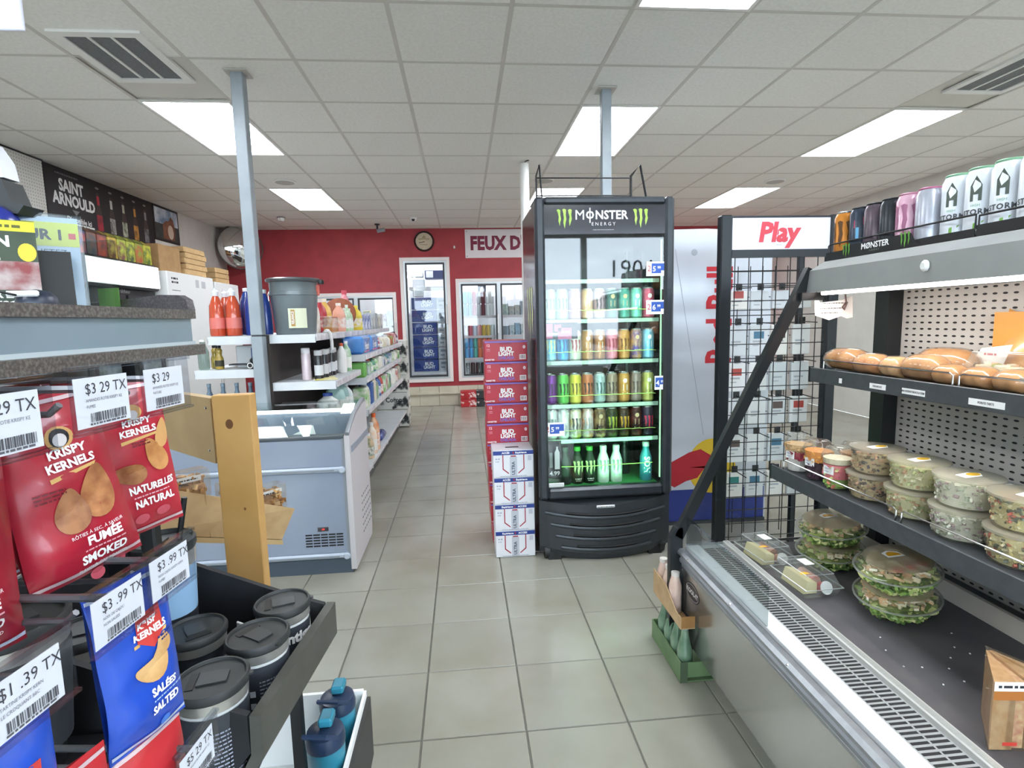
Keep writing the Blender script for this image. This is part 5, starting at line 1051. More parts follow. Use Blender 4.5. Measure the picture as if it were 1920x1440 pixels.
for k in range(3): loaf('round cookie bun in a clear bag, %s from the croissant' % ORD[k], 1.445, 1.475 - k * .095, zt, .085, .09, .062, 'c79a62', 'b58650')
clam('clear box of pastries behind the cookie buns', 1.545, 1.40, zt, .09, .2, .10, 'mix', 9, sticker=True); clam('clear box of croissants at the picture edge of the upper shelf', 1.50, 1.16, zt, .16, .17, .10, 'mix', 11)
t = thing('cheese_bread_bag', 'tall orange bag of flatbread leaning on the perforated panel', 'bag', (1.63, 1.44, zt), rz=0)
b = MB(); n = 8
for i in range(n + 1):
    for j in range(n + 1):
        u, v = i / n, j / n; b.v.append((1.655 - .05 * (1 - (2 * u - 1) ** 2) * (1 - .6 * v ** 3) + .05 * v, 1.335 + .22 * u, zt + .003 + .215 * v + .012 * math.sin(u * 7) * v))
for i in range(n):
    for j in range(n): b.f.append((i * (n + 1) + j, (i + 1) * (n + 1) + j, (i + 1) * (n + 1) + j + 1, i * (n + 1) + j + 1)); b.m.append(0)
b.build('bag_front', mat('c98a40', .3, n2='d39c58', ns=9, coat=.7, bump=.3), t, 60)
MB().box(1.656, 1.66, 1.335, 1.555, zt + .003, zt + .215).xf(Matrix.Shear('XY', 4, (0, 0))).build('bag_back', mat('c98a42', .4), t)
decals('paper_label', [[(-.09, -.03), (.01, -.035), (.035, .03), (-.06, .015)]], PAPER, t, plane((1.60, 1.475, zt + .09), '-x')); lines([(-.05, -.01, -.005, .006)], mat('c25a6a', .5), t, plane((1.599, 1.475, zt + .09), '-x'))
# bed: salad bowls
def bowl(label, x, y, z, kind, top, seed, red=False, sticker=True, R_=.124, h=.085):
    t = thing('salad_bowl', label, 'salad bowl', (x, y, z), 'oval salad bowls in the case bed', math.radians(35), world=False)
    S = dict(sx=1.18, sy=.88)
    MB().lathe([(R_ * .55, .001), (R_ * .6, .003), (R_ * .85, h * .35), (R_ * .97, h * .62), (R_ * 1.06, h * .64)], 30, capt=False, **S).build('bowl', cupg, t, 35, False)
    MB().lathe([(R_ * 1.05, h * .68), (R_ * .98, h * .72), (R_ * .88, h * .95), (R_ * .84, h)], 30, capb=False, capt=False, **S).build('lid', glass('f6f5f0', 1.4, .06, haze='dcd8cc', hz=.08), t, 35, False)
    MB().lathe([(R_ * .84, h), (0, h)], 30, capb=False, capt=False, **S).build('lid_top', glass('f2f0e8', 1.4, .08, haze='e8dcc8', hz=.5), t, 35, False)
    MB().lathe([(R_ * 1.03, h * .64), (R_ * 1.075, h * .645), (R_ * 1.075, h * .68), (R_ * 1.03, h * .685)], 30, capb=False, capt=False, **S).build('rim', glass('f0f2f0', 1.6, .1, haze='e4e8e4', hz=.4), t, 35, False)
    b = MB(); b.lathe([(R_ * .53, .004), (R_ * .78, h * .35), (R_ * .86, h * .6)], 20, **S)
    def f(q): a = q.uniform(0, 6.283); zz = q.uniform(.06, .6); rr_ = R_ * (.56 + .38 * min(1, zz / .45) ** .8) * .93; return V((1.18 * rr_ * math.cos(a), .88 * rr_ * math.sin(a), zz * h))
    bits(b, 240, f, .009, [0, 1, 2, 3, 4], seed); stuff(b.build('leaves', pal('green'), t, None, False))
    b = MB(); bits(b, 190, lambda q: (lambda a, r_: V((1.18 * r_ * math.cos(a), .88 * r_ * math.sin(a), h * q.uniform(.58, .84))))(q.uniform(0, 6.28), R_ * .8 * q.random() ** .5), .0085, [0, 1, 2, 3, 4], seed + 5); stuff(b.build('topping', pal(top), t, None, False))
    if red:
        for a, r_ in ((3.5, .07), (5.2, .075), (4.4, .05)): MB().lathe([(.004, 0), (.013, .004), (.013, .010), (.004, .014)], 12, 1.1 * r_ * math.cos(a), .85 * r_ * math.sin(a), h * .8).build('tomato_slice', mat('c2342f', .3, coat=.4), t, 40, False)
    if sticker: p = plane((.02, .02, h + .0005), '+z', rot=-.5); decal('sticker', [(-.035, -.02), (.03, -.02), (.03, .01), (0, .024), (-.03, .012)], PAPER, t, p); decal('sticker_sun', [(.026 * math.cos(a), -.012 + .026 * math.sin(a)) for a in [math.pi * i / 10 for i in range(11)]], mat('d9a224', .5), t, p, .001)
    return t
zb = .469
bowl('pale salad bowl under its twin at the far end of the bed', 1.375, 1.86, zb, 'g', 'mix', 61, sticker=False); bowl('pale grated-cheese salad bowl on top at the far end', 1.375, 1.865, zb + .0865, 'g', 'mix', 62)
bowl('tomato salad bowl at the bottom of the nearer stack', 1.35, 1.515, zb, 'g', 'mix', 63, sticker=False); bowl('tomato salad bowl on top of the nearer stack', 1.35, 1.52, zb + .0865, 'g', 'mix', 64, red=True)
for k, (x, y, rz) in enumerate(((1.145, 1.925, .1), (1.165, 1.70, .05))):
    t = clam('sandwich clamshell with wrap and cup, ' + ('nearer the glass end' if k == 0 else 'nearer the tomato salads'), x, y, zb, .13, .19, .075, None, 3, rz, False, 'sandwich clamshells in the bed')
    MB().prism([(-.05, .004), (.0, .004), (.0, .040), (-.035, .048)], -.06, .06, 'y').build('flatbread', mat('d8d0a4', .5, n2='cfc694', ns=10), t, None, False)
    MB().lathe([(0, 0), (.019, 0), (.019, .075), (0, .075)], 12).xf(Matrix.Translation((.022, .05, .026)) @ Matrix.Rotation(math.radians(90), 4, 'X')).build('meat_roll', mat(('c9957a', 'b5483f')[k], .4, n2=('8a5a48', 'e0c0b0')[k], ns=18), t, 40, False)
    MB().lathe([(.016, .0), (.02, .028), (.022, .03)], 14).xf(Matrix.Translation((.02, -.05, .02)) @ Matrix.Rotation(math.radians(70), 4, 'X')).build('sauce_cup', mat(('c98a70', 'c23038')[k], .3), t, 40, False)
    MB().lathe([(.022, .0301), (.022, .033), (0, .033)], 14).xf(Matrix.Translation((.02, -.05, .02)) @ Matrix.Rotation(math.radians(70), 4, 'X')).build('cup_lid', mat('dcdcd8', .3), t, 40, False)
    decals('sticker', [rect(.0, .0, .035, .05)], PAPER, t, plane((0, 0, .0752), '+z')); decal('sun_sticker', [(-.045 + .016 * math.cos(a), -.06 + .016 * math.sin(a)) for a in [math.pi * i / 8 for i in range(9)]], mat('e0a62a', .5), t, plane((0, 0, .0752), '+z'))
t = thing('wrapped_sandwich', 'plastic-wrapped sandwich wedge standing at the near corner of the bed', 'sandwich', (1.17, 1.0, zb))
sA, sB, sC = V((1.10, .972, 0)), V((1.265, .948, 0)), V((1.20, 1.085, 0))
def wedge(nm_, k0, k1, z0, z1, m, inset=0.):
    """slice of the wedge between fractions k0..k1 of the cut face"""
    P0, P1 = sA.lerp(sB, k0), sA.lerp(sB, k1); Q0, Q1 = P0.lerp(sC, .92), P1.lerp(sC, .92)
    d_ = (sC - (sA + sB) / 2).normalized() * inset
    return MB().prism([tuple((P0 + d_).xy), tuple((P1 + d_).xy), tuple(Q1.xy), tuple(Q0.xy)], z0, z1, 'z').build(nm_, m, t)
brd = mat('d3b48a', .6, n2='c09a6a', ns=45, bump=.5)
wedge('bread_slice', .02, .30, zb + .002, zb + .158, brd); wedge('filling', .31, .46, zb + .002, zb + .152, mat('c08a70', .5, n2='d9c49a', ns=60, bump=.5), .006); wedge('bread_slice', .47, .70, zb + .002, zb + .158, brd); wedge('filling', .71, .80, zb + .002, zb + .152, mat('a8a060', .5, n2='d8c8a0', ns=60), .006); wedge('bread_slice', .81, .98, zb + .002, zb + .158, brd)
MB().prism([tuple(q.xy) for q in (sA, sB, sC)], zb, zb + .163, 'z').build('plastic_wrap', glass('f3ece4', 1.6, .06, haze='e6ddd0', hz=.08), t)
W_ = plane(sA, xd=(sB - sA).normalized(), yd=(0, 0, 1)); Lw = (sB - sA).length
decals('brown_band', [rect(.004, zb + .118, Lw - .004, zb + .138)], mat('a8682e', .5), t, W_); decals('paper_label', [rect(.004, zb + .139, Lw - .004, zb + .160)], PAPER, t, W_); lines([(.012, Lw * .8, zb + .146, .006)], INK, t, W_); decals('red_mark', [rect(.03, zb + .012, .06, zb + .02)], mat('c23a30', .5), t, W_)

# ---- can rack on top of the case
rk = thing('can_rack', 'black metal can tray with a Monster front panel on the food case roof', 'rack', (1.5, 1.5, 1.621))
zr = 1.6215
MB().box(1.43, 1.72, 1.42, 2.04, zr, zr + .004).build('tray_floor', BLACK, rk); MB().box(1.43, 1.72, .5, 1.415, zr, zr + .004).build('tray_floor', BLACK, rk)
MB().prism([(2.04, zr + .004), (2.04, zr + .03), (1.95, zr + .03), (1.94, zr + .045), (1.64, zr + .045), (1.625, zr + .02), (1.58, zr + .022), (1.42, zr + .022), (1.42, zr + .004)], 1.43, 1.433, 'x').build('front_panel', mat('18191b', .35), rk)
MB().prism([(1.415, zr + .004), (1.415, zr + .03), (.5, zr + .03), (.5, zr + .004)], 1.43, 1.433, 'x').build('front_panel', mat('18191b', .35), rk)
MB().tube([(1.432, 2.03, zr + .03), (1.432, 2.03, zr + .055), (1.432, 2.02, zr + .06), (1.432, 1.42, zr + .06), (1.432, 1.42, zr + .02)], .003, 6).build('wire_rail', BLACK, rk); MB().tube([(1.432, 1.41, zr + .02), (1.432, 1.41, zr + .055), (1.432, .55, zr + .055)], .003, 6).build('wire_rail', BLACK, rk)
for yy in (1.93, 1.66): claw(.05, mat('5f9a3a', .4), rk, plane((1.43, yy, zr + .026), '-x'), .001)
text('MØNSTER', .028, PAPER, rk, plane((1.43, 1.79, zr + .029), '-x'), off=.0008); text('ENERGY', .009, mat('8a9a8a', .5), rk, plane((1.43, 1.79, zr + .012), '-x'), sp=1.6)
silv = mat('c8ccd2', .22, .8, n2='b4b8c2', ns=16); wh = mat('dfe4ea', .3, .15); gren = mat('8fbf9c', .35, .4)
zc = zr + .0045
top = [(2.0, 'bf7a2c', None, '5a3a1a', 'orange', SILVER), (1.918, '2d3644', '36404e', None, 'navy with pink print', mat('2b2d30', .3, .6)), (1.845, '6a5a64', '4a424a', None, 'smoky purple', mat('2b2d30', .3, .6)), (1.772, '24282c', '30353a', None, 'plain black', mat('2b2d30', .3, .6)), (1.70, 'cf9fb4', 'dcb4c6', 'a86a8a', 'pearly pink', mat('cf8fa8', .3, .5)), (1.622, 'b9bcc6', 'a9adb8', None, 'silver with pink lid', mat('c77a9a', .3, .5))]
for k, (y, c, c2, e, d, ld) in enumerate(top):
    o = can(d + ' drink can in the rack on the food case roof', mat(c, .28, .35, n2=c2, ns=22), (1.475, y, zc), 'cans on the food case roof', (1.12, 1.12, 1.1), ld)
    if e: claw(.09, mat(e, .4), o, cylp(0, 0, .08, .0332, math.radians(205)), .0004)
    if k == 1: text('1', .05, mat('6fb0d8', .5), o, cylp(0, 0, .07, .0332, math.radians(215)), off=.002); decals('pink_flash', [[(-.01, .09), (.018, .10), (.018, .125), (-.01, .115)]], mat('d0486a', .5), o, cylp(0, 0, 0, .0332, math.radians(215)))
stz = (1.14, 1.14, 1.22)
for k, y in enumerate((1.543, 1.466, 1.389, 1.312, 1.235, 1.158)):
    o = can('white and green storm energy can on the food case roof, %s after the silver can' % ORD[k], wh, (1.49, y, zc), 'white storm cans on the food case roof', stz, gren)
    ph = math.radians(205)
    text('STORM', .017, mat('4a4e52', .5), o, cylp(0, 0, .055, .0332, ph), off=.0006, sp=1.15); text('HIGH', .008, mat('6fae8a', .5), o, cylp(0, 0, .070, .0332, ph))
    decals('arrow_mark', [[(-.012, .08), (-.005, .08), (-.005, .095), (.005, .095), (.005, .08), (.012, .08), (.012, .115), (0, .137), (-.012, .115)]], mat('4f5a52', .4), o, cylp(0, 0, 0, .0332, ph)); decals('green_flash', [[(-.03, .008), (.0, .008), (.02, .035), (.0, .03)], [(.01, .008), (.04, .008), (.045, .04)]], mat('78b04a', .4), o, cylp(0, 0, 0, .0332, ph))

# ---- bottle cases on the floor beside the food case
cg = thing('bottle_crate', 'green tray of wrapped green bottles on the floor beside the food case', 'crate', (.86, 2.03, 0))
grn = mat('5f7a52', .5, n2='6f8a60', ns=8); X0, X1, Y0, Y1 = .795, .855, 1.885, 2.2
MB().box(X0, .955, Y0, Y1, .001, .006).box(X0, X0 + .004, Y0, Y1, .006, .085).box(X0 + .004, .955, Y0, Y0 + .004, .02, .082).box(X0 + .004, .955, Y1 - .004, Y1, .006, .085).build('tray', grn, cg)
MB().box(X0, X0 + .03, Y0 - .001, Y0 + .0, .0, .085).build('corner', mat('4a5a44', .5), cg)
for k in range(4):
    bottle('green glass bottle in the floor crate, %s from the tile corner' % ORD[k], mat('5a7a60', .2, n2='86a088', ns=10, coat=.5), (.831, 1.93 + k * .07, .0065), [(0, 0), (.028, .001), (.030, .01), (.030, .11), (.016, .16), (.013, .19)], mat('9aa89a', .4), [(.014, .191), (.014, .202), (0, .203)], 'green bottles in the floor crate')
ct = thing('bottle_case', 'open cardboard tray of small bottles stacked on the green bottle crate', 'case', (.83, 2.05, .212))
ck_ = mat('c2a47c', .7, n2='b4966e', ns=20)
MB().prism([(1.90, .212), (2.2, .212), (2.2, .32), (2.06, .318), (1.95, .262), (1.90, .262)], .80, .803, 'x').build('side_wall', ck_, ct); MB().box(.803, .858, 1.90, 2.2, .212, .215).build('tray_floor', ck_, ct); MB().box(.803, .858, 1.90, 1.904, .215, .262).build('end_wall', mat('9a7040', .7), ct)
for k in range(3): bottle('pale pink wrapped bottle in the cardboard tray, %s from the drinks fridge' % ORD[k], mat('cdb0a0', .3, n2='d8c4b8', ns=12, coat=.4), (.832, 2.165 - k * .065, .2155), [(0, 0), (.026, .001), (.026, .11), (.018, .14), (.016, .15)], mat('d9d3cc', .4), [(.017, .151), (.017, .165), (0, .166)], 'pink bottles in the cardboard tray')
# ================================================================ checkout counter end with peg display
gran = mat('4a4340', .35, n2='77706a', ns=260, thr=(.42, .68)); band_m = mat('808f98', .3, n2='788790', ns=5, coat=.3)
ctr = thing('checkout_counter', 'raised checkout counter edge of speckled laminate with a grey-blue band', 'counter', (-.8, .5, 1.38))
def cpoly(e): return [(-.42 + e, -.4), (-.42 + e, .90 + e * .7), (-.60 + e * .5, 1.04 + e), (-1.5, 1.04 + e), (-1.5, -.4)]
MB().prism(cpoly(0), 1.434, 1.4475, 'z').build('top_slab', gran, ctr); MB().prism(cpoly(-.006), 1.394, 1.4338, 'z').build('grey_band', band_m, ctr); MB().prism(cpoly(.008), 1.378, 1.3938, 'z').build('lower_edge', gran, ctr); MB().prism(cpoly(-.003), 1.394, 1.399, 'z').build('band_lip', mat('b9c4c8', .3), ctr)
MB().prism([(-.85, -.4), (-.85, .95), (-1.5, .95), (-1.5, -.4)], 0, 1.3779, 'z').build('cabinet', mat('2c2d2f', .6), ctr)
d = V((-.27, .125, 0)).normalized(); o_ = V((-.432, .905, 0))
up_ = [(0, 1.4476), (.30, 1.4476), (.30, 1.462), (.06, 1.474), (.02, 1.472), (.004, 1.464)]
b = MB(); nn = V((-d.y, d.x, 0)); k = len(up_)
for s_ in (0, .012):
    for a, z in up_: q = o_ + d * a - nn * s_; b.v.append((q.x, q.y, z))
b.f = [tuple(range(k)), tuple(range(k, 2 * k))[::-1]] + [(i, (i + 1) % k, k + (i + 1) % k, k + i) for i in range(k)]; b.m = [0] * len(b.f)
b.build('upstand', mat('3d383b', .4, n2='5a5456', ns=300, thr=(.42, .68)), ctr)
q = o_ + d * .03 + nn * .0006; 
# peg rack under the counter
pk = thing('peg_rack', 'black peg rack under the counter edge holding bags of nuts', 'rack', (-.66, .5, 0))
MB().box(-.70, -.66, .05, .72, .02, 1.377).build('back_panel', mat('17181a', .5), pk)
MB().box(-.478, -.456, .795, .815, 1.08, 1.377, 0, .003).build('upright', BLACK, pk); MB().box(-.74, -.50, .05, .72, 0, .02).build('foot_plate', BLACK, pk)
hookm = mat('6d6f73', .35, .6); pl = glass('e8eaee', 1.5, .05); tagp = mat('cdd0d8', .55)
def hook(label, y, z, price, seed, w=.064, h=.040, x1=-.30, l1='AMANDES ROTIE KRISPY KE', l2='FUMEE', rz=.12):
    t = thing('scan_hook', label, 'price hook', (x1, y, z), 'price hooks on the peg rack', -rz, world=False)
    L = .655 + x1
    MB().tube([(-.001, 0, -.011), (-L * .5, 0, -.011), (-L, 0, -.011)], .0035, 6).build('rod', hookm, t, None, False); MB().tube([(-L, 0, -.032), (-L * .4, 0, -.034), (-.05, .0, -.032), (-.04, 0, -.024)], .003, 6).build('peg', hookm, t, None, False)
    MB().box(0, .0012, -w / 2 - .003, w / 2 + .004, -h - .003, .008).build('holder', pl, t, None, False); MB().box(-.003, .004, -w / 2 - .003, w / 2 + .004, .006, .0095).build('holder_top', pl, t, None, False); MB().box(-.001, .004, -w / 2 - .003, w / 2 + .004, -h - .0055, -h - .003).build('holder_lip', pl, t, None, False)
    MB().box(.0014, .0019, -w / 2, w / 2 - .008, -h, .0).build('paper', tagp, t, None, False)
    p = plane((.0019, -.003, 0), '+x'); text(price, .0125, mat('3a3a42', .6), t, plane((.0019, -w / 2 + .010, -.0095), '+x', .9), 'LEFT', h=.0003)
    text(l1, .0036, mat('6a6a74', .6), t, plane((.0019, -w / 2 + .010, -.0185), '+x', .85), 'LEFT', h=.0003); text(l2, .0036, mat('6a6a74', .6), t, plane((.0019, -w / 2 + .010, -.0235), '+x', .85), 'LEFT', h=.0003)
    barcode(.038, .0075, mat('4a4a50', .6), t, plane((.0016, .0, -h + .0075), '+x'), 22, seed); lines([(-.02, .018, -h + .0015, .0016)], mat('55555c', .6), t, plane((.0016, 0, 0), '+x'), seed)
    return t
hook('clear price tag hook reading 3.29 at the picture edge under the counter', .375, 1.380, '$3.29 TX', 1)
hook('clear price tag hook reading 3.29 TX above the smoked almond bag', .475, 1.382, '$3 29 TX', 2); hook('clear price tag hook reading 3.29 nearest the wooden rack', .568, 1.381, '$3 29', 3, l2='NATURE')
hook('clear price tag hook reading 3.99 TX above the cashew bag', .465, 1.203, '$3 .99 TX', 4, l1='NOIX DE CAJOU', l2='NON SALEES'); hook('clear price tag hook reading 3.99 TX beside the straw tumbler', .545, 1.200, '$3 .99 TX', 5, l1='NOIX CAJOU KRISPY KERN')
hook('clear price tag hook reading 39 TX low at the picture edge', .365, 1.199, '$1 .39 TX', 6, l1='TARTINE KRISPY KERN', l2='LE CROQUANT BBC'); hook('clear price tag hook reading 5.29 TX low near the front mug', .560, .980, '$5 29 TX', 7)
# bags of nuts
def nutbag(label, loc, rz, w, h, th, colr, bright, seed, deco=None, group='bags of nuts on the peg rack', tilt=0., roll=0.):
    t = thing('nut_bag', label, 'nut bag', loc, group, rz, world=False); t.rotation_euler = (0, roll, rz); r = random.Random(seed)
    ph = [r.uniform(0, 6.3) for _ in range(4)]
    def depth(x, z):
        u, v = min(1, abs(2 * x / w)), min(1, max(0, -z / h)); e = 1 - u ** 3
        q = th * .5 * e ** .8 * min(1, (v * 5)) ** .9 * min(1, (1 - v) * 5.5) ** .8
        return q + .0016 * math.sin(x * 90 + z * 60 + ph[0]) * e * min(1, v * 6) + .0012 * math.sin(z * 130 - x * 70 + ph[1]) * e * min(1, (1 - v) * 6)
    def wd(v): return 1 - .06 * math.sin(math.pi * v) + .012 * math.sin(v * 11 + ph[2])
    b = MB(); nx, nz = 16, 24
    for sgn in (-1, 1):
        base = len(b.v)
        for j in range(nz + 1):
            for i in range(nx + 1):
                v = j / nz; x = (i / nx - .5) * w * wd(v); z = -v * h; y = sgn * (depth(x, z) + .0004); b.v.append((x, y + tilt * z, z))
        for j in range(nz):
            for i in range(nx):
                f = (base + j * (nx + 1) + i, base + (j + 1) * (nx + 1) + i, base + (j + 1) * (nx + 1) + i + 1, base + j * (nx + 1) + i + 1)
                b.f.append(f if sgn < 0 else f[::-1]); b.m.append(0)
    b.build('pouch', mat(colr, .3, n2=bright, ns=9, coat=.35), t, 70, False)
    def pl_(ox, oz, rot=0., xs=1.):
        c, s_ = math.cos(rot), math.sin(rot)
        def f(x, y, hh=0):
            x *= xs; X_ = ox + x * c - y * s_; Z_ = oz + x * s_ + y * c; return V((X_, -(depth(X_, Z_) + .0012 + hh) + tilt * Z_, Z_))
        return f
    L = []
    for zz in (-h + .001, -.012):
        for i in range(12): L.append([((i / 12 - .5) * w * .97, zz + .004), ((i / 12 + 1 / 12 - .5) * w * .97, zz + .004), ((i / 12 + 1 / 12 - .5) * w * .97, zz + .0075), ((i / 12 - .5) * w * .97, zz + .0075)])
    for L in (L[:12], L[12:]): decals('crimp', L, mat('d8c0c4' if colr[0] in 'ab' else 'c8d4ea', .3, .3), t, pl_(0, 0))
    MB().lathe([(.004, 0), (.004, .0008)], 10).xf(Matrix.Translation((0, -.0016, -.008)) @ Rx).build('hang_hole', BLACK, t, None, False)
    if deco: deco(t, pl_, w, h)
    return t
alm = mat('b47a4a', .5, n2='8f5530', ns=70, bump=.3); alm2 = mat('a9744e', .5, n2='7d4a30', ns=60)
def logo(t, P_, x, z, s=1., red=None):
    if red: decal('brand_panel', [(-.017 * s, .016 * s), (.016 * s, .02 * s), (.016 * s, -.010 * s), (.0, -.024 * s), (-.016 * s, -.012 * s)], red, t, P_(x, z), .0003)
    text('KRISPY', .0105 * s, PAPER, t, P_(x, z + .006 * s, 0, .95), off=.0004, h=.0008); text('KERNELS', .0105 * s, PAPER, t, P_(x, z - .005 * s, 0, .95), off=.0004, h=.0008)
    decals('gold_swoosh', [[(-.020 * s, -.017 * s), (.018 * s, -.013 * s), (.020 * s, -.010 * s), (-.020 * s, -.013 * s)]], mat('d2a866', .4), t, P_(x, z), .0008)
def almond(t, P_, x, z, a, bb, rot, m): decal('almond_print', [(bb * math.sin(q) * (1 - .35 * math.cos(q)), a * math.cos(q)) for q in [2 * math.pi * i / 24 for i in range(24)]], m, t, P_(x, z, rot), .0006)
def deco_sm(t, P_, w, h):
    decal('mascot_hood', ell(0, 0, .012, .011, 18), mat('cf9f62', .5), t, P_(.004, -.040), .0005); decal('mascot_hair', ell(0, 0, .0085, .009, 16), INK, t, P_(.004, -.040), .0008); decal('mascot_face', ell(0, -.002, .006, .0065, 16), mat('d8d2d2', .5), t, P_(.004, -.040), .0011)
    logo(t, P_, .006, -.060, 1.05); almond(t, P_, .020, -.098, .026, .0155, -.25, alm); almond(t, P_, -.006, -.108, .022, .013, -.1, alm2)
    lines([(-.030, -.006, -.086, .0018), (-.030, -.006, -.0895, .0018), (-.030, -.012, -.093, .0018)], mat('6a1420', .5), t, P_(0, 0), 5)
    text('RÔTIES À SEC, À SAVEUR', .0048, PAPER, t, P_(.010, -.134, 0, .9)); text('FUMÉE', .0125, PAPER, t, P_(.014, -.143, 0, .85), off=.0005); lines([(-.005, .032, -.1525, .0016)], mat('e0a8b0', .5), t, P_(0, 0)); text('SMOKED', .0125, PAPER, t, P_(.012, -.161, 0, .85), off=.0005); text('FLAVOUR, DRY ROASTED', .0045, PAPER, t, P_(.010, -.1705, 0, .9))
    decal('seal_print', ell(0, 0, .007, .006, 16), mat('cf5a68', .5), t, P_(.004, -.181), .0004); decal('seal_print', ell(0, 0, .006, .005, 16), mat('cf5a68', .5), t, P_(.026, -.178), .0004)
def deco_na(t, P_, w, h):
    decal('mascot_hood', ell(0, 0, .010, .009, 18), mat('cf9f62', .5), t, P_(.012, -.034), .0005); decal('mascot_face', ell(0, -.002, .005, .0055, 16), mat('d8d2d2', .5), t, P_(.012, -.035), .0011)
    logo(t, P_, .014, -.052); almond(t, P_, .028, -.088, .022, .011, .35, mat('c98f55', .5, n2='a86a3a', ns=60)); almond(t, P_, -.004, -.104, .0185, .0115, 1.3, alm); almond(t, P_, .040, -.066, .018, .008, -.2, mat('d3a066', .5))
    lines([(.004, .022, -.070, .0016), (.004, .024, -.0735, .0016)], mat('6a1420', .5), t, P_(0, 0), 3)
    text('NATURELLES', .0120, PAPER, t, P_(.018, -.125, 0, .72), off=.0005); lines([(-.004, .036, -.1345, .0016)], mat('e8b8c0', .5), t, P_(0, 0)); text('NATURAL', .0125, PAPER, t, P_(.018, -.143, 0, .78), off=.0005)
    decal('seal_print', ell(0, 0, .008, .006, 16), mat('cf5a68', .5), t, P_(.002, -.162), .0004); decal('seal_print', ell(0, 0, .008, .006, 16), mat('cf5a68', .5), t, P_(.026, -.160), .0004)
def deco_ca(t, P_, w, h):
    logo(t, P_, .006, -.052, .9, mat('c23a34', .5)); lines([(.01, .036, -.068, .002), (.014, .034, -.072, .0018)], mat('14307a', .5), t, P_(0, 0), 4)
    cash = mat('d9b078', .5, n2='c4935a', ns=40)
    for (x, z, s_, rot) in ((.0, -.100, 1., .3), (.016, -.082, .75, 1.2)):
        decal('cashew_print', [(.018 * s_ * math.cos(q) + (.006 * s_ if q > 1.57 else 0), .013 * s_ * math.sin(q) + .010 * s_ * math.cos(q) ** 2) for q in [2 * math.pi * i / 22 for i in range(22)]], cash, t, P_(x, z, rot), .0006)
    text('SALÉES', .0115, PAPER, t, P_(.012, -.121, 0, .8), off=.0005); lines([(-.002, .036, -.130, .0016)], mat('a8c4f0', .5), t, P_(0, 0)); text('SALTED', .012, PAPER, t, P_(.012, -.139, 0, .8), off=.0005)
    decal('seal_print', ell(0, 0, .006, .005, 14), mat('4a80d8', .5), t, P_(.012, -.160), .0004)
RA = math.radians
nutbag('red smoked almond bag on the peg rack beside the counter', (-.400, .528, 1.360), RA(62), .100, .178, .034, 'a31f30', 'ad2638', 1, deco_sm, tilt=.10, roll=-.14)
nutbag('red natural almond bag nearest the wooden rack', (-.400, .640, 1.358), RA(52), .103, .182, .032, 'b02636', 'b92e3e', 2, deco_na, tilt=-.04, roll=-.10)
nutbag('dark red almond bag half hidden at the picture edge', (-.405, .425, 1.345), RA(72), .110, .19, .03, '8e1a2a', '98202f', 3, deco_sm)
nutbag('second red almond bag hanging behind the smoked almond bag', (-.46, .57, 1.366), RA(80), .112, .192, .03, '96202e', 'a02838', 4, deco_sm); nutbag('second red almond bag hanging behind the natural almond bag', (-.46, .668, 1.360), RA(80), .105, .17, .028, '96202e', 'a02838', 5, deco_na)
nutbag('blue salted cashew bag below the 3.99 price tag', (-.340, .535, 1.178), RA(68), .082, .172, .030, '1c46b0', '2450bc', 6, deco_ca, tilt=.03, roll=-.03)
nutbag('blue salted cashew bag cut off by the picture edge', (-.38, .365, 1.185), RA(78), .08, .175, .03, '1c46b0', '2450bc', 7, deco_ca)
nutbag('blue cashew bag low at the picture corner', (-.36, .40, 1.125), RA(70), .08, .175, .03, '1c46b0', '2450bc', 8, deco_ca)
for k, (x, y, z) in enumerate(((-.36, .44, 1.045), (-.345, .535, 1.005))): nutbag('red snack bag top showing below the cashew bag, %s' % ('nearer the picture corner' if k == 0 else 'nearer the front mug'), (x, y, z), RA(70), .10, .17, .03, 'b52a30', 'bf3238', 9 + k, None, tilt=.05)

# ================================================================ mug display tray
RZ = -.103
tr = thing('display_tray', 'black cardboard display tray of travel mugs beside the counter', 'display tray', (-.266, 1.02, .752), None, RZ, world=False)
trm = mat('1c1d20', .6, n2='222327', ns=20); lipm = mat('4d4c47', .55, n2='46453f', ns=20)
MB().box(-.44, -.06, -.305, 0, 0, .006).build('tray_floor', trm, tr, None, False)
MB().prism([(0, .132), (-.016, .132), (-.018, .072), (-.057, .0), (-.045, .0), (0, .068)], -.305, 0, 'y').build('front_lip', lipm, tr, None, False)
for y0, nm_ in ((-.010, 'far_side'), (-.305, 'near_side')): MB().prism([(-.44, .006), (-.075, .006), (-.019, .075), (-.019, .132), (-.08, .150), (-.44, .28)], y0, y0 + .010, 'y').build(nm_, trm, tr, None, False)
MB().box(-.44, -.43, -.295, -.010, .006, .28).build('rear_wall', trm, tr, None, False)
b = MB()
for i in range(12):
    for j in range(8):
        if (i + j) % 2 == 0: b.poly([(-.065 - i * .02, -.02 - j * .034, .0066), (-.085 - i * .02, -.02 - j * .034, .0066), (-.085 - i * .02, -.054 - j * .034, .0066), (-.065 - i * .02, -.054 - j * .034, .0066)])
stuff(b.build('red_check_print', mat('a82f2f', .6), tr, None, False)); MB().box(-.32, -.064, -.295, -.010, .0061, .0063).build('white_liner', mat('cfc8c4', .6), tr, None, False)
st = thing('tray_stand', 'dark metal stand carrying the two trays beside the counter', 'stand', (-.5, .9, 0))
MB().box(-.70, -.34, .73, 1.03, .735, .7515).build('upper_shelf', trm, st); MB().box(-.70, -.24, .73, 1.16, .44, .455).build('lower_shelf', trm, st)
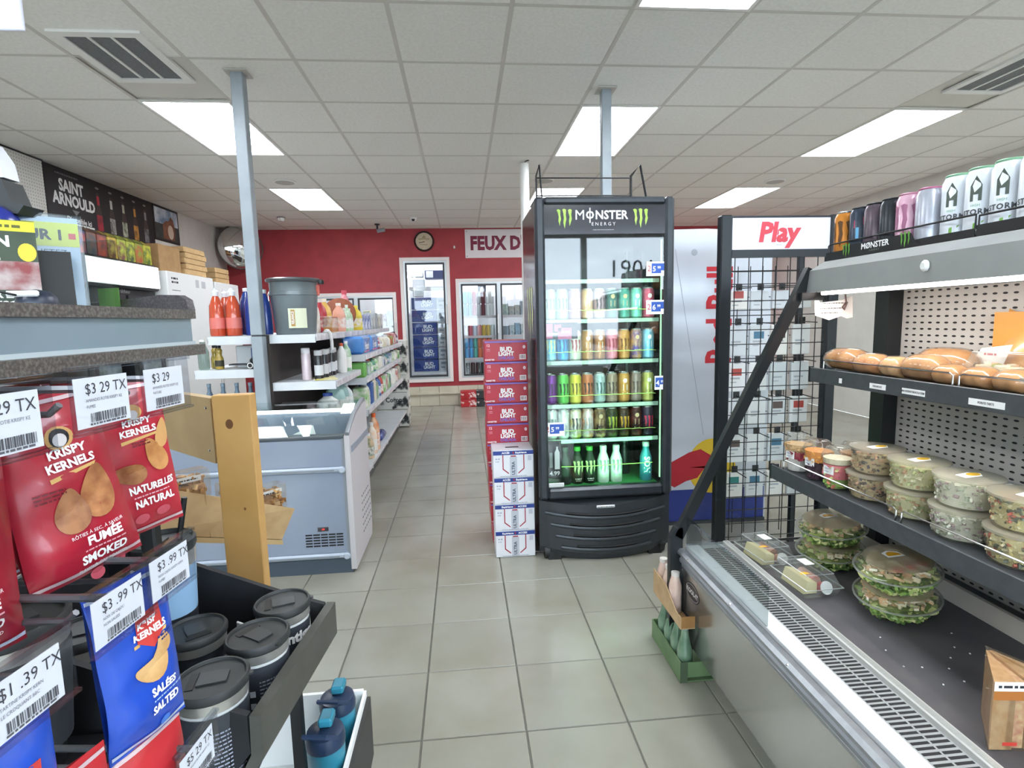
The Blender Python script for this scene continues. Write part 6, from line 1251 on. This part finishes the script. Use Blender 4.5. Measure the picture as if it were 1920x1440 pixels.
for x, y in ((-.69, .74), (-.69, 1.0), (-.36, .74), (-.36, 1.0)): MB().box(x, x + .02, y, y + .02, 0, .735).build('stand_leg', BLACK, st)
lidm = mat('2b2d2e', .5, n2='313334', ns=30); bandm = mat('d0cec8', .3, .75, n2='c2c0ba', ns=40); wrap = mat('2f333a', .5, n2='343840', ns=20)
def mug(label, x, y, z, r=.047, h=.17, body='2c2f35', rot=0., txt=True, back=False, wrapm=wrap, lidz=0):
    t = thing('travel_mug', label, 'travel mug', (x, y, z), 'travel mugs in the display tray', rot, world=False)
    bm2 = mat(body, .35)
    MB().lathe([(r * .60, .001), (r * .64, .004), (r * .96, h * .81)], 28, capt=True).build('body', bm2, t, 40, False)
    MB().lathe([(r * .96, h * .811), (r * .985, h * .90)], 28, capt=False).build('steel_band', bandm, t, 40, False)
    MB().lathe([(r * .82, h * .20), (r * .972, h * .77), (r * .972, h * .785)], 28, capb=False, capt=False).build('paper_wrap', wrapm, t, 40, False)
    l = MB().lathe([(r * .98, h * .901), (r * 1.03, h * .915), (r * 1.04, h * .96), (r * .99, h * .985), (r * .93, h * .985), (r * .90, h * .962), (0, h * .962)], 32, capt=False).build('lid', lidm, t, 40, False)
    MB().prism([(-r * .35, -r * .30), (r * .45, -r * .28), (r * .45, r * .26), (r * .1, r * .32), (-r * .35, r * .30)], h * .9625, h * .978, 'z').build('slider', mat('35383a', .45), l, None, False)
    MB().box(-r * .62, -r * .40, -r * .40, r * .40, h * .9625, h * .969).build('sip_slot', mat('101112', .5), l, None, False)
    MB().prism([(r * .95, -r * .12), (r * 1.13, -r * .06), (r * 1.13, r * .06), (r * .95, r * .12)], h * .95, h * .965, 'z').build('lid_tab', lidm, l, None, False)
    ph = math.radians(-55) - rot
    cp_ = cylp(0, 0, h * .60, r * .94, ph)
    if txt: text('contigo', .026, PAPER, t, cylp(0, 0, h * .66, r * .95, ph + .1), off=.0012, h=.0015)
    if back:
        lines([(-.022, .03, .018 - q * .006, .0022) for q in range(12)], mat('9aa0b0', .5), t, cylp(0, 0, h * .52, r * .945, ph + .2), 8); decals('icon', [rect(-.036, .0 - q * .02, -.028, .010 - q * .02) for q in range(3)], mat('c0c4cc', .5), t, cylp(0, 0, h * .50, r * .93, ph + .2), .0012)
    return t
tz = .7595
mug('travel mug with a white brand name by the far tray corner', -.345, .963, tz, .047, .166, 'd8d8d6', .3)
mug('travel mug with a white brand name behind the cashew bag', -.462, .890, tz, .047, .166, '2c2f35', 2.2)
mug('white-based travel mug with printed back wrap in the tray middle', -.350, .858, tz, .0475, .168, 'd5d6d6', -.6, False, True)
mug('travel mug with printed back wrap at the near tray corner', -.375, .752, tz, .0485, .168, 'c4c6c8', .2, False, True)
for k, (x, y, rz) in enumerate(((-.312, 1.0, .4), (-.405, .93, 1.0))):
    t = thing('hang_card', 'white cut-out hang card standing %s' % ('at the far tray corner' if k == 0 else 'between the mugs'), 'card', (x, y, tz), 'cards in the mug tray', rz, world=False); MB().box(-.002, .002, -.012, .012, .0, .145, 0, .0015).build('card', PAPER, t, None, False); MB().box(.0021, .0024, -.009, .009, .02, .06).build('print', mat('b8b8b8', .6), t, None, False)
rs = thing('riser_box', 'black riser box holding mugs behind the hanging nut bags', 'box', (-.52, .72, .7516)); MB().box(-.655, -.485, .47, .73, .752, .868).build('block', trm, rs); MB().box(-.64, -.50, .48, .72, .868, .8695).build('top_card', trm, rs)
MB().box(-.655, -.485, .47, .73, .72, .752).build('base', trm, rs); MB().box(-.65, -.60, .5, .7, .03, .72).build('riser_stem', trm, rs)
mug('large black travel mug behind the smoked almond bag', -.56, .664, .870, .060, .21, '1d1e21', .9, True)
# straw tumbler
t = thing('straw_tumbler', 'pale blue steel tumbler with a black straw behind the price tags', 'tumbler', (-.540, .962, .760), world=True); x, y, z = -.540, .962, .760
MB().lathe([(.036, .0), (.038, .004), (.045, .16)], 26, x, y, z).build('lower_wrap', mat('23262b', .5, n2='2c3036', ns=30), t, 40); MB().lathe([(.045, .1601), (.0485, .245)], 26, x, y, z).build('body', mat('8fb4d6', .35), t, 40); MB().lathe([(.0486, .2451), (.0495, .272)], 26, x, y, z).build('steel_band', bandm, t, 40)
l = MB().lathe([(.0497, .2721), (.052, .278), (.052, .290), (.048, .294), (.045, .286), (0, .286)], 28, x, y, z, capt=False).build('lid', lidm, t, 40); MB().tube([(x + .02, y + .015, z + .28), (x + .035, y + .018, z + .36)], .005, 8).build('straw', BLACK, t); MB().prism([(x - .03, y - .012), (x + .005, y - .012), (x + .005, y + .012), (x - .03, y + .012)], z + .2865, z + .291, 'z').build('slider', mat('35383a', .45), l)
lines([(-.02, .02, .13 - q * .008, .003) for q in range(11)], mat('8a8f98', .5), t, cylp(x, y, z, .0445, math.radians(-30)), 9)
mug('black lidded mug standing behind the straw tumbler tag', -.61, .85, tz, .05, .20, '1d1e21', .4, False)
# lower tray with teal bottles
lt = thing('bottle_tray', 'white and black cardboard tray of teal bottles near the floor', 'display tray', (-.3, .9, .4555)); 
MB().box(-.62, -.235, .74, 1.13, .456, .460).build('tray_floor', PAPER, lt); MB().box(-.24, -.232, .74, 1.13, .460, .60).build('front_lip', mat('3a3a38', .6), lt); MB().box(-.246, -.2401, .74, 1.13, .460, .615).build('lip_liner', PAPER, lt); MB().box(-.62, -.246, 1.122, 1.13, .46, .62).build('far_side', PAPER, lt)
teal = mat('2f7f97', .3, n2='37899f', ns=6); nav = mat('25354f', .35)
def tealb(label, x, y, h):
    t = thing('teal_bottle', label, 'bottle', (x, y, .4605), 'teal bottles in the lower tray')
    MB().lathe([(.030, .0), (.032, .004), (.0345, h * .8), (.0345, h * .84)], 24, x, y, .4605).build('body', teal, t, 40); l = MB().lathe([(.0355, h * .84), (.036, h * .9), (.033, h * .96), (.02, h * .985), (0, h * .985)], 24, x, y, .4605, capt=False).build('lid', nav, t, 40)
    MB().box(x - .012, x + .014, y - .006, y + .03, .4605 + h * .986, .4605 + h * 1.07, 0, .004).build('flip_spout', teal, l); MB().tube([(x - .028, y - .01, .4605 + h * .93), (x - .03, y - .03, .4605 + h * 1.02), (x + .01, y - .036, .4605 + h * 1.02), (x + .028, y - .015, .4605 + h * .93)], .0045, 6).build('carry_loop', nav, l); return t
tealb('teal drink bottle with a navy lid nearest the floor tiles', -.283, .955, .215); tealb('teal drink bottle with a navy lid behind its twin', -.285, 1.06, .205)
t = thing('grey_tumbler', 'plain grey tumbler lid showing under the mug tray', 'tumbler', (-.286, .82, .4605)); MB().lathe([(.034, 0), (.038, .19), (.04, .2), (.036, .215), (0, .215)], 24, -.286, .82, .4605, capt=False).build('body', mat('5a5b5a', .5), t, 40); MB().lathe([(.0362, .2151), (.03, .219), (0, .219)], 24, -.286, .82, .4605, capb=False, capt=False).build('lid', mat('6a6b69', .5), t, 40)

# ================================================================ wooden snack rack
wood = mat('d0a668', .55, n2='bd9152', ns=3.5, co='Object'); woodp = mat('b79d70', .6, n2='a98d60', ns=5)
wr_ = thing('wooden_rack', 'rough pine snack rack with a knotted upright and screwed cross board', 'rack', (-.6, 1.4, 0))
MB().box(-.612, -.522, 1.35, 1.388, 0, 1.256, 0, .002).build('upright', wood, wr_); decal('knot', ell(0, 0, .009, .012, 16), mat('6a4526', .6), wr_, plane((-.575, 1.35, 1.185))); decal('knot', ell(0, 0, .003, .004, 12), mat('8a5f34', .6), wr_, plane((-.555, 1.35, .97)))
e = V((-.93 + .613, 1.68 - 1.385, 0)).normalized(); nn = V((e.y, -e.x, 0)); o_ = V((-.613, 1.372, 0))
def slab(nm_, a0, a1, t0, t1, z0, z1, m):
    b = MB()
    for z in (z0, z1):
        for a, tt in ((a0, t0), (a1, t0), (a1, t1), (a0, t1)): q = o_ + e * a + nn * tt; b.v.append((q.x, q.y, z))
    b.f = [(0, 1, 2, 3), (7, 6, 5, 4), (0, 4, 5, 1), (1, 5, 6, 2), (2, 6, 7, 3), (3, 7, 4, 0)]; b.m = [0] * 6; return b.build(nm_, m, wr_)
slab('cross_board', .0, .75, -.012, .012, 1.085, 1.248, woodp); slab('shelf_board', .0, .75, .014, .10, .50, .52, woodp); slab('rear_upright', .72, .76, .014, .10, 0, 1.25, wood)
for z in (1.115, 1.222): q = o_ + e * .028 - nn * .012; MB().lathe([(.004, 0), (.0025, .002)], 10).xf(Matrix.Translation((q.x, q.y, z)) @ Matrix.Rotation(math.radians(-43), 4, 'Z') @ Rx).build('screw', CHROME, wr_)
# cardboard display box leaning on the rack, with nut trays
A0, B0 = V((-.93, 1.50, 1.012)), V((-.60, 1.86, .792)); A1, B1 = V((-.915, 1.52, .855)), V((-.645, 1.845, .690)); bk = V((-.10, .12, -.03))
cbx = thing('cardboard_display', 'long open cardboard display box of nut packs slanting behind the pine upright', 'cardboard box', tuple(A1))
def quad(nm_, pts, m): return MB().poly(pts).build(nm_, m, cbx)
th = V((-.003, .003, 0))
cm = mat('c4a57a', .7, n2='b7986c', ns=18)
b = MB(); b.poly([A1, B1, B0, A0]).poly([A1 + th, A0 + th, B0 + th, B1 + th]).poly([A0, B0, B0 + th, A0 + th]).poly([B1, B1 + th, B0 + th, B0]); b.build('front_flap', cm, cbx)
b = MB(); b.poly([A1 + th, B1 + th, B1 + bk, A1 + bk]); b.build('box_floor', cm, cbx); b = MB(); b.poly([B1 + th, B0 + th, B0 + bk * .8, B1 + bk]); b.build('end_flap', cm, cbx)
b = MB(); b.poly([A1 + bk, B1 + bk, B0 + bk, A0 + bk]); b.build('rear_flap', cm, cbx); MB().tube([A1 + (B1 - A1) * .45 - th * .3, A0 + (B0 - A0) * .42 - th * .3], .0012, 4).build('seam', mat('a58658', .7), cbx)
nutp = [mat(c, .5) for c in ('b98a52', 'a5743e', 'cfa368', '8f6030', 'dbb987')]; drk = [mat(c, .5) for c in ('4a3a34', '5c4a40', '39302c', '6a564a', '2f2826')]
sp_ = MB(); lo = V((0, 0, -.012))
sp_.v = [tuple(q) for q in (A1 - th + lo * .1, B1 - th + lo * .1, B1 + bk + lo * .1, A1 + bk + lo * .1, A1 - th + lo * 1.5, B1 - th + lo * 1.5, B1 + bk + lo * 1.5, A1 + bk + lo * 1.5)]; sp_.f = [(0, 1, 2, 3), (7, 6, 5, 4), (0, 4, 5, 1), (1, 5, 6, 2), (2, 6, 7, 3), (3, 7, 4, 0)]; sp_.m = [0] * 6; sp_.build('sloping_ledge', woodp, wr_)
for k in range(4):
    u_ = (.10, .36, .66, .86)[k]; c0 = A0 + (B0 - A0) * u_ + bk * .45 + V((0, 0, +.010))
    t = thing('nut_pack', '%s clear pack of %s in the slanting cardboard box' % (('first', 'second', 'third', 'fourth')[k], ('dark snacks', 'brown snacks', 'roasted nuts', 'walnut pieces')[k]), 'snack pack', tuple(c0), 'clear nut packs in the cardboard box', math.radians(47), world=False)
    MB().box(-.058, .058, -.030, .030, -.03, .060, 0, .006).build('clear_box', glass('f3f2f0', 1.5, .04, haze='dcdcd8', hz=.12), t, None, False)
    b = MB(); b.box(-.044, .044, -.023, .023, -.028, .015, 0, .004); bits(b, 90, lambda q: V((q.uniform(-.042, .042), q.uniform(-.026, .022), q.uniform(-.01, .040))), .0085, [0, 1, 2, 3, 4], k); stuff(b.build('nuts', drk if k == 0 else nutp, t, None, False))
    decals('paper_label', [rect(-.046, .028, .03, .046)] if k < 2 else [rect(-.03, .034, .04, .046)], PAPER, t, plane((0, -.0285, 0))); lines([(-.04, .02, .034, .004)], INK, t, plane((0, -.029, 0)), k)
for k in range(2):
    t = thing('snack_bag', 'crinkled clear snack bag low on the wooden rack, %s' % ('beside the tray' if k == 0 else 'further back'), 'snack bag', (-.68 - k * .11, 1.49 + k * .10, .521), 'snack bags on the wooden rack', .7, world=False); MB().box(-.05, .05, -.05, .05, .0, .05, 0, .02).build('bag', glass('ecebe8', 1.45, .06), t, None, False)
    b = MB(); b.box(-.04, .04, -.04, .04, .002, .02); bits(b, 40, lambda q: V((q.uniform(-.04, .04), q.uniform(-.04, .04), q.uniform(.01, .04))), .011, [0, 1, 2, 3, 4], 70 + k); stuff(b.build('filling', [mat('a8573a', .5)] + drk[:4], t, None, False))

# ================================================================ things standing on the counter
def board(nm_, label, cat, u0, v0, w, h, m, lean=.10, th_=.004, yaw=-.62):
    t = thing(nm_, label, cat, (u0, v0, 1.448), None, yaw, world=False); t.rotation_euler = (-lean, 0, yaw)
    MB().box(-w / 2, w / 2, 0, th_, 0, h).build('cover', m, t, None, False); return t
YW = .62
m1 = board('magazine', 'hunting season magazine with a yellow header leaning on the counter', 'magazine', -.655, .790, .150, .128, mat('2d3b2c', .35, n2='3d4a34', ns=14), .12, .003, YW)
p = lambda x, z: plane((x, 0, z)); decals('yellow_band', [rect(-.075, .112, .075, .127)], mat('d3cf2f', .4), m1, p(0, 0)); lines([(-.07, .06, .117, .004)], mat('5a5a1a', .5), m1, p(0, 0)); text('VISION', .021, PAPER, m1, p(.014, .097), off=.0008, h=.001); text('CHASSE', .020, PAPER, m1, p(.0, .078), off=.0008, h=.001)
decal('cover_photo', rect(-.075, .030, .075, .070), mat('8a3a3a', .5, n2='c8c4c0', ns=26), m1, p(0, 0), .0006); text('TOUT SUR LA', .0125, PAPER, m1, p(.012, .023), off=.0006, h=.001); text('NOUVELLE SAISON', .0135, PAPER, m1, p(.002, .009), off=.0006, h=.001)
decal('gold_seal', ell(.064, .083, .010, .013, 18), mat('d9c233', .4), m1, p(0, 0), .0012); decals('yellow_flash', [rect(-.07, .017, -.034, .029)], mat('d3cf2f', .4), m1, p(0, 0), .0008)
m2 = board('promo_board', 'pale blue and yellow promotion board in a clear sleeve on the counter', 'sign', -.672, .905, .150, .150, mat('b9cbe0', .4), .03, .004, YW)
decals('yellow_band', [rect(-.075, .105, .075, .142)], mat('cfd53a', .4), m2, p(0, 0)); text('JOUR 1', .022, INK, m2, p(.022, .122), off=.0008, h=.001); decals('red_tab', [rect(.062, .117, .071, .126)], mat('d0403a', .5), m2, p(0, 0), .001); text('ACHETEZ', .013, mat('4a5a78', .5), m2, p(.03, .095)); text('PAIEMENT', .0145, mat('b8305a', .5), m2, p(.028, .080), off=.0005)
MB().box(-.080, .080, -.003, .007, 0.0, .155).build('clear_sleeve', glass('e6ecee', 1.4, .04), m2, None, False)
m3 = board('black_easel', 'black plastic easel between the magazine and promotion board', 'easel', -.600, .860, .055, .092, BLACK, .20, .004, YW); MB().box(-.0275, .0275, -.012, 0, 0, .006).build('ledge', BLACK, m3, None, False)
m4 = board('clear_card_holder', 'clear card holder with a green card behind the promotion board', 'card holder', -.585, .945, .05, .115, glass('dfe6e2', 1.4, .05), .0, .012, YW - .9); MB().box(-.02, .02, .013, .0145, 0, .04).build('green_card', mat('7fb04a', .5), m4, None, False)
t = thing('mini_helmet', 'small navy and white souvenir helmet with a black cord on the counter', 'helmet', (-.578, .80, 1.448))
MB().lathe([(.022, 0), (.024, .008), (.022, .018), (.014, .026), (0, .029)], 20, -.578, .80, 1.448, capt=False).build('shell', mat('2a3142', .35), t, 40); MB().box(-.600, -.560, .776, .782, 1.466, 1.474, 0, .002).build('white_stripe', PAPER, t); MB().tube([(-.66, .76, 1.452), (-.64, .765, 1.470), (-.61, .775, 1.474), (-.585, .775, 1.468)], .0015, 5).build('cord', BLACK, t)
t = thing('souvenir_stand', 'black souvenir stand arm at the picture edge above the magazines', 'stand', (-.72, .89, 1.448)); MB().box(-.772, -.762, .92, .93, 1.4485, 1.70, 0, .002).build('pole', BLACK, t); MB().prism([(-.762, 1.60), (-.655, 1.595), (-.645, 1.607), (-.662, 1.612), (-.672, 1.645), (-.762, 1.648)], .89, .93, 'y').build('arm', mat('2c2f31', .5), t)
t = thing('souvenir_ball', 'glossy blue and white ball with a white mark under the black stand arm', 'ball', (-.70, .88, 1.535))
MB().lathe([(.0, -.036), (.014, -.033), (.026, -.025), (.034, -.012), (.036, 0), (.034, .012), (.026, .025), (.014, .033), (0, .036)], 24, -.688, .885, 1.573, mis=[1, 1, 1, 1, 0, 0, 0, 0], capb=False, capt=False).xf(Matrix.Translation((-.688, .885, 1.573)) @ Matrix.Rotation(math.radians(50), 4, 'Y') @ Matrix.Translation((.688, -.885, -1.573))).build('shell', [mat('232f8a', .2, coat=.5), mat('dcdce0', .3)], t, 50); MB().tube([(-.69, .90, 1.595), (-.69, .905, 1.61)], .003).build('cord', BLACK, t); decals('leaf_mark', [[(.0, .008), (.003, .002), (.009, .002), (.004, -.002), (.006, -.008), (0, -.004), (-.006, -.008), (-.004, -.002), (-.009, .002), (-.003, .002)]], PAPER, t, plane((-.668, .857, 1.577), xd=(.6, .8, 0), yd=(0, 0, 1)), .003)
t = thing('white_pouch', 'crumpled white pouch on top of the black stand arm', 'pouch', (-.70, .91, 1.65)); MB().prism([(-.745, 1.65), (-.672, 1.6485), (-.676, 1.675), (-.69, 1.70), (-.72, 1.705), (-.745, 1.70)], .895, .925, 'y').build('pouch', mat('dfe0e6', .4), t); MB().box(-.73, -.70, .905, .915, 1.703, 1.712).build('knot', PAPER, t)
t = thing('hanging_sign', 'white hanging sign cut off at the top corner of the picture', 'sign', (-1.1, 1.38, 2.085)); MB().box(-1.45, -.952, 1.376, 1.384, 2.087, 2.55, 0, .002).build('board', mat('dcdcec', .5), t)
for x in (-1.4, -1.0): MB().tube([(x, 1.38, 2.55), (x, 1.38, CZ - .001)], .0015, 4).build('cord', GREYM, t)
flush_text()
